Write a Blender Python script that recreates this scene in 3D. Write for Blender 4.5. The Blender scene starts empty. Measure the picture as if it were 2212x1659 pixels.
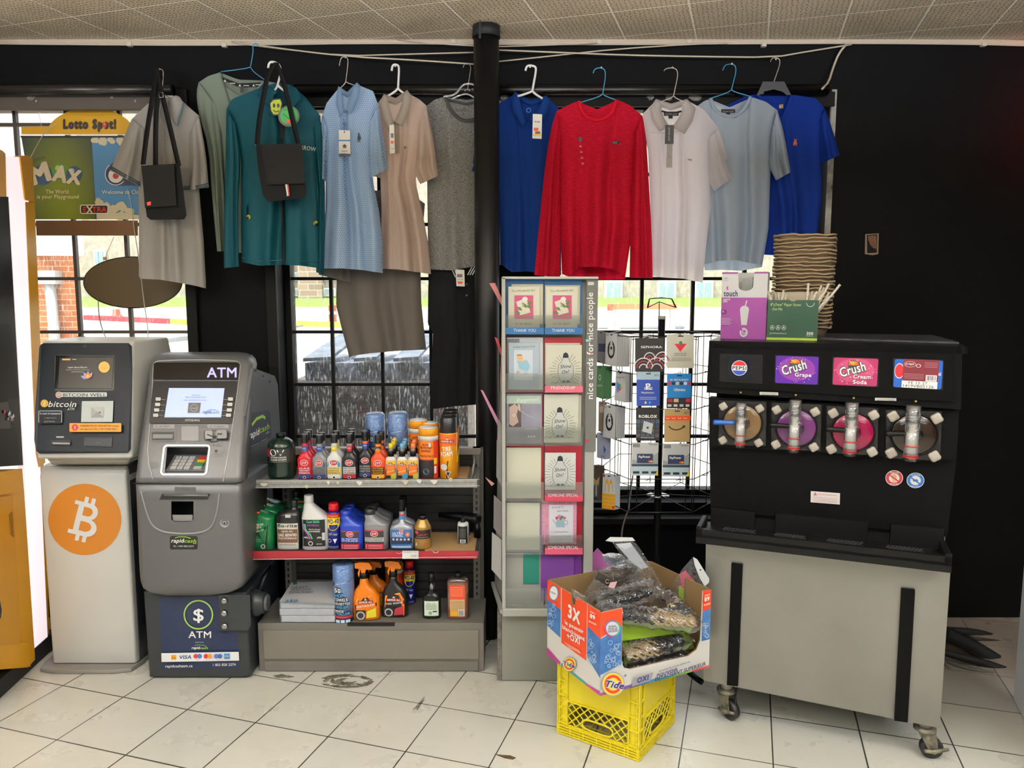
import bpy, bmesh, math, random
from mathutils import Vector, Matrix
R=math.radians
scn=bpy.context.scene
col=scn.collection
FPX, PITCH, EYE=1650.0, R(6.7), 1.58
cam_data=bpy.data.cameras.new('camera')
cam_data.sensor_fit='HORIZONTAL';cam_data.sensor_width=36.0
cam_data.lens=FPX/2212*36.0
cam_data.clip_start=0.05;cam_data.clip_end=300
cam=bpy.data.objects.new('camera', cam_data);col.objects.link(cam)
cam.location=(0, 0, EYE);cam.rotation_euler=(R(90)-PITCH, 0, 0)
scn.camera=cam
scn.view_settings.view_transform='Standard';scn.view_settings.look='None'
scn.view_settings.gamma=1.0;scn.view_settings.use_curve_mapping=False
scn.view_settings.exposure=0.0
scn.cycles.use_denoising=True
scn.cycles.max_bounces=8;scn.cycles.diffuse_bounces=4;scn.cycles.glossy_bounces=4
scn.cycles.transmission_bounces=6;scn.cycles.transparent_max_bounces=16
scn.cycles.caustics_reflective=False;scn.cycles.caustics_refractive=False
scn.cycles.sample_clamp_indirect=6
w=bpy.data.worlds.new('sky');scn.world=w;w.use_nodes=True
nt=w.node_tree;nt.nodes.clear()
wo=nt.nodes.new('ShaderNodeOutputWorld');bg=nt.nodes.new('ShaderNodeBackground')
sk=nt.nodes.new('ShaderNodeTexSky');sk.sky_type='HOSEK_WILKIE'
sk.sun_direction=Vector((-0.4,-0.2,0.89)).normalized();sk.turbidity=3.5;sk.ground_albedo=0.4
mixw=nt.nodes.new('ShaderNodeMixRGB');mixw.inputs[0].default_value=0.65
mixw.inputs[2].default_value=(0.92, 0.96, 1.0, 1)
nt.links.new(sk.outputs[0], mixw.inputs[1]);nt.links.new(mixw.outputs[0], bg.inputs[0])
bg.inputs[1].default_value=4.4
nt.links.new(bg.outputs[0], wo.inputs[0])
def lamp(name, kind, loc, energy, color=(1,1,1), rot=(0,0,0), **kw):
 l=bpy.data.lights.new(name, kind);l.energy=energy;l.color=color
 for k, v in kw.items():setattr(l, k, v)
 o=bpy.data.objects.new(name, l);col.objects.link(o);o.location=loc;o.rotation_euler=rot
 return o
sun=lamp('sun', 'SUN',(0,0,10), 7.5,(1.0,0.97,0.92), angle=R(0.6))
sun.rotation_euler=Vector((-0.4,-0.2,0.89)).to_track_quat('Z', 'Y').to_euler()
for i, (x, y)in enumerate([(-2.3,0.9),(0.0,0.9),(2.1,0.9),(-1.6,-1.2),(1.3,-1.2)]):
 lamp('ceiling_tube_light', 'AREA',(x,y,2.14), 21 if y>0 else 18,(0.88,1.0,1.2), shape='RECTANGLE', size=1.2, size_y=0.16)
 lamp('added_ceiling_uplight', 'AREA',(x,y,2.17), 165,(0.95,0.98,1.06),(R(180),0,0), shape='RECTANGLE', size=1.2, size_y=0.16)  # unseen upward lamp, added to brighten the ceiling tiles
lamp('red_neon_light', 'SPOT',(2.75,2.95,2.45), 18,(1.0,0.02,0.03),(R(90),0,R(8)), spot_size=R(95), spot_blend=1.0, shadow_soft_size=0.1)
def ray(px, py):
 x=(px-1106)/FPX;v=(829.5-py)/FPX
 return Vector((x,math.cos(PITCH)+v*math.sin(PITCH),-math.sin(PITCH)+v*math.cos(PITCH)))
EY=Vector((0,0,EYE))
def at(px, py, Y):
 d=ray(px, py);return EY+d*(Y/d.y)
def onz(px, py, z):
 d=ray(px, py);return EY+d*((z-EYE)/d.z)
def lin(c):
 if isinstance(c, str):
  c=c.lstrip('#');c=[int(c[i:i+2],16)/255 for i in(0,2,4)]
  return tuple(((v+0.055)/1.055)**2.4 if v>0.04045 else v/12.92 for v in c)
 return tuple(c)
MATS={}
def mat(name, c, rough=0.5, metal=0.0, spec=0.5, em=0.0, trans=0.0, alpha=1.0, bump=None, var=None, tl=0.0, coat=0.0, aniso=None):
 if name in MATS:return MATS[name]
 m=bpy.data.materials.new(name);m.use_nodes=True;MATS[name]=m
 nt=m.node_tree;b=nt.nodes['Principled BSDF'];out=nt.nodes['Material Output']
 c=lin(c)+(1, )
 b.inputs['Base Color'].default_value=c;b.inputs['Roughness'].default_value=rough
 b.inputs['Metallic'].default_value=metal;b.inputs['Specular IOR Level'].default_value=spec
 b.inputs['Transmission Weight'].default_value=trans;b.inputs['Alpha'].default_value=alpha
 b.inputs['Coat Weight'].default_value=coat
 if em:b.inputs['Emission Color'].default_value=c;b.inputs['Emission Strength'].default_value=em
 tc=nt.nodes.new('ShaderNodeTexCoord')
 if var:
  n=nt.nodes.new('ShaderNodeTexNoise');n.inputs['Scale'].default_value=var[0];n.inputs['Detail'].default_value=6
  rp=nt.nodes.new('ShaderNodeValToRGB');rp.color_ramp.elements[0].position=0.35;rp.color_ramp.elements[1].position=0.7
  c2=lin(var[1])+(1, )
  rp.color_ramp.elements[0].color=c;rp.color_ramp.elements[1].color=tuple(c[i]*(1-var[2])+c2[i]*var[2]for i in range(4))
  if len(var)>3:
   mp=nt.nodes.new('ShaderNodeMapping');mp.inputs['Scale'].default_value=var[3]
   nt.links.new(tc.outputs['Object'], mp.inputs[0]);nt.links.new(mp.outputs[0], n.inputs[0])
  else:nt.links.new(tc.outputs['Object'], n.inputs[0])
  nt.links.new(n.outputs[0], rp.inputs[0]);nt.links.new(rp.outputs[0], b.inputs['Base Color'])
 if bump:
  n=nt.nodes.new('ShaderNodeTexNoise');n.inputs['Scale'].default_value=bump[0];n.inputs['Detail'].default_value=4
  bp=nt.nodes.new('ShaderNodeBump');bp.inputs['Strength'].default_value=bump[1];bp.inputs['Distance'].default_value=bump[2]if len(bump)>2 else 0.002
  nt.links.new(tc.outputs['Object'], n.inputs[0]);nt.links.new(n.outputs[0], bp.inputs['Height']);nt.links.new(bp.outputs[0], b.inputs['Normal'])
 if tl:
  t=nt.nodes.new('ShaderNodeBsdfTranslucent');t.inputs[0].default_value=c
  for l in[l for l in nt.links if l.to_socket==b.inputs['Base Color']]:nt.links.new(l.from_socket, t.inputs[0])
  mx=nt.nodes.new('ShaderNodeMixShader');mx.inputs[0].default_value=tl
  nt.links.new(b.outputs[0], mx.inputs[1]);nt.links.new(t.outputs[0], mx.inputs[2]);nt.links.new(mx.outputs[0], out.inputs[0])
 return m
def C(h, rough=0.45):return mat('ink_'+h.strip('#')+('' if rough==0.45 else '_%d'%(rough*100)), h, rough)
def clear(name, tint, op=0.1, rough=0.05, gl=0.12, bump=None):
 """thin clear sheet: mostly passes light, some gloss, a little haze"""
 if name in MATS:return MATS[name]
 m=bpy.data.materials.new(name);m.use_nodes=True;MATS[name]=m
 nt=m.node_tree;nt.nodes.clear();o=nt.nodes.new('ShaderNodeOutputMaterial')
 tr=nt.nodes.new('ShaderNodeBsdfTransparent');tr.inputs[0].default_value=lin(tint)+(1, )
 g=nt.nodes.new('ShaderNodeBsdfGlossy');g.inputs['Roughness'].default_value=rough
 d=nt.nodes.new('ShaderNodeBsdfDiffuse');d.inputs[0].default_value=(0.8, 0.8, 0.8, 1)
 m1=nt.nodes.new('ShaderNodeMixShader');m1.inputs[0].default_value=op
 m2=nt.nodes.new('ShaderNodeMixShader')
 lw=nt.nodes.new('ShaderNodeLayerWeight');lw.inputs[0].default_value=0.3
 ma=nt.nodes.new('ShaderNodeMath');ma.operation='MULTIPLY_ADD';ma.inputs[1].default_value=0.6;ma.inputs[2].default_value=gl;ma.use_clamp=True
 nt.links.new(lw.outputs['Facing'], ma.inputs[0]);nt.links.new(ma.outputs[0], m2.inputs[0])
 nt.links.new(tr.outputs[0], m1.inputs[1]);nt.links.new(d.outputs[0], m1.inputs[2])
 nt.links.new(m1.outputs[0], m2.inputs[1]);nt.links.new(g.outputs[0], m2.inputs[2]);nt.links.new(m2.outputs[0], o.inputs[0])
 if bump:
  tc=nt.nodes.new('ShaderNodeTexCoord');n=nt.nodes.new('ShaderNodeTexNoise');n.inputs['Scale'].default_value=bump[0]
  bp=nt.nodes.new('ShaderNodeBump');bp.inputs['Strength'].default_value=bump[1];bp.inputs['Distance'].default_value=0.01
  nt.links.new(tc.outputs['Object'], n.inputs[0]);nt.links.new(n.outputs[0], bp.inputs['Height']);nt.links.new(bp.outputs[0], g.inputs['Normal'])
 return m
TX={}
def textmesh(s, bold=0.0, italic=0.0):
 k=(s, bold, italic)
 if k in TX:return TX[k]
 cu=bpy.data.curves.new('t', 'FONT');cu.body=s;cu.shear=italic;cu.resolution_u=2;cu.space_character=1.0+bold*2
 ob=bpy.data.objects.new('t', cu)
 me=bpy.data.meshes.new_from_object(ob)
 vs=[(v.co.x,v.co.y)for v in me.vertices];fs=[tuple(p.vertices)for p in me.polygons]
 bpy.data.objects.remove(ob);bpy.data.curves.remove(cu);bpy.data.meshes.remove(me)
 if bold and vs:
  n=len(vs);k=bold*.65;v0=vs;f0=fs;vs=[];fs=[];nd=4 if bold<.08 else 12
  for q, (dx, dy)in enumerate([(k*1.1*math.cos(6.2832*(i+.5)/nd),k*1.1*math.sin(6.2832*(i+.5)/nd))for i in range(nd)]):vs+=[(x+dx,y+dy,q)for x, y in v0];fs+=[tuple(i+q*n for i in f)for f in f0]
 if not vs:vs=[(0,0),(1,0),(0,1)]
 x0=min(v[0]for v in vs);x1=max(v[0]for v in vs);y0=min(v[1]for v in vs);y1=max(v[1]for v in vs)
 TX[k]=(vs, fs, x0, x1, y0, y1);return TX[k]
class MB:
 def __init__(s):s.v=[];s.f=[];s.m=[];s.mats=[];s.sm=[]
 def mi(s, m):
  if m not in s.mats:s.mats.append(m)
  return s.mats.index(m)
 def add(s, vs, fs, m, smooth=False):
  b=len(s.v);k=s.mi(m);s.v+=[Vector(v)for v in vs]
  for f in fs:s.f.append([b+i for i in f]);s.m.append(k);s.sm.append(smooth)
  return s
 def box(s, x0, x1, y0, y1, z0, z1, m, mtx=None):
  vs=[Vector((x,y,z))for z in(z0,z1)for y in(y0,y1)for x in(x0,x1)]
  if mtx:vs=[mtx@v for v in vs]
  return s.add(vs,[(0,2,3,1),(4,5,7,6),(0,1,5,4),(2,6,7,3),(0,4,6,2),(1,3,7,5)], m)
 def loop(s, rings, m, smooth=True, cap=True, close=True):
  n=len(rings[0]);vs=[p for r in rings for p in r];fs=[]
  for i in range(len(rings)-1):
   for j in range(n if close else n-1):
    k=(j+1)%n;fs.append((i*n+j,i*n+k,(i+1)*n+k,(i+1)*n+j))
  s.add(vs, fs, m, smooth)
  if cap:
   b=len(s.v)-len(vs);k=s.mi(m)
   s.f.append([b+j for j in range(n)][::-1]);s.m.append(k);s.sm.append(False)
   s.f.append([b+(len(rings)-1)*n+j for j in range(n)]);s.m.append(k);s.sm.append(False)
  return s
 def tube(s, pts, r, m, n=8, cap=True):
  pts=[Vector(p)for p in pts];rings=[];up=None
  for i, p in enumerate(pts):
   d=(pts[min(i+1,len(pts)-1)]-pts[max(i-1,0)]).normalized()
   if up is None:
    a=Vector((0,0,1))if abs(d.z)<0.9 else Vector((1,0,0));up=d.cross(a).normalized()
   up=(up-d*up.dot(d)).normalized();w_=d.cross(up)
   rr=r[i]if isinstance(r,(list,tuple))else r
   rings.append([p+(up*math.cos(2*math.pi*j/n)+w_*math.sin(2*math.pi*j/n))*rr for j in range(n)])
  return s.loop(rings, m, True, cap)
 def lathe(s, prof, m, c=(0,0,0), n=24, mtx=None, cap=True):
  c=Vector(c);rings=[[c+Vector((r*math.cos(2*math.pi*j/n),r*math.sin(2*math.pi*j/n),z))for j in range(n)]for r, z in prof]
  if mtx:rings=[[mtx@p for p in q]for q in rings]
  return s.loop(rings, m, True, cap)
 def loft(s, secs, m, n=28, cap=True, mtx=None, smooth=True):
  rings=[]
  for(z, cx, cy, hx, hy, e)in secs:
   q=[]
   for j in range(n):
    a=2*math.pi*(j+0.5)/n;c_, s_=math.cos(a), math.sin(a)
    k=(abs(c_)**e+abs(s_)**e)**(-1/e)
    q.append(Vector((cx+hx*k*c_,cy+hy*k*s_,z)))
   rings.append([mtx@p for p in q]if mtx else q)
  return s.loop(rings, m, smooth, cap)
 def grid(s, fn, nu, nv, m, smooth=True):
  vs=[fn(i/nu,j/nv)for j in range(nv+1)for i in range(nu+1)]
  fs=[(j*(nu+1)+i,j*(nu+1)+i+1,(j+1)*(nu+1)+i+1,(j+1)*(nu+1)+i)for j in range(nv)for i in range(nu)]
  return s.add(vs, fs, m, smooth)
 def prism(s, a, b, m, side=None):
  """closed slab between two same-length outlines"""
  n=len(a);s.add(a,[tuple(range(n))], m);s.add(b,[tuple(range(n))[::-1]], m)
  return s.add(list(a)+list(b),[(j,j+n,(j+1)%n+n,(j+1)%n)for j in range(n)], side or m)
 def sphere(s, c, r, m, n=12, sc=(1,1,1)):
  c=Vector(c);rings=[]
  for i in range(1, n):
   t=math.pi*i/n
   rings.append([c+Vector((r*sc[0]*math.sin(t)*math.cos(2*math.pi*j/(2*n)),r*sc[1]*math.sin(t)*math.sin(2*math.pi*j/(2*n)),-r*sc[2]*math.cos(t)))for j in range(2*n)])
  return s.loop(rings, m, True)
 def build(s, name, parent=None, bev=0, local=False, bseg=2, solid=0, sub=0, fix=False):
  me=bpy.data.meshes.new(name)
  vs=s.v
  if parent is not None and not local:
   inv=wm(parent).inverted();vs=[inv@v for v in vs]
  me.from_pydata([tuple(v)for v in vs],[], s.f)
  for m in s.mats:me.materials.append(m)
  me.polygons.foreach_set('material_index', s.m);me.polygons.foreach_set('use_smooth', s.sm)
  me.update()
  if fix:
   bm=bmesh.new();bm.from_mesh(me);bmesh.ops.recalc_face_normals(bm, faces=bm.faces);bm.to_mesh(me);bm.free()
  o=bpy.data.objects.new(name, me);col.objects.link(o)
  if parent is not None:o.parent=parent
  if sub:md=o.modifiers.new('s', 'SUBSURF');md.levels=md.render_levels=sub
  if solid:md=o.modifiers.new('t', 'SOLIDIFY');md.thickness=solid;md.offset=0
  if bev:
   md=o.modifiers.new('b', 'BEVEL');md.width=bev;md.segments=bseg;md.limit_method='ANGLE';md.angle_limit=R(40)
  return o
def wm(o):
 m=o.matrix_basis.copy()
 while o.parent:o=o.parent;m=o.matrix_basis@m
 return m
def thing(name, label, cat, loc=(0,0,0), rz=0.0, group=None, rot=None):
 o=bpy.data.objects.new(name, None);o.empty_display_size=0.05;col.objects.link(o)
 o.location=loc;o.rotation_euler=rot or(0, 0, rz)
 o['label']=label;o['category']=cat
 if group:o['group']=group
 return o
def tag(o, label, cat, group=None):
 o['label']=label;o['category']=cat
 if group:o['group']=group
 return o
def struct(o):o['kind']='structure';return o
def dup(root, loc=None, rz=None, label=None, group=None):
 def cp(o, par):
  c=o.copy();col.objects.link(c);c.parent=par
  for ch in list(o.children):cp(ch, c)
  return c
 r=cp(root, root.parent)
 if loc is not None:r.location=loc
 if rz is not None:r.rotation_euler=(0, 0, rz)
 if label:r['label']=label
 if group:r['group']=group
 return r
def cut(o, *cutters):
 """real recess: boolean, baked into the mesh"""
 tmp=[]
 for mb in cutters:
  c=mb.build('cutter', None, fix=True);tmp.append(c)
  c.matrix_basis=wm(o).inverted().inverted()if False else Matrix.Identity(4)
  md=o.modifiers.new('c', 'BOOLEAN');md.object=c;md.operation='DIFFERENCE';md.solver='EXACT';md.material_mode='TRANSFER'
 mods=[m for m in o.modifiers if m.type=='BOOLEAN'];rest=[m for m in o.modifiers if m.type!='BOOLEAN']
 for m in rest:m.show_viewport=False
 bpy.context.view_layer.update()
 dg=bpy.context.evaluated_depsgraph_get()
 me=bpy.data.meshes.new_from_object(o.evaluated_get(dg))
 for m in mods:o.modifiers.remove(m)
 for m in rest:m.show_viewport=True
 o.data=me
 for c in tmp:bpy.data.objects.remove(c)
 return o
class PF:
 """plane through O with right U and up V; the printed side faces U x V"""
 def __init__(s, O, U, V=(0,0,1)):
  s.O=Vector(O);s.U=Vector(U).normalized();V=Vector(V);s.V=(V-s.U*V.dot(s.U)).normalized();s.N=s.U.cross(s.V)
 def P(s, u, v, off=0.0):return s.O+s.U*u+s.V*v+s.N*off
 def uv(s, px, py):
  d=ray(px, py);t=(s.O-EY).dot(s.N)/d.dot(s.N);q=EY+d*t-s.O
  return q.dot(s.U), q.dot(s.V)
 def at(s, px, py, off=0.0):return s.P(*s.uv(px,py), off)
class Pr:
 """prints flat artwork in layers on a surface; coordinates go through conv to (u,v) and then through the surface map"""
 def __init__(s, mb, pf=None, mapf=None, conv=None, base=0.0008, step=0.00035, seg=1):
  s.mb=mb;s.map=mapf or pf.P;s.conv=conv or(lambda x, y:(x,y));s.o=base;s.step=step;s.seg=seg
 def _p(s, uvs, m, faces=None):
  s.mb.add([s.map(u,v,s.o)for u,v in uvs], faces or[tuple(range(len(uvs)))], m);s.o+=s.step;return s
 def poly(s, pts, m):return s._p([s.conv(*p)for p in pts], m)
 def rect(s, x0, y0, x1, y1, m):
  n=s.seg;c=[s.conv(x0,y0), s.conv(x1,y0), s.conv(x1,y1), s.conv(x0,y1)]
  if n==1:return s._p(c, m)
  L=lambda a, b, t:(a[0]+(b[0]-a[0])*t, a[1]+(b[1]-a[1])*t)
  vs=[L(c[0],c[1],i/n)for i in range(n+1)]+[L(c[3],c[2],i/n)for i in range(n+1)]
  return s._p(vs, m,[(i,i+1,n+2+i,n+1+i)for i in range(n)])
 def rrect(s, x0, y0, x1, y1, r, m, k=4):
  pts=[]
  for cx, cy, a0 in((x1-r,y1-r,0),(x0+r,y1-r,90),(x0+r,y0+r,180),(x1-r,y0+r,270)):
   for i in range(k+1):
    a=R(a0+90*i/k);pts.append((cx+r*math.cos(a),cy+r*math.sin(a)))
  return s.poly(pts, m)
 def disc(s, cx, cy, r, m, ry=None, n=28, a0=0, a1=360):
  ry=ry or r
  pts=[(cx+r*math.cos(R(a0+(a1-a0)*i/n)),cy+ry*math.sin(R(a0+(a1-a0)*i/n)))for i in range(n if a1-a0>=360 else n+1)]
  return s.poly(pts, m)
 def ring(s, cx, cy, r, w_, m, ry=None, n=32, a0=0, a1=360):
  ry=ry or r;full=a1-a0>=360;vs=[]
  for i in range(n if full else n+1):
   a=R(a0+(a1-a0)*i/n)
   vs+=[s.conv(cx+r*math.cos(a),cy+ry*math.sin(a)), s.conv(cx+(r-w_)*math.cos(a),cy+(ry-w_*ry/r)*math.sin(a))]
  k=len(vs)//2
  return s._p(vs, m,[(2*i,2*i+1,(2*i+3)%(2*k),(2*i+2)%(2*k))for i in range(k if full else k-1)])
 def line(s, pts, w_, m):
  q=[Vector(s.conv(*p))for p in pts];e=(Vector(s.conv(pts[0][0]+w_,pts[0][1]))-q[0]).length/2
  vs=[];fs=[]
  for i in range(len(q)):
   d=(q[min(i+1,len(q)-1)]-q[max(i-1,0)]);d=d.normalized()if d.length else Vector((1,0));nn=Vector((-d.y,d.x))*e
   vs+=[tuple(q[i]+nn), tuple(q[i]-nn)]
   if i:fs.append((2*i-2,2*i-1,2*i+1,2*i))
  return s._p(vs, m, fs)
 def text(s, t, x0, y0, x1, y1, m, h=None, bold=0.0, it=0.0):
  """baseline from (x0,y0) to (x1,y1); h = height of the letters in the same units"""
  vs, fs, a0, a1, b0, b1=textmesh(t, bold, it)
  A=Vector(s.conv(x0,y0));B=Vector(s.conv(x1,y1));d=B-A;sx=d.length/(a1-a0);d.normalize();nn=Vector((-d.y,d.x))
  sy=sx
  if h:
   e=(Vector(s.conv(x0,y0+h))-A).length;sy=e/0.73
  s.mb.add([s.map(*(A+d*((q[0]-a0)*sx)+nn*(q[1]*sy)),s.o+(q[2]*2.5e-5 if len(q)>2 else 0))for q in vs], fs, m);s.o+=s.step+(0 if not bold else 1e-4 if bold<.08 else 3e-4);return s
def bars(p, x0, y0, x1, y1, n, m, seed=1, frac=0.6):
 """barcode strokes"""
 rnd=random.Random(seed);x=x0;dx=(x1-x0)/n
 for i in range(n):
  p.rect(x, y0, x+dx*frac*rnd.uniform(.4,1.3), y1, m);p.o-=p.step;x+=dx
 p.o+=p.step
black_wall=mat('black_wall_paint', '#070708', 0.6, spec=.1, bump=(60,.25), var=(1.2,'#0c0c0e',.6))
chrome=mat('chrome', '#b5b5b5', 0.25, 1.0);steel=mat('brushed_steel', '#9c9a94', 0.42, 0.85, var=(3,'#aaa69c',.6), bump=(200,.05))
blackp=mat('black_plastic', '#080809', 0.4, spec=.22);blackm=mat('black_matte', '#0c0c0d', 0.7)
white=mat('white_plastic', '#d8d8d4', 0.4);wirew=mat('white_wire', '#cfccc2', 0.5)
greym=mat('grey_shelf_metal', '#6e6c66', 0.5, 0.2, var=(2,'#64625c',.8))
red=C('#c8202a');ink=C('#101014');wht=C('#f0f0ec');blu=C('#1c4fa0');orng=C('#ee7a18');yel=C('#f4cf20');grn=C('#3f9a3c')
# ================================================================== room shell
WY, GY=3.60, 3.74
CZ=2.715
def floor_mat():
 m=bpy.data.materials.new('vinyl_floor_tiles');m.use_nodes=True;nt=m.node_tree;b=nt.nodes['Principled BSDF']
 tc=nt.nodes.new('ShaderNodeTexCoord');mp=nt.nodes.new('ShaderNodeMapping')
 T=0.3048;yaw=R(-17.25)
 ox, oy=-5.99*0.3048, 9.65*0.3048
 mp.vector_type='TEXTURE';mp.inputs['Location'].default_value=(ox, oy, 0);mp.inputs['Rotation'].default_value=(0, 0, yaw);mp.inputs['Scale'].default_value=(T, T, T)
 nt.links.new(tc.outputs['Object'], mp.inputs[0])
 sx=nt.nodes.new('ShaderNodeSeparateXYZ');nt.links.new(mp.outputs[0], sx.inputs[0])
 def edge(sock):
  f=nt.nodes.new('ShaderNodeMath');f.operation='PINGPONG';f.inputs[1].default_value=0.5;nt.links.new(sock, f.inputs[0]);return f.outputs[0]
 mn=nt.nodes.new('ShaderNodeMath');mn.operation='MINIMUM';nt.links.new(edge(sx.outputs[0]), mn.inputs[0]);nt.links.new(edge(sx.outputs[1]), mn.inputs[1])
 nz0=nt.nodes.new('ShaderNodeTexNoise');nz0.inputs['Scale'].default_value=1.1;nt.links.new(tc.outputs['Object'], nz0.inputs[0])
 wd=nt.nodes.new('ShaderNodeMath');wd.operation='MULTIPLY';wd.inputs[1].default_value=0.0155;nt.links.new(nz0.outputs[0], wd.inputs[0])
 ls=nt.nodes.new('ShaderNodeMath');ls.operation='LESS_THAN';nt.links.new(mn.outputs[0], ls.inputs[0]);nt.links.new(wd.outputs[0], ls.inputs[1])
 fl=nt.nodes.new('ShaderNodeVectorMath');fl.operation='FLOOR';nt.links.new(mp.outputs[0], fl.inputs[0])
 wn=nt.nodes.new('ShaderNodeTexWhiteNoise');wn.noise_dimensions='2D';nt.links.new(fl.outputs[0], wn.inputs['Vector'])
 def noise(scale, det, sc=(1,1,1), rot=0, rough=.6):
  mm=nt.nodes.new('ShaderNodeMapping');mm.inputs['Scale'].default_value=sc;mm.inputs['Rotation'].default_value=(0, 0, rot);nt.links.new(tc.outputs['Object'], mm.inputs[0])
  n=nt.nodes.new('ShaderNodeTexNoise');n.inputs['Scale'].default_value=scale;n.inputs['Detail'].default_value=det;n.inputs['Roughness'].default_value=rough
  nt.links.new(mm.outputs[0], n.inputs[0]);return n.outputs[0]
 def ramp(sock, p0, p1, c0=(0,0,0,1), c1=(1,1,1,1)):
  r=nt.nodes.new('ShaderNodeValToRGB');r.color_ramp.elements[0].position=p0;r.color_ramp.elements[1].position=p1
  r.color_ramp.elements[0].color=c0;r.color_ramp.elements[1].color=c1;nt.links.new(sock, r.inputs[0]);return r.outputs[0]
 def mix(f, a, b_, ty='MIX', k=1.0):
  x=nt.nodes.new('ShaderNodeMixRGB');x.blend_type=ty
  if f is None:x.inputs[0].default_value=k
  else:
   mu=nt.nodes.new('ShaderNodeMath');mu.operation='MULTIPLY';mu.inputs[1].default_value=k;nt.links.new(f, mu.inputs[0]);nt.links.new(mu.outputs[0], x.inputs[0])
  for i, q in((1,a),(2,b_)):
   if isinstance(q, tuple):x.inputs[i].default_value=q
   else:nt.links.new(q, x.inputs[i])
  return x.outputs[0]
 A=lin('#d2d0c2')+(1, );B=lin('#c4c5bc')+(1, )
 c=mix(wn.outputs[0], A, B, k=.7)
 c=mix(ramp(noise(2.2,5),.4,.7), c, lin('#a9a896')+(1, ), k=.25)
 c=mix(ramp(noise(9,8,(1,3.5,1),R(35),.75),.60,.67), c, lin('#77756a')+(1, ), k=.16)
 c=mix(ramp(noise(55,4,(1,5,1),R(-40),.7),.68,.72), c, lin('#4a4844')+(1, ), k=.55)
 c=mix(ramp(noise(70,3),.74,.77), c, lin('#3a3834')+(1, ), k=.7)
 mm=nt.nodes.new('ShaderNodeMapping');mm.inputs['Location'].default_value=(-2.15, -3.35, 0);nt.links.new(tc.outputs['Object'], mm.inputs[0])
 mm.vector_type='POINT';gl=nt.nodes.new('ShaderNodeVectorMath');gl.operation='LENGTH';nt.links.new(mm.outputs[0], gl.inputs[0])
 c=mix(ramp(gl.outputs['Value'],.25,.95,(1,1,1,1),(0,0,0,1)), c, lin('#5d4438')+(1, ), k=.7)
 c=mix(ls.outputs[0], c, lin('#33312c')+(1, ))
 nt.links.new(c, b.inputs['Base Color'])
 nt.links.new(ramp(noise(6,6),.3,.8,(.22,.22,.22,1),(.5,.5,.5,1)), b.inputs['Roughness'])
 b.inputs['Specular IOR Level'].default_value=0.45
 return m
mb=MB();mb.box(-3.6, 3.6, -3.2, WY+.02, -.05, 0, floor_mat());struct(mb.build('floor'))
def patch_px(name, label, pts, m, cat='stain', thick=.0008):
 vs=[onz(x,y,0.0005)for x, y in pts];c=sum(vs, Vector())/len(vs);t=MB()
 t.prism([v+Vector((0,0,thick))for v in vs], vs, m);o=t.build(name);tag(o, label, cat);return o
tar=mat('dried_tar', '#211d19', .8, var=(30,'#8a8676',.9))
def blob(cx, cy, rx, ry, seed, n=26, j=.35):
 rnd=random.Random(seed);return[(cx+rx*(1+rnd.uniform(-j,j))*math.cos(2*math.pi*i/n),cy+ry*(1+rnd.uniform(-j,j))*math.sin(2*math.pi*i/n))for i in range(n)]
def smear(name, label, cx, cy, rx, ry, seed, holes):
 """dried spill whose middle is worn through: an uneven ring of streaks"""
 rnd=random.Random(seed);t=MB();n=44
 for(k0, k1, s0, s1)in holes:
  vs=[]
  for i in range(n+1):
   a=2*math.pi*(s0+(s1-s0)*i/n);e=1-abs(2*i/n-1)**4
   ro=k1*(1+rnd.uniform(-.05,.05));ri=ro-(ro-k0)*e*rnd.uniform(.5, 1.0)
   vs.append((onz(cx+rx*ro*math.cos(a),cy+ry*ro*math.sin(a),.0006),onz(cx+rx*ri*math.cos(a),cy+ry*ri*math.sin(a),.0006)))
  t.add([p for q in vs for p in q],[(2*i,2*i+1,2*i+3,2*i+2)for i in range(n)], tar)
 o=t.build(name);tag(o, label, 'stain')
smear('floor_stain', 'ragged black smear on the floor tiles just in front of the grey shelf base', 748, 1471, 58, 15, 3,[(.55,1,-.05,.45),(.25,.6,.1,.6),(.5,.85,.45,.9),(.05,.4,0,.8),(.7,1.0,.55,.8),(.6,.95,.85,.97)])
patch_px('floor_stain', 'small black smear on the tiles beside the left corner of the shelf base', blob(612,1461,20,3.6,5), tar)
patch_px('floor_stain', 'small brown dried spot on the tiles left of the yellow crate',[(1068,1629),(1085,1631),(1102,1632),(1115,1637),(1108,1641),(1090,1638),(1080,1634)], mat('brown_spot','#4a3a26',.8))
tt=MB();rnd=random.Random(4)
for i in range(9):
 x0=893+rnd.uniform(-3, 10);y0=1534-rnd.uniform(0, 4);x1=918+rnd.uniform(-6, 3);y1=1503+rnd.uniform(0, 10)
 a, b=onz(x0, y0, .0008), onz(x1, y1, .0008);nrm=Vector((.0012,.0006,0));tt.add([a-nrm,a+nrm,b+nrm*.3,b-nrm*.3],[(0,1,2,3)], tar)
o=tt.build('scuff_mark');tag(o, 'fan of thin black scuff lines on the tiles before the card rack', 'stain')
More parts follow.
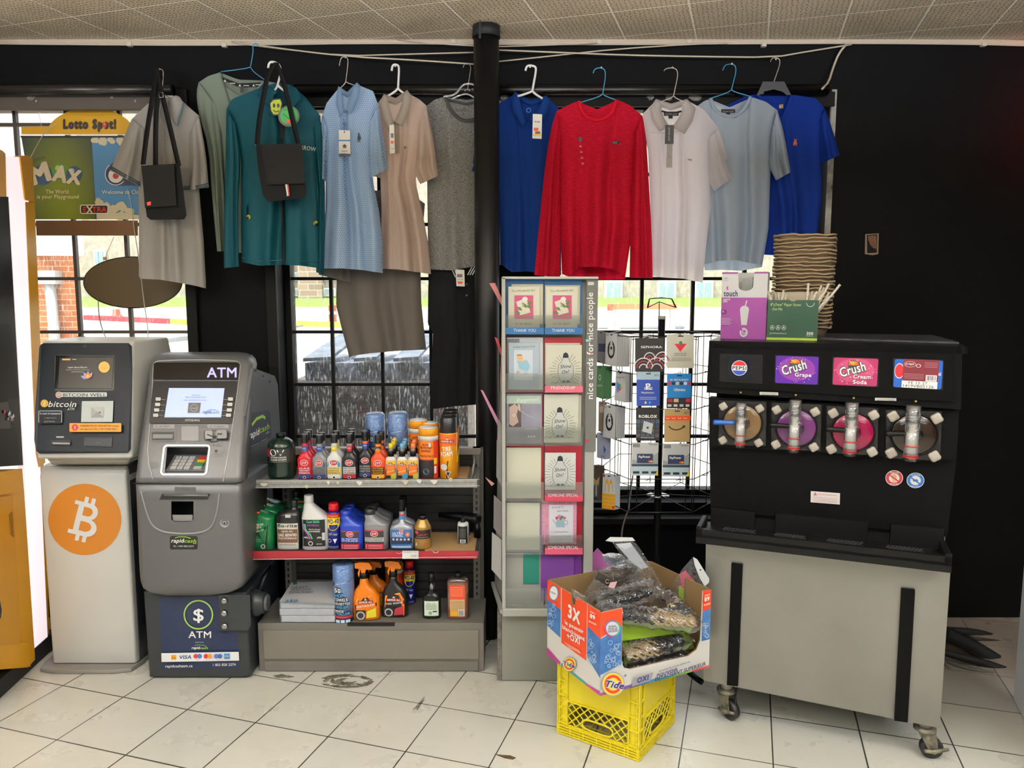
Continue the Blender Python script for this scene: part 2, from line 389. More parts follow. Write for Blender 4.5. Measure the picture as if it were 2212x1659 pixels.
def ceil_mat():
 m=bpy.data.materials.new('perforated_ceiling_tile');m.use_nodes=True;nt=m.node_tree;b=nt.nodes['Principled BSDF']
 tc=nt.nodes.new('ShaderNodeTexCoord');mp=nt.nodes.new('ShaderNodeMapping');mp.vector_type='TEXTURE'
 mp.inputs['Location'].default_value=(1.078, 3.36, 0);mp.inputs['Rotation'].default_value=(0, 0, R(-17.25));mp.inputs['Scale'].default_value=(.3048, .3048, 1)
 nt.links.new(tc.outputs['Object'], mp.inputs[0]);sx=nt.nodes.new('ShaderNodeSeparateXYZ');nt.links.new(mp.outputs[0], sx.inputs[0])
 def math_(op, a, b_=None, c=None):
  f=nt.nodes.new('ShaderNodeMath');f.operation=op
  for i, q in enumerate((a,b_,c)):
   if q is None:continue
   if isinstance(q,(int,float)):f.inputs[i].default_value=q
   else:nt.links.new(q, f.inputs[i])
  return f.outputs[0]
 ex=math_('PINGPONG', sx.outputs[0], .5);ey=math_('PINGPONG', sx.outputs[1], .5)
 seam=math_('MAXIMUM', math_('LESS_THAN',ex,.012), math_('LESS_THAN',ey,.012))
 mp2=nt.nodes.new('ShaderNodeMapping');mp2.vector_type='TEXTURE';mp2.inputs['Rotation'].default_value=(0, 0, R(-17.25));mp2.inputs['Scale'].default_value=(.019, .019, 1)
 nt.links.new(tc.outputs['Object'], mp2.inputs[0])
 vo=nt.nodes.new('ShaderNodeTexVoronoi');vo.voronoi_dimensions='2D';vo.inputs['Scale'].default_value=1;vo.inputs['Randomness'].default_value=.35
 nt.links.new(mp2.outputs[0], vo.inputs['Vector'])
 hole=math_('LESS_THAN', vo.outputs['Distance'], .17)
 nz=nt.nodes.new('ShaderNodeTexNoise');nz.inputs['Scale'].default_value=2.2;nz.inputs['Detail'].default_value=8;nt.links.new(tc.outputs['Object'], nz.inputs[0])
 rp=nt.nodes.new('ShaderNodeValToRGB');rp.color_ramp.elements[0].color=lin('#c4b49a')+(1, );rp.color_ramp.elements[1].color=lin('#a89a82')+(1, )
 rp.color_ramp.elements[0].position=.4;rp.color_ramp.elements[1].position=.75;nt.links.new(nz.outputs[0], rp.inputs[0])
 x=nt.nodes.new('ShaderNodeMixRGB');nt.links.new(seam, x.inputs[0]);nt.links.new(rp.outputs[0], x.inputs[1]);x.inputs[2].default_value=lin('#e6dcc8')+(1, )
 y=nt.nodes.new('ShaderNodeMixRGB');nt.links.new(hole, y.inputs[0]);nt.links.new(x.outputs[0], y.inputs[1]);y.inputs[2].default_value=lin('#3a2e22')+(1, )
 nt.links.new(y.outputs[0], b.inputs['Base Color']);b.inputs['Roughness'].default_value=.38;b.inputs['Specular IOR Level'].default_value=.5
 n2=nt.nodes.new('ShaderNodeTexNoise');n2.inputs['Scale'].default_value=3.5;nt.links.new(tc.outputs['Object'], n2.inputs[0])
 hh=math_('SUBTRACT', math_('MULTIPLY',n2.outputs[0],3.0), math_('MULTIPLY',hole,.5))
 bp=nt.nodes.new('ShaderNodeBump');bp.inputs['Strength'].default_value=.5;bp.inputs['Distance'].default_value=.006;nt.links.new(hh, bp.inputs['Height']);nt.links.new(bp.outputs[0], b.inputs['Normal'])
 return m
mb=MB();mb.box(-3.6, 3.6, -3.2, WY+.02, CZ, CZ+.06, ceil_mat());struct(mb.build('ceiling'))
tan=mat('shop_wall_tan', '#a6a6a2', .7)
mb=MB();mb.box(-3.66, -3.6, -3.2, WY, 0, CZ, tan);struct(mb.build('wall_left'))
mb=MB();mb.box(3.6, 3.66, -3.2, WY, 0, CZ, black_wall);struct(mb.build('wall_right'))
mb=MB();mb.box(-3.6, 3.6, -3.26, -3.2, 0, CZ, tan);struct(mb.build('wall_front'))
def X3(px):return at(px, 600, WY).x
WIN=[(-2.75,X3(402),.50,2.47),(X3(598),X3(1042),.58,2.47),(X3(1165),X3(1776),.58,2.47)]
mb=MB();xs=[-3.6]+[v for q in WIN for v in q[:2]]+[3.6];T=.2
for i in range(0, len(xs), 2):mb.box(xs[i], xs[i+1], WY, WY+T, 0, CZ, black_wall)
for x0, x1, z0, z1 in WIN:
 mb.box(x0, x1, WY, WY+T, 0, z0, black_wall);mb.box(x0, x1, WY, WY+T, z1, CZ, black_wall)
struct(mb.build('wall_back'))
bare=mat('bare_drywall', '#6b4a38', .9, var=(20,'#8a6a52',.7));hole=mat('dark_hole', '#050505', .9)
o_=MB();c=at(1884, 527, WY-.001)
h=PF((0,WY-.001,0),(1,0,0));p=Pr(o_, h, conv=h.uv)
p.poly([(1869,506),(1898,504),(1897,549),(1884,551),(1868,549)], mat('chipped_paint','#8d7b6a',.9));p.poly([(1872,508),(1895,506),(1894,546),(1873,547)], hole);p.poly([(1875,510),(1893,508),(1893,538),(1886,536),(1880,530),(1875,518)], bare)
tag(o_.build('wall_opening'), 'small torn rectangular opening showing brown board in the black wall', 'hole')
glassm=bpy.data.materials.new('dusty_window_glass');glassm.use_nodes=True;nt=glassm.node_tree;nt.nodes.clear()
o=nt.nodes.new('ShaderNodeOutputMaterial');tr=nt.nodes.new('ShaderNodeBsdfTransparent');gl=nt.nodes.new('ShaderNodeBsdfGlossy');gl.inputs['Roughness'].default_value=.02
di=nt.nodes.new('ShaderNodeBsdfTranslucent');di.inputs[0].default_value=(.75, .75, .72, 1)
tc=nt.nodes.new('ShaderNodeTexCoord');mp=nt.nodes.new('ShaderNodeMapping');mp.inputs['Scale'].default_value=(1, 1, .22);nt.links.new(tc.outputs['Object'], mp.inputs[0])
n1=nt.nodes.new('ShaderNodeTexNoise');n1.inputs['Scale'].default_value=130;n1.inputs['Detail'].default_value=5;nt.links.new(mp.outputs[0], n1.inputs[0])
r1=nt.nodes.new('ShaderNodeValToRGB');r1.color_ramp.elements[0].position=.56;r1.color_ramp.elements[1].position=.75;r1.color_ramp.elements[0].color=(.02, .02, .02, 1);r1.color_ramp.elements[1].color=(.42, .42, .42, 1)
nt.links.new(n1.outputs[0], r1.inputs[0])
ma=nt.nodes.new('ShaderNodeMixShader');nt.links.new(r1.outputs[0], ma.inputs[0]);nt.links.new(tr.outputs[0], ma.inputs[1]);nt.links.new(di.outputs[0], ma.inputs[2])
mc=nt.nodes.new('ShaderNodeMixShader');mc.inputs[0].default_value=.05;nt.links.new(ma.outputs[0], mc.inputs[1]);nt.links.new(gl.outputs[0], mc.inputs[2]);nt.links.new(mc.outputs[0], o.inputs[0])
frm=mat('dark_window_frame', '#0f0e0d', .55, 0, .15, bump=(40,.2));frm1=mat('taupe_window_frame', '#4b433c', .55)
def zrow(py):return at(1106, py, GY).z
rows=[zrow(y)for y in(270,377,485,602,717,830,942)]
for k, (x0, x1, z0, z1)in enumerate(WIN):
 f=frm1 if k==0 else frm
 w=struct(MB().box(x0,x1,GY-.03,GY+.05,z0,z0+.035,f).box(x0,x1,GY-.03,GY+.05,z1-.03,z1,f).box(x0,x0+.03,GY-.03,GY+.05,z0,z1,f).box(x1-.03,x1,GY-.03,GY+.05,z0,z1,f).build('window_%d'%(k+1),bev=.003))
 MB().box(x0, x1, GY+.016, GY+.020, z0, z1, glassm).build('pane', w)
 xs_=[at(x,650,GY).x for x in((170,281)if k==0 else(716,824,930)if k==1 else(1276,1386,1496,1606,1716))]
 if k==0:xs_.append(at(62,650,GY).x)
 b=MB()
 for x in xs_:b.box(x-.008, x+.008, GY-.010, GY+.012, z0, z1, f)
 for z in rows:
  if z<z1:b.box(x0, x1, GY-.012, GY+.012, z-.0075, z+.0075, f)
 b.build('glazing_bar', w)
tubem=mat('glossy_black_pipe', '#0c0b0a', .25, .2)
def rail(n, x0, x1, m=tubem):
 z=at(600, 193, 3.54).z;t=MB()
 a=at(x0, 193, 3.54).x;b=at(x1, 193, 3.54).x
 t.tube([(a,3.55,z),(b,3.55,z)], .024, m, 16);t.box(a, b, 3.55, 3.60, z-.024, z+.024, m)
 return struct(t.build(n))
rail('trim_1', -120, 371, mat('satin_black_pipe','#2a2724',.25,.3));rail('trim_2', 636, 1790)
t=MB();z=at(600, 215, WY).z;t.box(-3.0, X3(370), WY-.02, WY-.002, z-.05, z+.02, frm1).box(X3(600), X3(1782), WY-.02, WY-.002, z-.035, z+.03, frm);struct(t.build('trim_3',bev=.003))
t=MB()
for px in(418, 590, 1052):t.box(X3(px)-.03, X3(px)+.02, WY-.03, WY-.001, .5, 2.5, frm)
struct(t.build('trim_4',bev=.004))
t=MB();x=X3(1776);t.box(x, x+.022, WY-.015, WY-.001, .6, 2.5, mat('scraped_white_edge','#b7b6b2',.8,var=(9,'#2c2b2a',1.0)));struct(t.build('trim_5'))
t=MB();t.box(X3(598), X3(1040), WY-.06, GY, .535, .56, frm).box(X3(1165), X3(1776), WY-.1, GY-.0, .50, .53, frm).box(-2.75, X3(402), WY-.05, GY, .47, .5, frm1);struct(t.build('trim_6',bev=.004))
t=MB();p=Pr(t, PF((0,WY-.0215,0),(1,0,0)), conv=PF((0,WY-.0215,0),(1,0,0)).uv);fl_=mat('flaked_paint', '#9b968c', .8, var=(60,'#2a2826',.9))
for s, (cx, cy, rx, ry)in enumerate([(1405,207,7,9),(1502,208,14,11),(1418,199,9,3),(1620,213,18,4),(67,210,8,6),(241,206,4,7),(1090,210,7,10),(1445,213,6,5)]):
 p.poly(blob(cx,cy,rx,ry,s+20,16,.3), fl_);p.o=.0008
struct(t.build('trim_7'))
pc=at(1052, 500, 3.405);post=thing('support_pole', 'thick round black floor-to-ceiling pole in the middle of the shop window wall', 'pole',(pc.x,3.405,0))
MB().lathe([(.0545,0),(.0545,CZ-.002)], mat('black_pole_paint','#0c0c0d',.42,spec=.3,bump=(30,.2)),(pc.x,3.405,0), 32).build('shaft', post)
MB().lathe([(.06,CZ-.05),(.058,CZ-.004)], blackm,(pc.x,3.405,0), 32).box(pc.x-.03, pc.x-.02, 3.35, 3.385, CZ-.07, CZ-.001, blackm).build('top_collar', post)
wd=mat('white_door_paint', '#c9c9c6', .5);O=onz(2187, 1515, 0.0)
dr=thing('door_panel', 'white panelled door leaf cut off by the right edge of the picture', 'door',(O.x,O.y,0))
a=Vector((1.958,2.82,0));b=Vector((1.75,2.257,0));d=(b-a).normalized();n=Vector((-d.y,d.x,0))
def dp(s, zz, off):return a+d*s+Vector((0,0,zz))-n*off
zt=2.0
t=MB();t.prism([dp(0,.012,0),dp(.6,.012,0),dp(.6,zt,0),dp(0,zt,0)],[dp(0,.012,-.035),dp(.6,.012,-.035),dp(.6,zt,-.035),dp(0,zt,-.035)], wd);t.build('leaf', dr, bev=.004)
t=MB();t.prism([dp(.10,.14,.008),dp(.5,.14,.008),dp(.5,zt-.1,.008),dp(.10,zt-.1,.008)],[dp(.09,.13,-.001),dp(.51,.13,-.001),dp(.51,zt-.09,-.001),dp(.09,zt-.09,-.001)], wd);t.build('moulding', dr, bev=.002)
# ================================================================== outside
concrete=mat('sunlit_concrete', '#c9c0ad', .9, var=(1.5,'#b5ab98',.8));grass=mat('lawn_green', '#7fa640', .95, var=(6,'#5d8a2c',.9), bump=(80,.5))
road=mat('road_asphalt', '#b1aaa0', .9, var=(.7,'#a29a90',.8));GZ=-.05
def zt_y(Y):return-.05 if Y<9 else-.05+.84*(Y-9)/11 if Y<20 else.79+.33*(Y-20)/8 if Y<28 else min(1.44, 1.12+.32*(Y-28)/4)
def slope(y0, y1, m, mb):mb.prism([Vector((x,y,zt_y(y)-.1))for x,y in((-60,y0),(60,y0),(60,y1),(-60,y1))],[Vector((x,y,zt_y(y)))for x,y in((-60,y0),(60,y0),(60,y1),(-60,y1))], m);return mb
mb=MB();mb.box(-60, 60, WY+.22, 9, GZ-.05, GZ, concrete);slope(9, 20, concrete, mb);tag(mb.build('pavement'), 'pale sunlit concrete yard outside the windows', 'ground')['kind']='structure'
mb=slope(20, 28, road, MB());tag(mb.build('street'), 'pale sunlit street crossing behind the yard', 'ground')['kind']='structure'
mb=slope(28, 32, grass, MB());slope(32, 60, grass, mb);tag(mb.build('lawn'), 'green lawn in front of the apartment building', 'ground')['kind']='structure'
mb=MB();mb.box(-8, 8, WY+.2, WY+.5, 2.68, 2.75, mat('soffit_tan','#b09a78',.8));struct(mb.build('ceiling_soffit'))
def gx(px, py):
 Y=5.0
 while Y<31 and at(px, py, Y).z>zt_y(Y):Y+=.05
 return Vector((at(px,py,Y).x,Y,zt_y(Y)))
def brick_mat(name, c1, c2, mo, sc):
 m=bpy.data.materials.new(name);m.use_nodes=True;nt=m.node_tree;b=nt.nodes['Principled BSDF'];tc=nt.nodes.new('ShaderNodeTexCoord')
 br=nt.nodes.new('ShaderNodeTexBrick');br.inputs['Color1'].default_value=lin(c1)+(1, );br.inputs['Color2'].default_value=lin(c2)+(1, );br.inputs['Mortar'].default_value=lin(mo)+(1, )
 br.inputs['Scale'].default_value=sc;br.inputs['Mortar Size'].default_value=.02;br.inputs['Row Height'].default_value=.3;br.inputs['Brick Width'].default_value=.9
 mp=nt.nodes.new('ShaderNodeMapping');mp.inputs['Rotation'].default_value=(R(90), 0, 0);nt.links.new(tc.outputs['Object'], mp.inputs[0]);nt.links.new(mp.outputs[0], br.inputs[0])
 nt.links.new(br.outputs[0], b.inputs['Base Color']);b.inputs['Roughness'].default_value=.9;return m
BY=7.6
bl=thing('brick_building', 'orange brick building with a white upper wall outside the left window', 'building',(at(60,600,BY).x,BY,0))
x1=at(168, 640, BY).x;z1=at(160, 553, BY).z;zb=GZ
sk_=lambda x, y, z:Vector((x+(y-BY)*-.62,y,z))
def skb(x0, x1_, y0, y1_, z0, z1_, m):return MB().prism([sk_(x0,y0,z0),sk_(x1_,y0,z0),sk_(x1_,y1_,z0),sk_(x0,y1_,z0)],[sk_(x0,y0,z1_),sk_(x1_,y0,z1_),sk_(x1_,y1_,z1_),sk_(x0,y1_,z1_)], m)
skb(x1-5, x1, BY, BY+4, zb, z1, brick_mat('orange_brick','#c4763f','#b0622f','#c8b190',5.5)).build('brick_wall', bl)
skb(x1-5.1, x1+.08, BY-.12, BY+4, z1, z1+2.2, mat('white_siding','#dedede',.7)).build('upper_wall', bl)
MB().box(x1-5, x1+.05, BY-.05, BY, zb, zb+.12, C('#b02a34')).build('red_kerb', bl)
ub=MB();a=at(107, 600, BY-.06);ub.box(a.x-.09, a.x+.09, BY-.12, BY, at(107,614,BY).z, at(107,585,BY).z, C('#a9aaa6')).tube([(a.x,BY-.06,at(107,614,BY).z),(a.x+.03,BY-.06,zb+.1)], .05, C('#a9aaa6'), 10)
ub.build('meter_box', bl)
def kerb(n, label, p0, p1, w_, m, hgt=.13):
 a, b=gx(*p0), gx(*p1);d=(b-a).normalized();q=Vector((-d.y,d.x,0))*w_;up=Vector((0,0,hgt));t=MB()
 t.prism([a+up,b+up,b+q+up,a+q+up],[a,b,b+q,a+q], m);tag(t.build(n), label, 'kerb')
kerb('red_kerb', 'long low red painted kerb across the yard outside the left window',(180,691),(366,700), .25, C('#b8303a'))
kerb('yellow_kerb', 'short yellow kerb beyond the end of the red kerb',(367,700),(396,702), .25, C('#c8b43a'))
kerb('yellow_kerb', 'yellow painted kerb seen through the window behind the hanging grey shirt',(614,704),(740,708), .3, C('#d8c040'))
c=gx(252, 684);cn=thing('traffic_cone', 'orange traffic cone with a white band standing by the red kerb', 'cone', c)
MB().lathe([(.16,0),(.16,.03),(.12,.04),(.09,.22)], C('#e2492a'), c, 16).lathe([(.045,.38),(.03,.48)], C('#e2492a'), c, 16).build('cone_body', cn)
MB().lathe([(.09,.22),(.045,.38)], wht, c, 16).build('reflective_band', cn)
AY=32.0
wall_=mat('apartment_stone', '#b6a999', .9, var=(4,'#94897b',.9));trimw=C('#dcdcd8', .7);pane=mat('far_window', '#8fa3ad', .3)
ab=thing('apartment_building', 'pale stone and brick apartment block beyond the lawn', 'building',(-8,AY,0))
MB().box(-30, 11, AY, AY+8, 0, 9.5, wall_).build('wall', ab)
for px in(215, 340, 640, 712, 790, 1010, 1325, 1440, 1520):
 for(ya, yb)in((540,573), )if px<400 else((588,606),(622,640))if px<1100 else((606,672), ):
  ww=26 if px<1100 else 38
  a=at(px-ww/2, ya, AY-.1);b_=at(px+ww/2, yb, AY-.1)
  f=MB().box(a.x, b_.x, AY-.12, AY, b_.z, a.z, trimw).build('window_frame', ab)
  g=MB();m_=(b_.x-a.x)*.12;g.box(a.x+m_,(a.x+b_.x)/2-m_*.4, AY-.16, AY-.1, b_.z+m_, a.z-m_, pane).box((a.x+b_.x)/2+m_*.4, b_.x-m_, AY-.16, AY-.1, b_.z+m_, a.z-m_, pane);g.build('glazing', f)
for px, wd_ in((600,40),(668,50),(760,40),(1190,60)):
 a=at(px, 560, AY-.3);MB().box(a.x-wd_/100, a.x+wd_/100, AY-.35, AY, 0, 9.5, brick_mat('far_brick','#a58a78','#8c7768','#b9a99a',1.2)if 'far_brick' not in MATS else MATS['far_brick']).build('brick_pier', ab)
bar=thing('street_barricade', 'long orange road barricade on white posts outside the right window', 'barricade',(gx(1400,725).x,9.0,0))
MB().box(at(1312,665,9).x, at(1462,665,9).x, 8.98, 9.02, at(1300,668,9).z, at(1300,656,9).z, C('#d88a5a')).build('board', bar)
for px in(1322, 1335, 1442, 1455):MB().box(at(px,665,9).x-.03, at(px,665,9).x+.03, 9.02, 9.08, GZ, at(px,656,9).z, wht).build('post', bar)
t_=MB();t_.box(at(1313,665,8.9).x, at(1326,665,8.9).x, 8.93, 8.96, at(1300,671,8.9).z, at(1300,658,8.9).z, C('#e86038')).build('marker', bar)
c=gx(719, 695);mk=thing('orange_marker_post', 'orange marker post standing in the yard beside the hanging grey shirt', 'post', c)
MB().box(c.x-.1, c.x+.1, c.y-.05, c.y+.05, c.z, c.z+.45, C('#e0502c')).box(c.x-.11, c.x+.11, c.y-.06, c.y-.05, c.z+.2, c.z+.28, wht).build('post_body', mk)
galv=mat('galvanised_pipe', '#8f959a', .45, .5)
def rail_(label, px0, px1, y0, y1, post_px, r=.055):
 a=onz(px0, y0, .75 if post_px else.7);b=onz(px1, y1, .75 if post_px else.7)
 t=thing('guard_rail', label, 'railing',((a.x+b.x)/2,(a.y+b.y)/2,0));MB().tube([a,b], r, galv, 14).build('rail', t)
 for q in post_px:u=(q-px0)/(px1-px0);m_=a.lerp(b, u);MB().tube([(m_.x,m_.y,GZ),m_], r, galv, 14).build('post', t)
rail_('grey pipe guard rail with one upright outside the middle window', 560, 684, 712, 704,(684-1, ))
rail_('thick grey horizontal pipe rail outside the left window', 290, 430, 742, 728,(430, ), .05)
rail_('long grey pipe rail outside the right window behind the gift card stand', 1215, 1478, 708, 708,(1215,1478), .05)
dkw=mat('weathered_dark_boards', '#6b6258', .8, var=(8,'#3e3832',1,(1,1,8)), bump=(20,.3));lidm=mat('faded_plastic_lid', '#6f7a86', .6, var=(12,'#46525f',.9))
bn=thing('outdoor_bin_box', 'low dark board box with weathered slanting lids outside the middle window', 'bin',(-.6,4.6,0))
by=4.35;xa=at(622, 850, by).x;xb=at(1010, 850, by).x;zt=at(700, 826, by).z
MB().box(xa, xb, by, by+.9, GZ, zt, dkw).build('box_body', bn)
MB().box(xa+.07, xb-.05, by+.12, by+.8, zt, zt+.10, mat('blue_grey_rim','#3c4a5c',.6,var=(30,'#8795a8',.8))).build('rim', bn)
for i, (pa, pb)in enumerate(((655,800),(765,880),(850,960),(930,1010))):
 x0_=at(pa, 800, by+.1).x;x1_=at(pb, 780, by+.8).x;w_=(x1_-x0_)
 A_=[Vector((x0_,by+.1,zt+.11)), Vector((x0_+w_*.62,by+.1,zt+.12)), Vector((x1_,by+.8,zt+.26)), Vector((x0_+w_*.42,by+.8,zt+.25))]
 t=MB();t.prism([v+Vector((0,0,.02))for v in A_], A_, lidm);t.build('lid', bn)
for z_ in(.15, .32, .5):MB().box(xa+.02, xb-.05, by-.012, by, GZ+z_, GZ+z_+.03, mat('dark_batten','#4b443c',.8)).build('batten', bn)
# ================================================================== clothes on the wall
def resamp(pl, t):
 if len(pl)==1:return pl[0]
 L=[0]
 for a, b in zip(pl, pl[1:]):L.append(L[-1]+math.hypot(b[0]-a[0],b[1]-a[1]))
 d=t*L[-1]
 for i in range(len(pl)-1):
  if d<=L[i+1]or i==len(pl)-2:
   u=(d-L[i])/max(1e-6, L[i+1]-L[i]);u=min(1, max(0,u));return(pl[i][0]+(pl[i+1][0]-pl[i][0])*u, pl[i][1]+(pl[i+1][1]-pl[i][1])*u)
def smooth(pl, it=2):
 for _ in range(it):
  q=[pl[0]]
  for a, b in zip(pl, pl[1:]):q+=[tuple(a[k]*.75+b[k]*.25 for k in range(len(a))), tuple(a[k]*.25+b[k]*.75 for k in range(len(a)))]
  pl=q+[pl[-1]]
 return pl
def coons(top, bot, left, right):
 tl, tr, bl_, br=top[0], top[-1], bot[0], bot[-1]
 def f(s, t):
  T, B, L, Rr=resamp(top, s), resamp(bot, s), resamp(left, t), resamp(right, t)
  return tuple((1-t)*T[k]+t*B[k]+(1-s)*L[k]+s*Rr[k]-((1-s)*(1-t)*tl[k]+s*(1-t)*tr[k]+(1-s)*t*bl_[k]+s*t*br[k])for k in(0,1))
 return f
class Cloth:
 """sheets of fabric hung at depth Y; remembers its front surface so prints can lie on it"""
 def __init__(s, Y):s.Y=Y;s.pts=[]
 def sheet(s, mb, m, top, bot, left, right, dep, sgn=-1, folds=.012, seed=1, nu=36, nv=36, Y=None, tp=.35, keep=True, ks=(1.6,3.1,4.7)):
  Y=s.Y if Y is None else Y;rnd=random.Random(seed);ph=[rnd.uniform(0,6.28)for _ in range(6)];dr=[rnd.uniform(-1.2,1.2)for _ in range(3)]
  f=coons(top, bot, left, right)
  def fn(u, v):
   x, y=f(u, v);w_=math.sin(math.pi*min(1,max(0,u)))**.5 if 0<u<1 else 0
   d=dep*w_*(tp+(1-tp)*min(1,v/.3))
   fo=folds*1.7*min(1, .2+v)*w_*sum(a*math.sin(6.283*k*u+ph[i]+dr[i]*v*2)for i,(k,a)in enumerate(zip(ks,(.8,.6,.4))))
   yy=Y+sgn*d+fo*(1 if sgn<0 else-.6)
   if keep and sgn<0:s.pts.append((x,y,yy))
   return at(x, y, yy)
  mb.grid(fn, nu, nv, m);return mb
 def near(s, x, y):
  b=sorted(s.pts, key=lambda p:(p[0]-x)**2+(p[1]-y)**2)[:3];return min(p[2]for p in b)
 def pr(s, mb, Yfix=None, base=.0025, step=.0006):
  p=Pr(mb, mapf=None, pf=PF((0,0,0),(1,0,0)), base=base, step=step)
  p.conv=lambda x, y:(x, -y)
  p.map=lambda u, v, off:at(u, -v,(Yfix if Yfix is not None else s.near(u,-v))-off)
  return p
def strip(mb, m, a, b, Y, n=20):
 """band of cloth between two px polylines"""
 mb.grid(lambda u, v:at(*[resamp(a,u)[k]*(1-v)+resamp(b,u)[k]*v for k in(0,1)],Y(u)if callable(Y)else Y), n, 2, m)
def offs(pl, d):
 q=[]
 for i, p in enumerate(pl):
  a=pl[max(0,i-1)];b=pl[min(len(pl)-1,i+1)];dx, dy=b[0]-a[0], b[1]-a[1];l=math.hypot(dx, dy)or 1
  q.append((p[0]-dy/l*d,p[1]+dx/l*d))
 return q
def fab(name, c, tl=.3, var=None, rough=.85, bump=(220,.25)):return mat(name, c, rough, 0, .2, tl=tl, var=var, bump=bump)
def pxtube(name, parent, pts, Y, r, m, it=2, n=8):
 P_=[(p[0],p[1],p[2]if len(p)>2 else Y)for p in pts]
 P_=smooth(P_, it)if it else P_
 return MB().tube([at(x,y,yy)for x,y,yy in P_], r, m, n).build(name, parent)
def garment(name, label, cat, Y, m, top, back, hemf, hemb, L, Rr, sleeves=(), dep=.045, folds=.014, seed=1, group='shirts hanging on the wall', band=None, bandm=None, tp=.35):
 c=at(*resamp(top,.5), Y);root=thing(name, label, cat, c, group=group);g=Cloth(Y)
 b=MB();g.sheet(b, m, top, hemf,[top[0]]+L+[hemf[0]],[top[-1]]+Rr+[hemf[-1]], dep, -1, folds, seed, tp=tp)
 g.sheet(b, m, back, hemb,[back[0]]+L+[hemb[0]],[back[-1]]+Rr+[hemb[-1]], dep*.6, 1, folds*.6, seed+5, nu=24, nv=16, tp=tp)
 b.build('body', root)
 for k, (o_, i_, dz)in enumerate(sleeves):
  b=MB();o_=smooth(o_, 1);i_=smooth(i_, 1)
  lf, rt=(o_, i_)if o_[0][0]<i_[0][0]else(i_, o_)
  for sg, d_ in((-1,.03),(1,.022)):
   g.sheet(b, m,[lf[0],rt[0]],[lf[-1],rt[-1]], lf, rt, d_, sg, folds*.7, seed+k+9, nu=14, nv=24, Y=Y+dz, tp=.5, ks=(1.1,2.2,3.3))
  b.build('sleeve', root)
 if band:
  b=MB();bp=smooth(band, 2);strip(b, bandm or m, bp, offs(bp,-7), Y-.022, 24);b.build('neckband', root, solid=.003)
 return root, g
def hem(root, g, m, pl, d=6):
 return
grey_p=fab('grey_pique', '#b5b2ae', .36);sage=fab('sage_jersey', '#7b877a', .15);teal=fab('teal_jersey', '#0c4a58', .1, rough=.6, bump=None)
lblue=mat('light_blue_dotted_pique', '#b3cdea', .8, 0, .2, tl=.38)
def dots(m, dark, sc=.0085, r=.16, light=None):
 nt=m.node_tree;b=nt.nodes['Principled BSDF'];tc=nt.nodes.new('ShaderNodeTexCoord');mp=nt.nodes.new('ShaderNodeMapping');mp.vector_type='TEXTURE'
 mp.inputs['Scale'].default_value=(sc, 1, sc);nt.links.new(tc.outputs['Object'], mp.inputs[0]);sx=nt.nodes.new('ShaderNodeSeparateXYZ');nt.links.new(mp.outputs[0], sx.inputs[0])
 def mt(op, a, b_=None):
  f=nt.nodes.new('ShaderNodeMath');f.operation=op
  for i, q in enumerate((a,b_)):
   if q is None:continue
   if isinstance(q,(int,float)):f.inputs[i].default_value=q
   else:nt.links.new(q, f.inputs[i])
  return f.outputs[0]
 row=mt('MODULO', mt('FLOOR',sx.outputs[2]), 2);fx=mt('SUBTRACT', mt('FRACT',mt('ADD',sx.outputs[0],mt('MULTIPLY',mt('ABSOLUTE',row),.5))), .5);fz=mt('SUBTRACT', mt('FRACT',sx.outputs[2]), .5)
 d=mt('LESS_THAN', mt('SQRT',mt('ADD',mt('MULTIPLY',fx,fx),mt('MULTIPLY',fz,fz))), r)
 x=nt.nodes.new('ShaderNodeMixRGB');x.inputs[1].default_value=b.inputs['Base Color'].default_value;x.inputs[2].default_value=lin(dark)+(1, );nt.links.new(d, x.inputs[0]);nt.links.new(x.outputs[0], b.inputs['Base Color'])
 for n in nt.nodes:
  if n.type=='BSDF_TRANSLUCENT':nt.links.new(x.outputs[0], n.inputs[0])
dots(lblue, '#47617f')
beige=fab('beige_pique', '#d9c6ba', .5);heather=fab('grey_heather', '#9b9a97', .25, var=(260,'#4e4e4c',1.0,(.5,1,1.6)))
dgrey=fab('dark_grey_jersey', '#5d5853', .14);blackf=fab('black_track_fabric', '#0e0f12', .03);royal=fab('royal_blue_pique', '#0c3480', .14);royal2=fab('royal_blue_cotton', '#0a2c86', .14)
redf=fab('red_heather_jersey', '#d31236', .32, var=(120,'#8c0f22',.85,(.35,1,5)));whitef=fab('white_pique', '#ece8ec', .58);gblue=fab('grey_blue_jersey', '#b6c2d0', .45, var=(300,'#aab6c4',.6))
r_, g=garment('polo_shirt', 'light grey polo shirt with dark striped cuffs behind a hanging black bag', 'shirt', 3.47, grey_p,[(284,258),(316,227),(341,210),(352,262),(366,262),(380,212),(430,250)],[(284,258),(316,227),(341,206),(362,212),(380,206),(430,250)],[(302,602),(345,604),(382,610),(416,616),(445,623)],[(300,598),(382,602),(445,612)],[(298,330),(300,480)],[(424,320),(432,430),(440,520)],[([(284,258),(262,310),(238,369)],[(312,280),(312,350),(304,404)],-.01),([(430,250),(445,330),(451,405)],[(408,290),(406,360),(397,412)],-.012)], seed=2)
b=MB();strip(b, grey_p,[(380,206),(388,209),(396,222),(382,272)],[(366,214),(362,225),(365,240),(370,252)], 3.435);strip(b, grey_p,[(341,205),(330,214),(322,232),(336,262)],[(352,212),(350,225),(346,240),(346,252)], 3.435);b.build('collar', r_, solid=.003)
b=MB();p=g.pr(b);tq=C('#1f5f6e', .8);dk=C('#20242c', .8)
for k_, mm in((0,dk),(3,tq),(6,dk)):p.line([(239,365-k_),(270,383-k_),(303,401-k_)], 1.8, mm);p.line([(396,409-k_),(425,408-k_),(450,402-k_)], 1.8, mm)
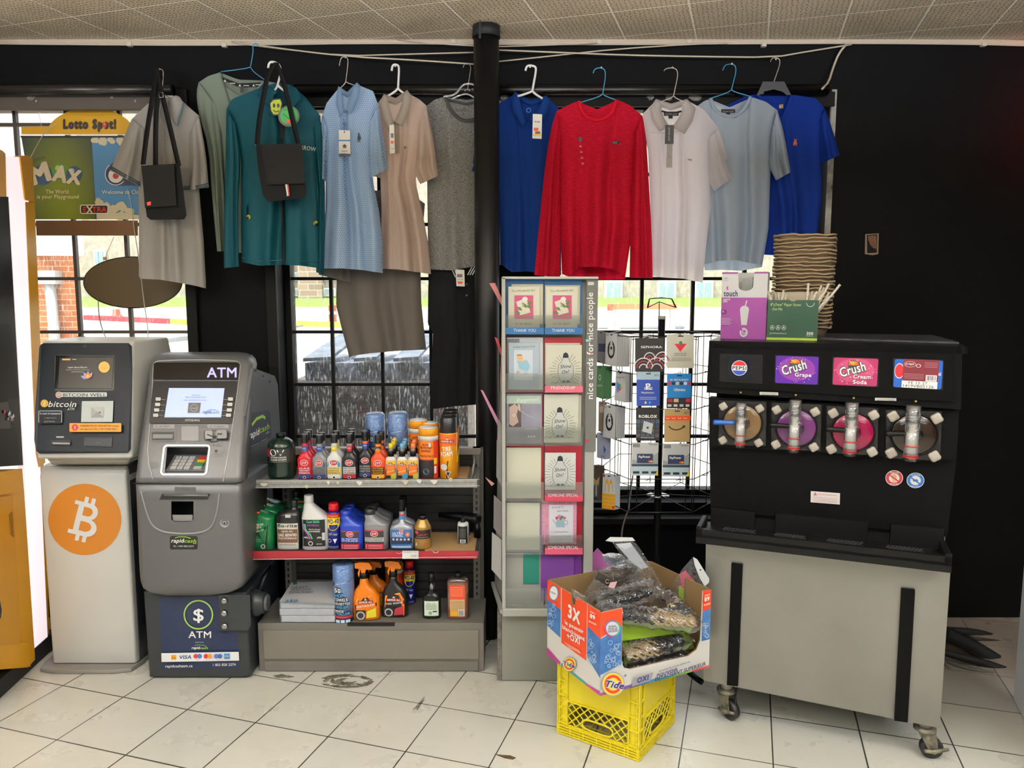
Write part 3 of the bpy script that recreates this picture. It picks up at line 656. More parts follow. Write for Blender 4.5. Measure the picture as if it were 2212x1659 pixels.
p.line([(395,223),(389,248),(383,270)], 2, tq);p.map=lambda u, v, off:at(u, -v, 3.43-off);p.line([(396,222),(389,248),(383,271)], 2, tq);p.disc(360, 298, 2.6, C('#5c5752'));p.disc(360, 298, 1.2, C('#cfcac4'));b.build('trim', r_)
r_, g=garment('long_sleeve_shirt', 'sage green long sleeve shirt with a black taped neck on a blue wire hanger', 'shirt', 3.54, sage,[(429,178),(450,164),(476,156),(484,185),(515,206),(548,196),(570,174),(600,180),(650,200)],[(429,178),(450,164),(476,157),(515,172),(570,174),(600,180),(650,200)],[(492,545),(560,548),(640,548)],[(492,540),(640,542)],[(478,290),(487,430)],[(645,300),(640,450)],[([(429,178),(423,205),(432,260),(450,315),(458,427),(469,543)],[(470,235),(478,285),(482,360),(486,430),(488,543)],-.005)], seed=5, dep=.03)
b=MB();strip(b, C('#0d0d0f',.8),[(479,166),(515,180),(563,178)],[(482,173),(515,188),(562,186)], 3.53);b.build('neck_tape', r_)
b=MB();p=Cloth(3.53).pr(b, 3.528)
for i, (x, y)in enumerate([(486,174),(502,180),(518,184),(532,185),(548,184),(558,183)]):
 if i%2:p.line([(x-6,y),(x+6,y)], 2, C('#b8b8b4'))
 else:p.poly([(x-3,y+2.5),(x,y-2.5),(x+3,y+2.5)], C('#c8c8c4'))
p.rect(519, 187, 527, 200, C('#131315'));b.build('neck_print', r_)
r_, g=garment('track_jacket', 'teal zip-up track jacket with black zip on a white plastic hanger', 'jacket', 3.42, teal,[(489,236),(500,214),(560,196),(585,190),(600,232),(610,262),(618,232),(628,190),(660,216),(692,250)],[(489,236),(500,214),(560,190),(600,178),(630,184),(660,210),(692,250)],[(522,566),(560,574),(608,572),(650,574),(695,580)],[(524,560),(695,572)],[(515,300),(521,355),(521,520)],[(688,330),(694,460)],[([(489,236),(486,400),(483,545),(484,579)],[(510,270),(521,350),(514,430),(516,576)],-.012),([(692,250),(700,340),(703,450),(700,594)],[(670,290),(677,360),(684,450),(683,588)],-.005)], seed=8, group='jackets hanging on the wall', dep=.05)
b=MB();strip(b, teal,[(585,188),(572,178),(562,188),(556,205),(590,240)],[(600,200),(592,206),(590,216),(594,230),(604,252)], 3.37);strip(b, teal,[(628,186),(640,190),(646,200),(650,212),(625,245)],[(618,200),(620,206),(622,216),(620,230),(612,252)], 3.37)
b.build('collar', r_, solid=.004)
b=MB();p=g.pr(b);p.poly([(600,250),(620,250),(611,320),(609,320)], C('#0c0c0e',.8));p.line([(609,300),(609,400),(611,500),(612,572)], 6, C('#0b0b0c',.6));p.line([(521,556),(560,564),(608,562),(650,564),(694,568)], 1.2, C('#0a464c'));b.build('zip', r_)
b=MB();p=g.pr(b);p.text('BARROW', 635, 320, 682, 327, C('#d8dcdc'), 9, .02)
for x, y in((536,469),(682,482)):
 p.line([(x-2,y-24),(x-3,y)], 2, C('#111')if False else C('#101214'));p.disc(x, y, 6, C('#101214'));p.disc(x, y, 5, C('#b9c62c'));p.disc(x-2, y-1.5, 1, ink);p.disc(x+2, y-1.5, 1, ink);p.line([(x-2.5,y+2),(x+2.5,y+2)], 1, ink)
b.build('print', r_)
b=MB();c_=at(596, 233, 3.33);q=Cloth(3.33).pr(b, 3.34);q.poly([(583,222),(590,214),(606,213),(610,222),(607,240),(600,250),(590,249),(584,240)], C('#1b1d12'));q.poly([(584,223),(591,216),(605,215),(608,223),(605,239),(600,247),(591,247),(586,239)], C('#a9b820'));q.disc(592, 228, 2.6, ink, 4.6);q.disc(601, 228, 2.6, ink, 4.6);q.line([(590,238),(596,242),(603,239)], 2, ink)
b.build('hang_tag', r_)
b=MB();q=Cloth(3.33).pr(b, 3.33);q.disc(624, 251, 23, C('#55584f'));q.disc(624, 250, 19, C('#2f9a4a'));q.line([(612,246),(624,256),(636,246)], 1.5, C('#14401f'));q.text('TRACKSUIT', 612, 239, 636, 239, C('#14401f'), 3);q.rect(619, 258, 632, 265, C('#e2532c'));b.build('hang_tag', r_)
r_, g=garment('polo_shirt', 'light blue polo shirt with tiny dots and a white hang tag', 'shirt', 3.44, lblue,[(695,252),(706,222),(730,196),(735,215),(744,262),(752,215),(775,184),(806,197),(817,226)],[(695,252),(706,222),(730,192),(750,200),(775,184),(806,197),(817,226)],[(694,580),(740,580),(780,583),(827,590)],[(696,573),(740,574),(826,582)],[(704,340),(703,456),(697,520)],[(803,330),(806,395),(819,456),(826,520)],[([(695,252),(691,310),(691,382)],[(712,290),(709,340),(706,394)],-.01),([(817,226),(826,285),(839,364)],[(797,270),(792,330),(798,386)],-.02)], seed=12, dep=.05, folds=.017)
col_b=fab('blue_collar_rib', '#7f9cbc', .3)
b=MB();strip(b, col_b,[(731,186),(727,205),(726,225),(734,252)],[(737,196),(740,210),(742,226),(744,238)], 3.385);strip(b, col_b,[(771,178),(779,186),(774,210),(759,246)],[(760,196),(757,206),(752,220),(748,238)], 3.385);strip(b, col_b,[(731,186),(750,199),(771,178)],[(733,200),(750,210),(768,195)], 3.42)
b.build('collar', r_, solid=.003)
b=MB();p=g.pr(b)
for y in(241, 268):p.disc(745, y, 3, C('#4d6686'));p.disc(745, y, 1.6, C('#c6d4e2'))
p.line([(745,245),(745,285)], 1.2, C('#7891ae'));bird=C('#1d2838')
p.disc(775, 289, 2, bird);p.poly([(773,291),(778,292),(780,300),(776,305),(772,302)], bird);p.line([(771,306),(779,305)], 1.4, bird);b.build('emblem', r_)
def hangtag(root, Y, quad, items, cm='#dcd8d0', label=None):
 b=MB();q=Cloth(Y).pr(b, Y, .0003, .0003);q.poly(quad, C(cm));q.map=(lambda f:lambda u, v, off:f(u,v,off))(q.map)
 for it in items:getattr(q, it[0])(*it[1:])
 bk=[at(x,y,Y+.0012)for x, y in quad];b.add(bk,[tuple(range(len(bk)))[::-1]], C(cm));o=b.build('hang_tag', root)
 return o
hangtag(r_, 3.37,[(732,281),(756,282),(757,332),(732,331)],[('disc',744,285,1.6,ink),('rect',732,302,756.5,305,C('#3b78a8')),('poly',[(739,316),(744,311),(750,316)],ink),('rect',741,316,748,320,C('#54504a')),('text','PENGUIN',738,328,751,328,ink,3),('rect',732,333,757,338,C('#17181b'))])
r_, g=garment('polo_shirt', 'beige polo shirt glowing in the window light with a long white price ticket', 'shirt', 3.48, beige,[(808,240),(815,224),(829,208),(838,240),(851,272),(866,240),(884,204),(905,214),(921,228)],[(808,240),(815,224),(829,206),(855,212),(884,203),(905,214),(921,228)],[(822,580),(860,582),(895,587),(931,592)],[(822,574),(930,584)],[(820,330),(824,450)],[(908,340),(897,392),(912,456),(924,520)],[([(921,228),(938,311),(946,380)],[(905,270),(899,330),(894,372),(908,398)],-.012),([(808,240),(800,300),(806,380)],[(826,280),(824,330),(822,385)],-.0)], seed=15, folds=.016)
bcol=fab('beige_collar_rib', '#a69a8e', .25)
b=MB();strip(b, bcol,[(829,203),(821,220),(826,250),(836,281)],[(838,214),(840,228),(845,244),(850,262)], 3.43);strip(b, bcol,[(880,194),(889,208),(884,235),(870,273)],[(870,210),(868,222),(862,240),(852,262)], 3.43);strip(b, bcol,[(829,203),(855,212),(880,194)],[(832,218),(855,226),(877,212)], 3.475);b.build('collar', r_, solid=.003)
b=MB();p=g.pr(b);p.rect(873, 316, 877, 321, C('#6b5f56'));p.poly([(850,262),(862,256),(864,330),(852,332)], fab('beige_placket','#a3917f',.25));b.build('placket', r_)
hangtag(r_, 3.40,[(841,270),(851,269),(853,331),(842,332)],[('rect',844,288,850,298,C('#6c6a68')),('rect',844,304,850.5,310,C('#e2532c')),('text','SALE',844,322,851,322,ink,3)])
r_, g=garment('t_shirt', 'mottled grey t-shirt with a dark neckband partly behind the black pole', 'shirt', 3.54, heather,[(917,232),(938,216),(958,209),(970,240),(987,258),(1008,266),(1030,260),(1048,240),(1060,208),(1086,220)],[(917,232),(938,216),(958,209),(1008,216),(1060,208),(1086,220)],[(926,582),(975,584),(1028,575),(1085,572)],[(926,578),(1085,570)],[(921,330),(924,440)],[(1086,330),(1086,440)],[([(917,232),(918,300),(922,392)],[(940,270),(942,330),(944,390)],0)], seed=18, folds=.007, dep=.03, band=[(958,209),(970,240),(987,258),(1008,266),(1030,260),(1048,240),(1060,208)], bandm=fab('charcoal_rib','#4a4a4b',.15))
b=MB();strip(b, fab('charcoal_rib','#4a4a4b',.15),[(960,212),(1008,222),(1058,212)],[(963,218),(1008,229),(1056,218)], 3.545);b.build('neck_tape', r_)
b=MB();Cloth(3.54).pr(b, 3.535).text('GUESS', 984, 239, 1012, 241, C('#3a3a38'), 5, .01);b.build('neck_print', r_)
r_, g=garment('t_shirt', 'dark grey t-shirt hanging lowest, below the light blue and beige polos', 'shirt', 3.56, dgrey,[(712,440),(740,420),(780,408),(815,430),(850,408),(890,420),(918,440)],[(712,440),(740,420),(780,406),(815,412),(850,406),(890,420),(918,440)],[(755,774),(759,769),(800,763),(860,758),(921,755)],[(757,768),(800,755),(860,751),(919,752)],[(728,560),(727,620),(726,660),(738,710)],[(908,560),(910,652),(917,720)],[([(712,440),(696,530),(688,593)],[(748,470),(756,540),(761,612)],-.03)], seed=21, folds=.012)
r_, g=garment('striped_polo', 'black polo shirt with white shoulder stripes and a price tag beside the pole', 'shirt', 3.56, blackf,[(930,560),(960,548),(980,545),(1005,585),(1030,545),(1050,548),(1072,560)],[(930,560),(960,548),(1005,550),(1050,548),(1072,560)],[(930,884),(980,878),(1028,874),(1070,872)],[(931,880),(1070,868)],[(925,620),(924,700),(936,720),(932,800)],[(1074,660),(1072,760)],[], seed=24, folds=.008, dep=.04)
b=MB();p=g.pr(b, base=.006)
for i in range(3):p.line([(973+i*5,574),(984+i*5,599)], 2, wht);p.line([(1026-i*5+6,572),(1014-i*5+6,594)], 2, wht)
for y in(614, 638):p.disc(1008, y, 2.2, C('#50545a'))
b.build('stripes', r_)
hangtag(r_, 3.49,[(984,582),(1003,583),(1004,619),(986,618)],[('rect',987,592,999,599,C('#5d5b58')),('rect',989,608,999,613,C('#e2402c')),('text','34.99',988,605,1000,605,ink,2.5)])
r_, g=garment('polo_shirt', 'royal blue polo shirt between the black pole and the red shirt', 'shirt', 3.535, royal,[(1042,248),(1079,223),(1108,205),(1116,240),(1134,268),(1160,240),(1180,212),(1195,222),(1212,240)],[(1042,248),(1079,223),(1108,205),(1140,215),(1180,210),(1195,222),(1212,240)],[(1080,569),(1105,588),(1140,586),(1175,592),(1212,594)],[(1080,560),(1212,588)],[(1055,330),(1075,480)],[(1210,340),(1212,470)],[([(1042,248),(1024,320),(1016,368)],[(1066,290),(1058,330),(1050,380)],-.01)], seed=27, folds=.009, dep=.03)
rc=fab('royal_blue_rib', '#0c3579', .1)
b=MB();strip(b, rc,[(1112,198),(1104,212),(1106,236),(1130,276)],[(1122,210),(1124,224),(1128,240),(1136,262)], 3.49);strip(b, rc,[(1180,206),(1188,216),(1184,240),(1168,266)],[(1172,214),(1168,226),(1158,242),(1142,258)], 3.49);strip(b, rc,[(1112,198),(1146,216),(1180,206)],[(1114,212),(1146,228),(1178,218)], 3.53);b.build('collar', r_, solid=.003)
b=MB();p=Cloth(3.5).pr(b, 3.47);p.ring(1142, 238, 5, 1, C('#5d86c4'));b.build('neck_print', r_)
hangtag(r_, 3.40,[(1151,246),(1171,247),(1170,300),(1150,299)],[('text','PUMA',1155,265,1167,265,ink,4,.03),('rect',1153,276,1163,283,C('#e2532c')),('rect',1156,284,1167,289,C('#555')if False else C('#4e4e50')),('rect',1152,289.5,1169,293,C('#e8bc34'))])
r_, g=garment('long_sleeve_shirt', 'bright red long sleeve crew neck shirt on a blue wire hanger', 'shirt', 3.40, redf,[(1202,240),(1225,228),(1247,219),(1254,243),(1268,258),(1290,264),(1314,257),(1329,240),(1335,216),(1362,228),(1388,250)],[(1202,240),(1225,228),(1247,219),(1290,236),(1335,216),(1362,228),(1388,250)],[(1214,592),(1230,598),(1250,577),(1290,576),(1326,582),(1350,600)],[(1216,590),(1240,602),(1300,604),(1350,603)],[(1206,300),(1208,440),(1211,520)],[(1376,300),(1366,420),(1366,497)],[([(1202,240),(1192,270),(1179,340),(1166,470),(1154,594)],[(1212,300),(1210,405),(1210,500),(1210,600)],-.012),([(1388,250),(1396,300),(1402,400),(1408,503),(1410,601)],[(1372,290),(1366,400),(1362,470),(1360,600)],-.012)], seed=31, folds=.02, dep=.05, band=[(1247,219),(1254,243),(1268,258),(1290,264),(1314,257),(1329,240),(1335,216)], bandm=fab('red_rib','#cc1029',.2))
b=MB();strip(b, fab('red_rib','#cc1029',.2),[(1248,219),(1290,237),(1334,217)],[(1252,227),(1290,244),(1331,225)], 3.43);b.build('neck_tape', r_)
def ua(p, cx, cy, s, m):
 p.ring(cx, cy-s*.85, s*1.15, s*.42, m, a0=25, a1=155);p.ring(cx, cy+s*.85, s*1.15, s*.42, m, a0=205, a1=335)
b=MB();p=g.pr(b);ua(p, 1331, 308, 9, ink);p.rect(1250, 296, 1257, 306, ink)
for i, ch in enumerate('XLXLXLXL'):p.text(ch, 1251+i*.8, 318+i*6.2, 1257+i*.8, 318+i*6.2, C('#e8b8be'), 4, .01)if i%2==0 else None
b.build('print', r_)
b=MB();p=Cloth(3.42).pr(b, 3.425);p.ring(1290, 253, 12, 1, C('#5a0c16'), 8);ua(p, 1290, 253, 7, C('#3a0810'));b.build('neck_print', r_)
t=thing('black_plastic_packet', 'glossy black packet showing just below the red shirt hem', 'packet', at(1290,592,3.46))
MB().grid(lambda u, v:at(1249+80*u,571+(22+4*math.sin(u*9))*v+u*4,3.46+.008*math.sin(u*17+v*5)), 20, 8, mat('glossy_black_film','#0a0a0a',.12)).build('packet_film', t, solid=.006)
r_, g=garment('polo_shirt', 'white polo shirt with a black hang tag and small chest letters', 'shirt', 3.46, whitef,[(1388,246),(1404,230),(1418,220),(1428,262),(1448,290),(1468,262),(1482,219),(1520,236),(1553,278)],[(1388,246),(1404,230),(1418,216),(1450,224),(1482,216),(1520,236),(1553,278)],[(1408,597),(1440,600),(1476,602),(1518,611)],[(1410,590),(1476,594),(1516,602)],[(1400,330),(1406,470)],[(1538,340),(1534,394),(1536,444),(1524,543)],[([(1553,278),(1570,325),(1587,380)],[(1530,300),(1530,350),(1532,394),(1543,413)],-.02)], seed=35, folds=.014)
wc=fab('white_collar_rib', '#c3bcba', .35)
b=MB();strip(b, wc,[(1417,214),(1404,232),(1408,258),(1424,284)],[(1430,226),(1428,238),(1434,254),(1446,274)], 3.41);strip(b, wc,[(1484,214),(1503,234),(1496,262),(1479,289)],[(1472,226),(1474,238),(1466,254),(1452,274)], 3.41);strip(b, wc,[(1417,214),(1450,224),(1484,214)],[(1422,228),(1450,238),(1478,228)], 3.46);b.build('collar', r_, solid=.003)
b=MB();strip(b, C('#101012',.8),[(1424,237),(1450,243),(1480,237)],[(1426,241),(1450,248),(1478,241)], 3.468);q=Cloth(3.46).pr(b, 3.462);q.rect(1434, 241, 1466, 250, C('#101012',.8));q.text('MICHAEL KORS', 1437, 248, 1463, 248, C('#a8a8a6'), 3.5);q.rect(1444, 250, 1453, 256, C('#101012',.8));b.build('neck_tape', r_)
b=MB();p=g.pr(b);p.text('MK', 1486, 347, 1495, 348, ink, 4.5, .03);p.poly([(1441,300),(1453,300),(1452,362),(1439,362)], C('#a5a3a4'));p.disc(1446, 338, 2.6, C('#8b898a'));p.line([(1395,284),(1430,288),(1480,283)], .8, C('#bfb3b2'));b.build('placket', r_)
o=hangtag(r_, 3.38,[(1437,270),(1456,270),(1455,311),(1436,311)],[], '#141416');b=MB();q=Cloth(3.38).pr(b, 3.3795);q.text('MICHAEL KORS', 1444, 275, 1444, 304, C('#cfcfcd'), 3);b.build('print', o)
r_, g=garment('t_shirt', 'plain grey-blue t-shirt between the white polo and the royal blue t-shirt', 'shirt', 3.50, gblue,[(1500,234),(1520,219),(1532,214),(1541,240),(1563,254),(1590,255),(1612,238),(1625,210),(1655,220),(1679,238)],[(1500,234),(1520,219),(1532,214),(1576,236),(1625,210),(1655,220),(1679,238)],[(1520,571),(1551,564),(1590,562),(1620,568),(1646,573)],[(1522,584),(1560,583),(1600,585),(1646,577)],[(1508,330),(1514,470)],[(1668,300),(1664,380),(1660,494)],[([(1679,238),(1692,280),(1701,330),(1708,372)],[(1667,285),(1663,330),(1661,360),(1676,390)],-.02)], seed=39, folds=.02, dep=.055, band=[(1532,214),(1541,240),(1563,254),(1590,255),(1612,238),(1625,210)])
b=MB();q=Cloth(3.5).pr(b, 3.505);strip(b, gblue,[(1532,214),(1576,232),(1625,210)],[(1535,220),(1576,239),(1622,218)], 3.51);q.rect(1558, 236, 1588, 243.5, C('#101012',.8));q.text('MICHAEL KORS', 1561, 242, 1585, 242, C('#a8a8a6'), 3);q.rect(1568, 243.5, 1577, 249, C('#101012',.8));b.build('neck_tape', r_)
r_, g=garment('t_shirt', 'royal blue v-neck t-shirt with a tiny orange chest emblem', 'shirt', 3.55, royal2,[(1569,228),(1610,208),(1639,202),(1664,228),(1689,255),(1699,230),(1708,204),(1762,212),(1782,234)],[(1569,228),(1610,208),(1639,202),(1672,206),(1708,204),(1762,212),(1782,234)],[(1648,550),(1700,553),(1762,552)],[(1648,546),(1762,548)],[(1600,330),(1640,460)],[(1775,340),(1775,430),(1768,490)],[([(1782,234),(1800,285),(1814,335)],[(1772,262),(1772,310),(1775,353)],-.01)], seed=43, folds=.014)
b=MB();p=g.pr(b);og=C('#d8643a')
p.poly([(1714,306),(1720,303),(1722,309),(1720,317),(1718,311),(1714,316)], og);p.disc(1717, 302, 1.8, og);p.line([(1713,312),(1722,300)], 1, og);b.build('emblem', r_)
b=MB();strip(b, royal2,[(1639,202),(1664,228),(1689,255),(1699,230),(1708,204)],[(1634,206),(1660,232),(1689,261),(1703,232),(1714,208)], 3.523);q=Cloth(3.5).pr(b, 3.565);q.rect(1683, 225, 1692, 234, C('#b99a5c'));b.build('neckband', r_)
bw=mat('blue_wire', '#3f8fb5', .4, .3);ww_=mat('white_hanger', '#d6d4ce', .35);sw=mat('steel_wire', '#b3aa9e', .35, .7)
def hanger(label, Y, tip, top, right, neck, arms, m, r, group='hangers on the wall', extra=None):
 root=thing('clothes_hanger', label, 'hanger', at(top[0],top[1],Y), group=group)
 pxtube('hook', root,[tip,(tip[0]+(top[0]-tip[0])*.25,top[1]+2),top,(right[0]-1,top[1]+(right[1]-top[1])*.25),right,((right[0]*.4+neck[0]*.6),(right[1]*.4+neck[1]*.6)),neck], Y, r, m)
 for a in arms:pxtube('arm', root,[neck,((neck[0]*.8+a[0]*.2),neck[1]+(a[1]-neck[1])*.35),a], Y, r, m, 1)
 if extra:extra(root)
 return root
hanger('thin steel hook of the hanger behind the first black bag', 3.5,(334,152),(342,148),(353,160),(350,200),[(372,214),(330,214)], sw, .0022)
hanger('blue wire hanger holding the sage green shirt', 3.53,(558,100),(553,93),(547,112),(541,145),[(477,155),(571,172)], bw, .0022)
hanger('white plastic hanger holding the teal jacket', 3.38,(579,147),(590,133),(606,160),(600,183),[(584,206),(614,196)], ww_, .005)
hanger('pale wire hanger holding the light blue polo', 3.44,(733,142),(746,122),(752,135),(747,176),[(728,196),(768,185)], sw, .002)
hanger('white plastic hanger holding the beige polo', 3.48,(846,153),(854,139),(862,150),(860,190),[(830,212),(876,204)], ww_, .005)
hanger('white plastic hanger holding the royal blue polo', 3.47,(1135,153),(1145,141),(1158,152),(1150,196),[(1118,208),(1172,213)], ww_, .005)
hanger('blue wire hanger holding the red shirt', 3.41,(1281,158),(1298,146),(1308,165),(1302,203),[(1252,222),(1334,217)], bw, .0022)
hanger('pale wire hanger holding the white polo', 3.46,(1434,153),(1453,146),(1464,165),(1455,207),[(1426,220),(1482,222)], sw, .0022)
hanger('blue wire hanger holding the grey-blue t-shirt', 3.50,(1561,152),(1581,138),(1590,155),(1580,194),[(1530,214),(1624,209)], bw, .0022)
def blk(root):
 b=MB();a=[(1648,176),(1694,176),(1709,205),(1700,206),(1690,198),(1671,193),(1650,198),(1640,206),(1635,205)]
 b.prism([at(x,y,3.515)for x,y in a],[at(x,y,3.522)for x,y in a], C('#1c1d20'));b.build('plate', root)
hanger('black plastic hanger with a metal hook holding the royal blue t-shirt', 3.535,(1664,134),(1676,124),(1685,138),(1672,176),[(1645,204),(1702,204)], sw, .0022, extra=blk)
def clr(root):
 cl=clear('clear_plastic', '#f0f0ee', .25, .1, .2)
 pxtube('frame_loop', root,[(958,209),(985,205),(998,184),(1012,180),(1028,184),(1030,200),(1050,206)], 3.50, .005, cl)
 pxtube('frame_loop', root,[(975,214),(995,205),(1010,202),(1026,212)], 3.50, .004, cl)
hanger('clear plastic hanger holding the mottled grey t-shirt', 3.51,(1000,146),(1012,137),(1017,150),(1010,192),[(1003,196),(1016,196)], sw, .002, extra=clr)
for x, y in((591,138),(854,143),(1145,145),(1299,146),(1453,146),(1581,138),(1676,128),(344,150),(746,124)):
 a=at(x, y, WY);t=thing('wall_nail', 'small wall nail carrying the hanger hook %s'%{591:'of the teal jacket',854:'of the beige polo',1145:'of the royal blue polo',1299:'of the red shirt',1453:'of the white polo',1581:'of the grey-blue t-shirt',1676:'of the royal blue t-shirt',344:'and straps of the first bag',746:'of the light blue polo'}[x], 'nail', a)
 a2=at(x, y, 3.462);MB().tube([a,a2], .0018, sw, 8).build('shank', t);MB().lathe([(.004,0),(.004,.002)], sw,(0,0,0), 10, Matrix.Translation(a2)@Matrix.Rotation(R(90),4,'X')).build('nail_head', t)
def bag(label, Y, straps, body, flap, thick, extra):
 root=thing('shoulder_bag', label, 'bag', at(sum(p[0]for p in body)/len(body),min(p[1]for p in body),Y), group='black shoulder bags hanging in front of the shirts')
 bl_=mat('black_bag_fabric', '#08080a', .7, spec=.25, bump=(150,.2));bf=mat('black_bag_leather', '#0b0b0d', .6, spec=.25, bump=(60,.2))
 f=[at(x,y,Y-thick/2)for x, y in body];k=[at(x,y,Y+thick/2)for x, y in body];MB().prism(f, k, bl_).build('pouch', root, bev=.008, bseg=3)
 f=[at(x,y,Y-thick/2-.012)for x, y in flap];k=[at(x,y,Y-thick/2+.004)for x, y in flap];MB().prism(f, k, bf).build('flap', root, bev=.004)
 for s in straps:
  q=smooth([(a[0],a[1],a[2]if len(a)>2 else Y)for a in s], 2);b=MB()
  w_=5.0;L=[at(x-w_,y,yy)for x, y, yy in q];Rr=[at(x+w_,y,yy-.008)for x, y, yy in q];n=len(q)
  b.add(L+Rr,[(i,i+1,n+i+1,n+i)for i in range(n-1)], bl_, True);b.build('strap', root, solid=.0025)
 extra(root, Y-thick/2-.012);return root
def ex1(root, Yf):
 b=MB();q=Cloth(0).pr(b, Yf);q.poly([(317,437),(326,435),(326,443),(318,444)], C('#e8563c'));b.build('price_sticker', root)
 b=MB();pp=[at(x,y,3.40)for x, y in((343,200),(352,200),(353,210),(345,211),(343,200))];b.tube(pp, .0016, chrome, 6);b.build('buckle', root)
bag('black shoulder bag with an orange price sticker hanging over the grey polo', 3.38,[[(339,150,3.46),(328,220,3.42),(318,280,3.39),(309,355,3.37)],[(347,165,3.46),(338,230,3.40),(336,280,3.39),(336,358,3.37)],[(338,148,3.45),(350,205,3.41),(366,270,3.39),(386,358,3.37)]],[(305,358),(388,353),(392,380),(403,465),(398,474),(325,475),(317,468),(311,420)],[(306,358),(376,355),(381,444),(313,449)], .06, ex1)
def ex2(root, Yf):
 b=MB();q=Cloth(0).pr(b, Yf+.006);q.poly([(616,398),(620,398),(623,423),(620,424)], wht);q.poly([(620,398),(623,398),(626,422),(623,423)], C('#c03030'));q.poly([(617.5,424),(626,422.5),(626,423.5),(618,425)], C('#20365c'));b.build('stripe_badge', root)
 for x, y in((554,310),(621,203)):b=MB();b.tube([at(x+4*math.cos(a_),y+4*math.sin(a_),3.33)for a_ in[i*.628 for i in range(11)]], .0014, chrome, 6);b.build('ring', root)
bag('black shoulder bag with a white and red stripe badge hanging over the teal jacket', 3.31,[[(594,137,3.37),(578,160,3.35),(571,200,3.33),(560,255,3.32),(555,312,3.31)],[(596,135,3.37),(610,165,3.34),(622,215,3.33),(634,268,3.32),(645,314,3.31)]],[(553,313),(648,310),(655,360),(662,415),(658,427),(580,436),(568,422),(558,370)],[(563,312),(652,310),(659,396),(579,399)], .07, ex2)
# ================================================================== machines on the left
class Relief:
 """solid body whose front is given row by row (py, xl, xr, depth Y)"""
 def __init__(s, rows, Yb):s.rows=rows;s.Yb=Yb
 def Y(s, py):
  r=s.rows
  if py<=r[0][0]:return r[0][3]
  for a, b in zip(r, r[1:]):
   if py<=b[0]:return a[3]+(b[3]-a[3])*(py-a[0])/(b[0]-a[0])
  return r[-1][3]
 def mesh(s, m, rad=.02, mb=None, front=None):
  mb=mb or MB();rings=[]
  for py, xl, xr, Y in s.rows:
   a, b=at(xl, py, Y), at(xr, py, Y);z=a.z
   yb=s.Yb if s.Yb>0 else Y-s.Yb;pts=[(a.x,yb)]
   for i in range(5):t=R(90*i/4);pts.append((a.x+rad*(1-math.cos(t)),Y+rad*(1-math.sin(t))))
   for i in range(5):t=R(90-90*i/4);pts.append((b.x-rad*(1-math.cos(t)),Y+rad*(1-math.sin(t))))
   pts.append((b.x,yb));rings.append([Vector((x,y,z))for x,y in pts])
  return mb.loop(rings, m, True)
 def pr(s, mb, off=.0012, step=.0004):
  p=Pr(mb, pf=PF((0,0,0),(1,0,0)), base=off, step=step);p.conv=lambda x, y:(x, -y);p.map=lambda u, v, o:at(u, -v, s.Y(-v)-o);return p
 def quad(s, pts, off):return[at(x,y,s.Y(y)-off)for x, y in pts]
 def slab(s, mb, pts, o1, o0, m):return mb.prism(s.quad(pts,o1), s.quad(pts,o0), m)
def rr(x0, y0, x1, y1, r, k=3, sk=0):
 pts=[]
 for cx, cy, a0 in((x1-r,y1-r,0),(x0+r,y1-r,90),(x0+r,y0+r,180),(x1-r,y0+r,270)):
  for i in range(k+1):
   a=R(a0+90*i/k);y=cy+r*math.sin(a);pts.append((cx+r*math.cos(a)-sk*(y-y0),y))
 return pts
cream=mat('kiosk_white_paint', '#cfcfc9', .35, bump=(90,.05));navy=mat('kiosk_navy_face', '#191f27', .45, spec=.25)
kb=thing('bitcoin_kiosk', 'white and navy bitcoin teller kiosk with an orange coin emblem, far left', 'kiosk',(-1.79,3.2,0))
ped=Relief([(1003,97,277,3.17),(1008,90,275,3.12),(1016,86,273,3.10),(1030,84,272,3.09),(1432,113,294,3.09)], 3.42)
ped.mesh(cream, .012).build('pedestal', kb, bev=.003)
a, b=at(96, 1440, 3.09), at(296, 1444, 3.09);z0=.002
MB().loft([(z0,(a.x+b.x)/2,3.25,(b.x-a.x)/2+.012,.215,8),(.018,(a.x+b.x)/2,3.25,(b.x-a.x)/2+.012,.215,8)], mat('grey_base_plate','#8d8a86',.4,.3)).build('base_plate', kb, bev=.002)
a, b=at(286, 1010, 3.09), at(294, 1430, 3.09)
MB().box(b.x+.0005, b.x+.004, 3.12, 3.42, .02, a.z, mat('kiosk_dark_side','#2c3036',.4)).build('side_panel', kb)
b=MB();p=ped.pr(b);p.disc(183, 1122, 79, C('#c9812f'), 77, 64)
w_=C('#e4e6e6')
th=-.0
def rot(pts, c, a, s=1.0):ca, sa=math.cos(R(a)), math.sin(R(a));return[(c[0]+(x*ca-y*sa)*s,c[1]+(x*sa+y*ca)*s)for x, y in pts]
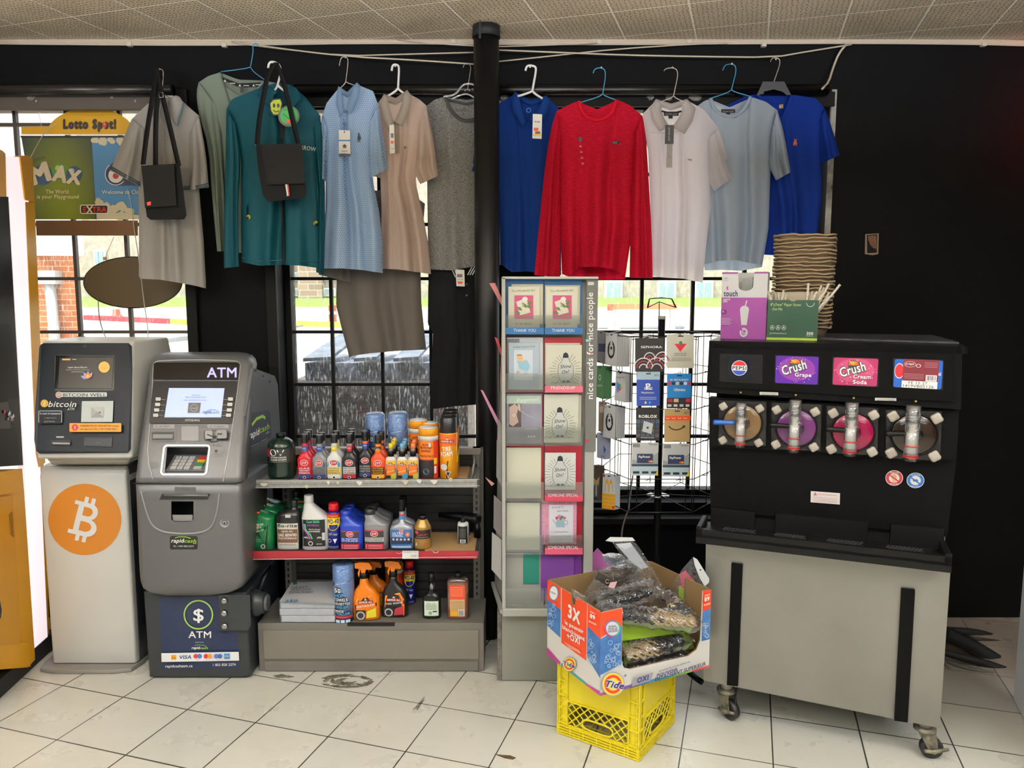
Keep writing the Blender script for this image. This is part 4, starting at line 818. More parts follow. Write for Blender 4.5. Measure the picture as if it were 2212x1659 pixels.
def bletter(p, c, s, m, bgm, a=14):
 P_=lambda q:p.poly(rot(q,c,a,s), m)
 for x in(-11, 5):P_([(x,-51),(x+9,-51),(x+9,-36),(x,-36)]);P_([(x,36),(x+9,36),(x+9,51),(x,51)])
 P_([(-31,-38),(-10,-38),(-10,38),(-31,38),(-31,29),(-21,29),(-21,-29),(-31,-29)])
 up=[(-14,-38),(6,-38)]+[(6+20*math.sin(R(t)),-19-19*math.cos(R(t)))for t in range(15,181,15)]+[(-14,0)]
 lo=[(-14,-3),(8,-3)]+[(8+24*math.sin(R(t)),17.5-20.5*math.cos(R(t)))for t in range(15,181,15)]+[(-14,38)]
 P_(up);P_(lo)
 p.poly(rot([(-8,-28),(4,-28)]+[(4+10*math.sin(R(t)),-18-10*math.cos(R(t)))for t in range(20,181,20)]+[(-8,-8)],c,a,s), bgm)
 p.poly(rot([(-8,5),(6,5)]+[(6+13*math.sin(R(t)),16-11*math.cos(R(t)))for t in range(20,181,20)]+[(-8,27)],c,a,s), bgm)
bletter(p,(183,1122), .95, w_, C('#c9812f'));b.build('coin_emblem', kb)
hd=Relief([(735,97,288,3.20),(738,91,289,3.155),(743,88,288,3.14),(850,80,287,3.05),(975,77,285,2.955),(988,79,285,2.96),(991,82,284,2.98)], 3.46)
h_=hd.mesh(cream, .012).build('head_shell', kb, bev=.003)
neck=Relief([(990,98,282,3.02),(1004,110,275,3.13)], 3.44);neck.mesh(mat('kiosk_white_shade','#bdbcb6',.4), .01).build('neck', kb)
b=MB();hd.slab(b,[(95,741),(278,741),(285,748),(286,800),(283,970),(277,978),(86,980),(78,974),(74,950),(76,890),(85,750),(88,744)], .012, -.005, navy)
fc=b.build('face', kb, bev=.002);
b=MB();hd.slab(b, rr(119,766,248,843,3,sk=.03), .03, .004, navy)
cut(fc, b)
b=MB();q=hd.quad([(121,768),(247,768),(243,841),(118,841)], .006);b.add(q,[(0,1,2,3)], mat('screen_glass_black','#141416',.12));sc_=b.build('screen', kb)
b=MB();p=hd.pr(b, .0068, .0003);scr=mat('dark_screen_lit', '#2c2c2e', .2, em=.10);p.poly([(129,773),(245,773),(241,838),(125,838)], scr)
so=mat('screen_orange', '#e0a24e', .3, em=.5);sw_=mat('screen_white', '#c9c8c0', .3, em=.35)
p.rrect(134, 775, 152, 778, 1.4, so);p.rect(156, 776, 165, 777, sw_);p.text('Learn about Bitcoin', 147, 795, 188, 795, sw_, 3.6, .02);p.text('Free guides to understand and use Bitcoin safely', 142, 799.5, 193, 799.5, sw_, 1.6)
p.rect(154, 803, 180, 803.6, sw_);p.disc(225, 793, 12, so);p.text('Learn', 219, 791, 230, 791, C('#7a4a10'), 2.2);p.text('Crypto', 215.5, 796, 234, 796, C('#7a4a10'), 2.8)
for a_ in(-70, -35, 0, 35):p.poly(rot([(0,0),(-4,-9),(0,-17),(4,-9)],(190,818),a_), mat('screen_lilac','#8b8fb8',.3,em=.3));
p.disc(190, 812, 7, mat('screen_amber','#c9702e',.3,em=.4), 5.5);p.text('B', 187.5, 815, 192.5, 815, sw_, 5);b.build('screen_picture', sc_)
b=MB();p=hd.pr(b, .0132, .0004)
p.disc(183, 747, 3.4, C('#0a0a0b'));p.ring(183, 747, 3.6, .8, C('#3a3f45'))
p.rrect(121, 847.5, 231, 857.5, 2.5, C('#d5dad6'));p.disc(127, 853, 7, C('#d5dad6'));p.ring(127, 853, 5.4, 1.3, C('#a8503c'));p.ring(127, 853.5, 2.8, 1, C('#a8503c'));p.text('BITCOIN WELL', 136, 856.5, 229, 856.5, C('#262a30'), 7.4, .01)
p.disc(96, 871.5, 8.5, C('#caa02c'));p.ring(96, 871.5, 7, .8, C('#f0d070'));bletter(p,(96,871.5), .095, C('#f2ead0'), C('#caa02c'));p.text('bitcoin', 104, 879, 165, 879, C('#d9dad6'), 13, .02, .25);p.text('ATM', 145, 886.5, 161, 886.5, C('#cfd0cc'), 6, .0, .25)
p.rrect(83, 887, 134, 914, 3, C('#c9ccca'));p.rrect(84.2, 888.2, 132.8, 915, 2.5, navy);p.text('In need of assistance?', 86, 895, 131, 895, C('#dddddb'), 3.8, .02);p.text('+1 (888) 855-8774', 95, 904, 121, 904, C('#9c9e9e'), 2.4);p.text('BITCOIN WELL', 101, 911.5, 119, 911.5, C('#bdbfbe'), 2.2);p.ring(97.5, 911, 2, .7, C('#c0704a'))
p.rrect(150, 914, 262, 933, 2, C('#e29a2c'));p.poly([(162+7.5*math.cos(R(22.5+45*i)),923.5+7.5*math.sin(R(22.5+45*i)))for i in range(8)], C('#b9282e'));p.text('!', 161, 927, 163, 927, wht, 7, .03)
p.text('WARNING: DO NOT SEND BITCOIN to people', 173, 921.5, 257, 921.5, C('#3a2408'), 3.8, .012);p.text('who claim to be CRA or ANY OTHER PARTY.', 173, 928.5, 254, 928.5, C('#3a2408'), 3.8, .012)
b.build('stickers', kb)
b=MB();hd.slab(b,[(177,866.5),(245,866),(243,911.5),(175,912)], .017, .011, C('#bcc4c1'));q=hd.quad([(197,879.5),(224.5,879),(223.5,901.5),(196.5,902)], .0175)
b.build('scanner_plate', kb, bev=.002)
b=MB();p=hd.pr(b, .0178);p.poly([(197,879.5),(224.5,879),(223.5,901.5),(196.5,902)], C('#9ba09e'));p.poly([(197,879.5),(224.5,879),(210.5,889)], C('#b4b9b6'));p.poly([(224.5,879),(223.5,901.5),(210.5,889)], C('#a9aeab'));p.poly([(196.5,902),(223.5,901.5),(210.5,889)], C('#858a89'));p.disc(215.5, 891, 1.8, C('#222426'));b.build('scanner_window', kb)
b=MB();hd.slab(b,[(108,950),(153,951),(152,962),(110,961)], .016, .011, C('#0d0f12'));hd.slab(b,[(113,955.5),(151,956.5),(151,960),(114,959.5)], .020, .015, C('#8f8d84'));b.build('banknote_slot', kb, bev=.0008)
b=MB();hd.slab(b, rr(121,942.5,138,945.5,1.2), .0135, .011, C('#a9aeb2'));b.build('indicator_light', kb)
b=MB();hd.slab(b,[(182,944),(243,945),(241,965),(181,963)], .0135, .011, C('#1b2129'));hd.slab(b,[(183,944),(240,945),(240,947),(183,946.5)], .0145, .012, C('#07080a'));hd.slab(b,[(206,955),(219,955.3),(219,958),(206,957.7)], .0145, .012, C('#27303a'));b.build('card_slot', kb)
silver=mat('atm_silver_grey', '#606164', .38, .25, bump=(300,.06));silver2=mat('atm_light_grey', '#8b8c8d', .4, .15, bump=(300,.06));dkg=mat('atm_charcoal', '#282d31', .45, .05, bump=(250,.08));glossb=mat('atm_gloss_black', '#121110', .12)
am=thing('cash_machine', 'silver-grey freestanding cash machine with a lit blue screen beside the bitcoin kiosk', 'ATM',(-1.28,3.2,0))
up=Relief([(763,352,500,3.24),(765,335,520,3.20),(770,327,533,3.165),(778,322,540,3.14),(790,320,543,3.115),(840,314,536,3.06),(910,304,530,2.985),(975,294,525,2.915),(1030,288,522,2.87),(1043,287,521,2.86)], -.07)
u_=up.mesh(silver, .03).build('console_shell', am)
lo=Relief([(1044,288,521,2.865),(1080,290,520,2.875),(1150,293,523,2.90),(1240,297,526,2.935),(1258,299,526,2.943),(1272,304,520,2.95),(1281,318,500,2.955),(1286,350,460,2.957)], 3.2)
l_=lo.mesh(silver, .025).build('lower_shell', am)
def rec(rel, pts, o0, o1):b=MB();return rel.slab(b, pts, o0, o1, mat('recess_grey','#505254',.45))
cut(u_, rec(up,[(361,966),(450,966),(441,1021),(356,1021)],.05,-.09), rec(up,[(328,933),(378,933),(375,951),(325,951)],.05,-.04))
cut(l_, rec(lo,[(370,1083),(418,1083),(418,1122),(412,1127),(376,1127),(370,1122)],.05,-.07))
b=MB();up.slab(b,[(332,786),(337,783),(514,783),(518,787),(514,819),(331,819)], .006, -.004, glossb);tp_=b.build('topper', am, bev=.002)
b=MB();p=up.pr(b, .0068);p.text('ATM', 447, 815, 511, 815, mat('atm_lit_letters','#a9a4ec',.4,em=.75), 22, .03);b.build('lit_letters', tp_)
b=MB();up.slab(b,[(331,823),(514,823),(500,914),(322,914)], .006, -.004, mat('atm_screen_bezel','#131417',.25));bz=b.build('screen_bezel', am, bev=.002)
b=MB();p=up.pr(b, .0068, .0004);sb=mat('atm_screen_blue', '#a9b8ea', .3, em=.62);p.poly([(365,838),(485,838.6),(477.6,901.6),(355,901.6)], sb)
dk=C('#48538c');p.text('Welcome to', 414, 855, 433, 855, dk, 3.5);p.text('Rithma Convenience Store', 401, 859.5, 445, 859.5, dk, 3.4);p.text('Insert card and do not remove', 397, 865.5, 446, 865.5, dk, 3)
p.poly([(407.5,870),(434,870),(431,892),(405,892)], C('#5b5c5e'));p.ring(419, 881, 8, .8, C('#b9bbc4'));p.text('CARD', 413, 883, 425, 883, C('#c9cbd4'), 2.6)
p.text('rapid', 438, 893, 456, 893, C('#2c3850'), 7, .02, .2);p.text('cash', 456, 893, 474, 893, C('#3c6c5c'), 5.5, 0, .2);p.line([(446,888),(454,885),(464,885.5),(470,888)], 1, C('#3f6f7c'));b.build('screen', bz)
b=MB();p=up.pr(b, .0068);p.text('HYOSUNG', 400, 910, 431, 910, C('#c9cac8'), 5, .02)
for x, y in((347,862),(345.6,874),(344,886),(342,897)):p.line([(x,y+1),(x+10,y+1)], .9, C('#9fa0a0'))
for x, y in((482,862),(481,874),(480,886),(478,897)):p.line([(x,y+1),(x+10,y+1)], .9, C('#9fa0a0'))
b.build('bezel_print', bz)
for x, y in((341.7,862),(340.5,873.7),(338.5,885.6),(336.3,897),(498,862),(496.6,873.7),(495.4,885.6),(493.6,897)):
 b=MB();up.slab(b, rr(x-5.5,y-3.6,x+5.5,y+3.6,1.2,2), .011, .005, C('#c9c9c4'));b.build('button', am, bev=.0006)
b=MB()
for pts, r in(([(331,1035),(318,990),(324,915),(329,860),(330,800),(333,783),(345,779),(420,777),(505,779),(517,783),(520,792),(508,880),(497,960),(482,1040)],.0022), ):
 q=smooth(pts, 1);b.tube([at(x,y,up.Y(y)-.001)for x,y in q], r, mat('atm_trim_bright','#b9babb',.3,.4), 6)
b.build('face_trim', am)
b=MB();q=[(318,1043),(480,1043)];b.tube([at(x,y,up.Y(y)+.001)for x,y in[(288,1044),(350,1044),(430,1044),(521,1044)]], .0018, C('#1c1d1e'), 6);b.build('seam', am)
b=MB();up.slab(b, rr(392,920.5,429,952,2), .0025, -.002, silver2);b.build('card_area_plate', am, bev=.001)
b=MB();up.slab(b, rr(324,929,380,954,3), .003, -.002, silver);up.slab(b, rr(328,933,376,951,1), .0035, .0, C('#2b2c2e'));up.slab(b,[(331,938),(374,938),(372,947),(330,947)], .006, .003, C('#77797a'));b.build('receipt_slot', am, bev=.0012)
for(x0, x1, t1)in((331,377,'RECEIPT'),(448,494,'CARD')):
 b=MB();up.slab(b, rr(x0,917,x1,925.5,1.5), .0018, -.002, silver2);p=up.pr(b, .0024);p.text(t1, x0+14, 923, x0+36, 923, C('#4a4b4d'), 3.6);p.ring(x0+7, 921, 2.2, .6, C('#4a4b4d'));b.build('embossed_label', am)
b=MB();up.slab(b, rr(440,929,494,951,5), .006, -.004, C('#3b3d3f'));up.slab(b, rr(443,930,459,948,3), .024, .004, silver2);up.slab(b, rr(467,929,490,947,4), .022, .004, silver2)
up.slab(b, rr(456,932,468,953,2), .010, .004, C('#77797b'));up.slab(b,[(448,937),(458,941),(470,941),(470,943.5),(456,943.5),(447,939.5)], .0245, .018, ink);up.slab(b, rr(469,936,480,939,1), .0235, .018, ink);b.build('card_reader', am, bev=.002)
glow=mat('keypad_glow_white', '#f2f2ee', .4, em=1.1)
b=MB();loop=rr(355, 962, 453, 1025, 7, 4, .12);
q=[at(x,y,up.Y(y)-.003)for x, y in loop];b.tube(q+[q[0]], .0032, glow, 8);b.build('keypad_light_ring', am)
b=MB();zk=at(400, 1020, up.Y(1020)).z;
A=at(357, 1020, 2.885);B=at(441, 1020, 2.885);C1=at(441, 1020, 2.885)+Vector((0,.09,.045));D1=at(357, 1020, 2.885)+Vector((0,.09,.045))
kp=PF(A+Vector((0,0,.004)), B-A, D1-A)
wk=(B-A).length;hk=(D1-A).length
b.prism([kp.P(0,0,.0),kp.P(wk,0,.0),kp.P(wk,hk,.0),kp.P(0,hk,.0)],[kp.P(0,0,-.02),kp.P(wk,0,-.02),kp.P(wk,hk,-.02),kp.P(0,hk,-.02)], C('#5d5f61'));kpo=b.build('keypad', am)
keys='row'
for r in range(4):
 for c in range(4):
  x=wk*(.10+c*.175)if c<3 else wk*.70;y=hk*(.10+r*.2);w2=wk*(.14 if c<3 else.2);h2=hk*.15
  m_=C('#b7b8b6')if c<3 else[C('#a9aaa8'), C('#2f7a48'), C('#d9b32c'), C('#b8302c')][r]
  b=MB();b.prism([kp.P(x,y,.005),kp.P(x+w2,y,.005),kp.P(x+w2,y+h2,.005),kp.P(x,y+h2,.005)],[kp.P(x,y,0),kp.P(x+w2,y,0),kp.P(x+w2,y+h2,0),kp.P(x,y+h2,0)], m_)
  tx='*0#' if r==0 else('789', '456', '123')[r-1]
  if c<3:Pr(b, kp, base=.0054).text(tx[c], x+w2*.38, y+h2*.25, x+w2*.62, y+h2*.25, C('#2c2d30'), h2*.5)
  b.build('key', kpo, bev=.0004)
b=MB();p=up.pr(b, .0015);
for i in range(6):
 for j in range(5):p.disc(326+i*3, 998+j*3.4+(i%2), .9, C('#3b3c3e'), n=8);p.o-=p.step
b.build('speaker_grille', am)
b=MB();p=up.pr(b, .0015);p.text('Audio', 459, 964, 478, 964, C('#3b3c3e'), 4.2);p.rrect(463, 969, 483, 979, 2, C('#77797b'));p.disc(467, 974.5, 3.4, C('#0d0d0e'));p.ring(477, 974.5, 3, .7, C('#5a5c5e'));p.text('Insert headphones', 455, 983.5, 482, 983.5, C('#3b3c3e'), 2.4);p.text('to use speech mode', 454, 987.5, 482, 987.5, C('#3b3c3e'), 2.4)
rnd=random.Random(8)
for j in range(3):
 for i in range(14):
  if rnd.random()<.6:p.disc(452+i*2.2, 993+j*5+rnd.choice((0,1.6)), .55, C('#515355'), n=6);p.o-=p.step
b.build('audio_jack_label', am)
b=MB();q=smooth([(305,1062),(312,1090),(322,1122),(332,1138),(352,1149),(388,1153),(425,1152),(450,1145),(462,1130),(470,1100),(474,1066)], 2);b.tube([at(x,y,lo.Y(y)-.001)for x,y in q], .004, silver2, 8);b.build('dispenser_rim', am)
b=MB();lo.slab(b,[(350,1067),(454,1067),(448,1079),(344,1079)], .004, -.002, C('#202122'));q=[(355,1070),(450,1070)];b.tube([at(x,y,lo.Y(y)-.010)for x,y in q], .005, silver, 10);b.build('cash_slot', am)
b=MB();lo.slab(b,[(372,1112),(416,1112),(416,1126),(374,1126)], -.008, -.06, silver2);b.build('cash_tray', am, bev=.004)
b=MB();lo.slab(b, rr(377,1052,423,1062,2), .0015, -.002, silver);p=lo.pr(b, .002);p.text('CASH', 390, 1059, 410, 1059, C('#4e5052'), 4);b.build('embossed_label', am)
b=MB();c_=at(485.5, 1130, lo.Y(1130));mm_=Matrix.Translation(c_)@Matrix.Rotation(R(90), 4, 'X')
b.lathe([(.019,-.002),(.019,.002),(.015,.003),(.013,-.001),(.009,-.001),(.009,.003),(.004,.003)], silver2, n=20, mtx=mm_).lathe([(.004,.0035),(.003,.004)], ink, n=12, mtx=mm_);b.build('key_lock', am)
b=MB();p=lo.pr(b, .001);p.poly(rr(367,1158,427,1187,4), C('#141618'));p.text('rapid', 370, 1172, 398, 1172, wht, 9, .03, .2);p.text('cash', 398, 1172, 424, 1172, C('#8fc23c'), 7.5, .03, .2);p.line([(378,1162),(388,1159.5),(402,1160),(412,1163)], 1.6, C('#8fc23c'));p.text('ATM', 417, 1175, 424, 1175, wht, 2.4);p.text('Ph. 1-855-820-2274', 375, 1181.5, 418, 1181.5, C('#d8d8d6'), 3.6);b.build('phone_sticker', am)
s0=at(534, 800, 3.1).x;
bx=PF((0,0,0),(0,1,0));X1=at(530, 950, 2.99).x-.002
def sd(py, y):return y
b=MB();zTop=.835;pr_=[(3.12,at(1,795,3.12).z),(3.40,at(1,812,3.40).z),(3.44,at(1,830,3.44).z),(3.46,at(1,985,3.46).z),(3.16,zTop),(3.0,zTop),(3.0,at(1,905,3.0).z)]
XL=at(320, 850, 3.0).x
b.prism([Vector((X1,y,z))for y,z in pr_],[Vector((XL+.02,y,z))for y,z in pr_], mat('atm_side_panel','#4b4f54',.35,.3));b.build('body_box', am, bev=.003)
sp=PF((X1,0,0),(0,1,0));b=MB();p=Pr(b, sp, conv=sp.uv, base=.001)
p.poly([(528,900),(534,893),(578,886),(583,892),(586,940),(583,946),(536,972),(529,966)], C('#1a2136'));p.text('rapid', 537, 949, 560, 938, wht, 16, .03, .1);p.text('cash', 560, 936, 581, 926, C('#8fc23c'), 14, .03, .1);p.line([(543,918),(553,905),(566,899),(572,903)], 2.4, C('#8fc23c'));p.text('ATM', 573, 938, 580, 935, wht, 4);p.text('rapidcashatm.ca', 540, 966, 560, 957, C('#c9ccd4'), 2.6);p.text('1 855 820 2274', 562, 955, 577, 948, C('#c9ccd4'), 2.8);b.build('side_sticker', am)
for y_, z_ in((552,800),(568,812),(582,824)):c_=sp.at(y_, z_, .001);b=MB();b.sphere(c_, .004, ink, 5);b.build('screw', am)
sf=Relief([(1280,309,531,3.0),(1462,321,541,2.995)], 3.42);sb_=sf.mesh(dkg, .012).build('safe', am, bev=.003)
xc=(at(321,1462,3).x+at(543,1462,3).x)/2;MB().box(xc-.195, xc+.192, 3.0, 3.4, .002, .02, mat('atm_foot_black','#191b1d',.5)).build('plinth', am, bev=.004)
MB().box(at(309,1280,3).x+.01, -1.09, 3.03, 3.4, .58, at(400,1044,2.9).z, dkg).build('inner_body', am)
b=MB();p=sf.pr(b, .001);nv=C('#1b2747');p.poly([(344,1290),(510,1288),(517,1444),(350,1446)], nv)
for i in range(9):p.line([(346,1302+i*7),(366,1310+i*8),(382,1330+i*9),(392,1352+i*7)], .5, C('#2c3a60'));p.o-=p.step*.5
for i in range(9):p.line([(462,1346+i*5),(480,1366+i*5),(500,1384+i*3),(515,1392+i*2)], .5, C('#2c3a60'));p.o-=p.step*.5
p.ring(428.5, 1328, 32, 3, C('#9cc455'));p.text('$', 417.5, 1341, 440, 1341, wht, 27, .02);p.text('ATM', 407, 1378, 456, 1378, wht, 15, .02);p.text('powered by', 422, 1388.5, 440, 1388.5, C('#c9ccd4'), 2.8)
p.text('rapid', 414, 1402, 432, 1402, wht, 6, .03, .2);p.text('cash', 432, 1402, 449, 1402, C('#8fc23c'), 5, .03, .2);p.line([(420,1395),(428,1393),(440,1394),(446,1397)], 1, C('#8fc23c'))
p.poly([(348.5,1411),(515.5,1408),(516.5,1427),(349,1430)], wht);p.rect(370, 1415, 381, 1425, C('#e2a02c'));p.text('interac', 371, 1421.5, 380, 1421.5, ink, 2.4);p.text('VISA', 388, 1423.5, 413, 1423, C('#1a2c6c'), 8, .03, .2)
for x, c1, c2, t_ in((423,'#d83434','#4c74c0','maestro'),(445,'#d83434','#e8942c','mastercard'),(467,'#4c6cb8','#3c5ca8','cirrus')):p.disc(x, 1417.5, 5, C(c1));p.disc(x+8, 1417.5, 5, C(c2));p.text(t_, x, 1426, x+8, 1426, C('#555a60'), 1.8)
p.rect(484, 1412, 496, 1423, C('#3c7cb8'));p.text('AMEX', 485, 1419, 495, 1419, wht, 3.4)
p.text('rapidcashatm.ca', 357, 1442, 416, 1441, wht, 6, .015);p.text('1 855 820 2274', 460, 1439, 509, 1438, wht, 5.6, .015);b.build('front_sticker', am)
b=MB();sf.slab(b,[(473,1285),(540,1285),(542,1350),(536,1362),(474,1362)], .03, 0, dkg);b.build('lock_housing', am, bev=.004)
for i, (x, y)in enumerate(((485,1297),(485,1324),(486,1352))):
 c_=at(x, y, sf.Y(y)-.03);b=MB();m2=Matrix.Translation(c_)@Matrix.Rotation(R(90), 4, 'X');b.lathe([(.0125,-.001),(.0125,.007),(.010,.010),(.004,.011)], chrome, n=18, mtx=m2);b.lathe([(.0145,-.002),(.0145,.001)], ink, n=18, mtx=m2);b.build('lock_stud', am)
c_=at(543, 1310, 3.02);m2=Matrix.Translation(Vector((c_.x,3.06,c_.z)))@Matrix.Rotation(R(90), 4, 'Y')
b=MB();b.lathe([(.055,-.01),(.055,.02),(.045,.03),(.044,.045),(.03,.048)], dkg, n=28, mtx=m2).lathe([(.034,.046),(.034,.056),(.028,.058)], mat('dial_grey','#55595c',.4,.3), n=28, mtx=m2);b.build('dial', am)
b=MB();b.tube([(c_.x+.01,3.06,c_.z+.02),(c_.x+.03,3.10,c_.z+.09),(c_.x+.05,3.14,c_.z+.13)],[.014,.011,.009], blackp, 10);b.build('handle', am)
ym=mat('yellow_cooler_plastic', '#d89c0e', .32, bump=(80,.06));lt=mat('cooler_light_strip', '#f4e6ec', .5, em=.8)
YC=thing('drinks_cooler', 'tall yellow branded drinks cooler with a glowing white light strip, cut by the left edge', 'cooler',(-2.3,3.0,0))
A0=onz(-60, 1560, .0);A1=onz(108, 1405, 0);fd=(A1-A0).normalized();fd.z=0
pf=PF(A1, fd)
zt=pf.uv(104, 300)[1]
def U(px, py):return pf.uv(px, py)
def cs(name, pts, o1, o0, m, bev=.004, par=None):
 q=[PF(pf.O+pf.N*o1,pf.U).uv(*p)for p in pts];b=MB();b.prism([pf.P(u,v,o1)for u,v in q],[pf.P(u,v,o0)for u,v in q], m);return b.build(name, par or YC, bev=bev)
def cv(name, s0, s1, z0, z1, o1, o0, m, bev=.006):b=MB();b.prism([pf.P(s0,z0,o1),pf.P(s1,z0,o1),pf.P(s1,z1,o1),pf.P(s0,z1,o1)],[pf.P(s0,z0,o0),pf.P(s1,z0,o0),pf.P(s1,z1,o0),pf.P(s0,z1,o0)], m);return b.build(name, YC, bev=bev)
uu=lambda px, py:pf.uv(px, py)[0]
vv=lambda px, py:pf.uv(px, py)[1]
sA=uu(15, 700);
cv('plinth', -1.0, .06, .002, .075, .01, -.5, blackm)
cs('light_strip',[(14,337),(58,341),(105,1424),(77,1436)], .006, -.02, lt)
cs('corner_post',[(59,340),(62,337),(71,344),(108,1403),(105,1424)], .0, -.03, ym)
cs('side_cap',[(44,338),(60,336),(69,342),(75,436),(55,432)], .012, -.02, ym, .008)
cs('side_rail',[(55,436),(75,438),(98,1000),(84,1010),(78,980)], .008, -.02, ym, .006)
cs('top_panel',[(-60,300),(5,325),(12,332),(14,425),(-60,425)], .03, -.4, ym, .01)
cs('door',[(-60,425),(18,425),(50,1005),(-60,1012)], .012, -.4, mat('cooler_black_door','#0a0a0d',.4,spec=.2), .006)
cs('door_frame',[(-10,700),(22,700),(40,860),(18,862),(20,870),(48,1003),(-60,1010),(-60,700)], .016, .0, mat('cooler_charcoal','#141518',.5,spec=.2), .004)
cs('display_window',[(-60,870),(18,868),(24,925),(-60,932)], .02, .014, mat('dark_window','#0a0a0c',.2), .002)
b=MB();p=Pr(b, pf, conv=pf.uv, base=.021)
rnd=random.Random(2)
for i in range(14):x=rnd.uniform(-6, 15);y=rnd.uniform(888, 906);p.poly([(x,y),(x+2.5,y-4),(x+4,y+3),(x+1,y+5)],[C('#3c86b8'),C('#c03c34'),C('#e4e4e0')][i%3])
b.build('label_art', YC)
cs('lower_ledge',[(-60,1030),(48,1012),(52,1060),(-60,1080)], .035, -.4, ym, .012)
cs('lower_body',[(-60,1060),(52,1058),(76,1425),(60,1442),(-60,1450)], .02, -.4, ym, .012)
cs('lower_drawer',[(-60,1080),(28,1070),(46,1380),(40,1392),(-60,1400)], .032, .01, mat('yellow_cooler_plastic_deep','#c98f0c',.32), .008)
cs('bottom_rail',[(-60,1398),(62,1388),(66,1440),(-60,1452)], .03, .0, ym, .01)
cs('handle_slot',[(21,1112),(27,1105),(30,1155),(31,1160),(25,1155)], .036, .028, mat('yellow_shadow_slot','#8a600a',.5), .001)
cs('logo_patch',[(-10,1290),(0,1296),(4,1318),(2,1335),(-10,1340)], .0345, .03, C('#1d2436'), .001)
LY=3.66
ls=thing('lottery_sign', 'lottery window sign with a yellow arched top and two posters hanging in the left window', 'sign', at(170,380,LY))
W=Relief([(0,0,1,LY),(1659,0,1,LY)], LY+.03)
def flat(Y, off=.0012):r=Relief([(0,0,1,Y),(1659,0,1,Y)], Y+.1);return r
yl=mat('sign_yellow', '#dda80f', .5, em=0)
b=MB();arc=[(46,290),(46,274),(106,273)]+[(196+95*math.cos(R(t)),290-57*math.sin(R(t)))for t in range(162,17,-9)]+[(300,272),(340,272),(340,290)]
W.slab(b, arc, .01, .0, yl);b.build('arched_header', ls)
b=MB();p=flat(LY-.011).pr(b);p.text('Lotto Spot!', 136, 277, 251, 277, C('#2a211c'), 19, .12);p.disc(225.5, 269, 5, C('#c9402c'));p.poly([(221,271),(230,271),(225.5,279)], C('#c9402c'));p.disc(225.5, 268.5, 1.8, yl)
p.line([(46,291),(340,291)], 1.6, C('#f2f0e0'));b.build('header_print', ls)
b=MB();W.slab(b,[(44,293),(300,293),(300,297),(44,297)], .012, 0, C('#17181a'));W.slab(b,[(46,297),(300,297),(298,474),(76,474)], .006, 0, C('#3a3c36'));b.build('poster_frame', ls)
grad=bpy.data.materials.new('max_poster_green');grad.use_nodes=True;nt=grad.node_tree;bb_=nt.nodes['Principled BSDF'];tc=nt.nodes.new('ShaderNodeTexCoord');gr=nt.nodes.new('ShaderNodeTexGradient');gr.gradient_type='SPHERICAL';mp=nt.nodes.new('ShaderNodeMapping')
c0=at(135, 440, LY);mp.vector_type='TEXTURE';mp.inputs['Location'].default_value=(c0.x, 0, c0.z);mp.inputs['Scale'].default_value=(.22, 50, .42)
geo=nt.nodes.new('ShaderNodeNewGeometry');nt.links.new(geo.outputs['Position'], mp.inputs[0]);nt.links.new(mp.outputs[0], gr.inputs[0]);rp=nt.nodes.new('ShaderNodeValToRGB');rp.color_ramp.elements[0].color=lin('#2f3a2e')+(1, );rp.color_ramp.elements[1].color=lin('#7d8a1e')+(1, );rp.color_ramp.elements[1].position=.8;nt.links.new(gr.outputs[0], rp.inputs[0]);nt.links.new(rp.outputs[0], bb_.inputs[0])
b=MB();p=flat(LY-.007).pr(b);p.poly([(48,297),(198,297),(206,474),(76,474)], grad);p.text('lotto', 68, 350, 97, 343, C('#2a3424'), 9)
for cx, cy, r, cc in((92,378,22,'#2a4c78'),(130,370,18,'#4e8a2c'),(160,376,17,'#2a4c78')):p.disc(cx, cy, r, C(cc));p.disc(cx-5, cy-7, r*.35, C('#a9c0b0' if cc!='#4e8a2c' else '#b8cf70'))
p.text('M', 70, 399, 112, 386, C('#e9dcc0'), 40, .08);p.text('A', 112, 388, 143, 394, C('#e9dcc0'), 34, .08);p.text('X', 143, 394, 173, 398, C('#e9dcc0'), 30, .08)
p.text('The World', 99, 418, 148, 418, C('#f0e2b8'), 9, .02);p.text('is your Playground', 80, 429, 170, 429, C('#f0e2b8'), 9, .02);b.build('max_poster', ls)
sky_=mat('cloud_poster_blue', '#4d86b4', .6, var=(16,'#d9cfae',1.0));sky_.node_tree.nodes['Color Ramp'].color_ramp.elements[0].position=.56;sky_.node_tree.nodes['Color Ramp'].color_ramp.elements[1].position=.6
b=MB();p=flat(LY-.007).pr(b);p.poly([(198,297),(302,297),(302,474),(208,474)], C('#4884b6'));cl_=C('#d6cba8')
for x, y, r in((205,302,9),(222,306,11),(240,303,8),(262,306,12),(284,303,9),(214,436,10),(228,446,12),(246,452,13),(262,446,14),(280,458,12),(232,462,14),(262,466,12)):
 for k_ in range(4):p.disc(x+4*math.cos(k_*1.7+x), y+3*math.sin(k_*2.1+y), r*.6, cl_, n=12);p.o-=p.step*.8
p.poly([(209,455),(302,465),(302,474),(209,474)], cl_)
p.disc(250, 376, 23, C('#23264f'), 24);p.poly([(232,362),(262,335),(276,336),(300,360),(300,400),(255,400)], C('#23264f'));p.ring(250, 376, 23.5, 1.6, wht, 24.5, a0=40, a1=235);p.disc(250, 379, 16, wht);p.disc(250, 380, 6.5, C('#b02434'))
p.text('Welcome to Cloud', 220, 419, 312, 419, C('#f0ead0'), 9, .015);b.build('cloud_poster', ls)
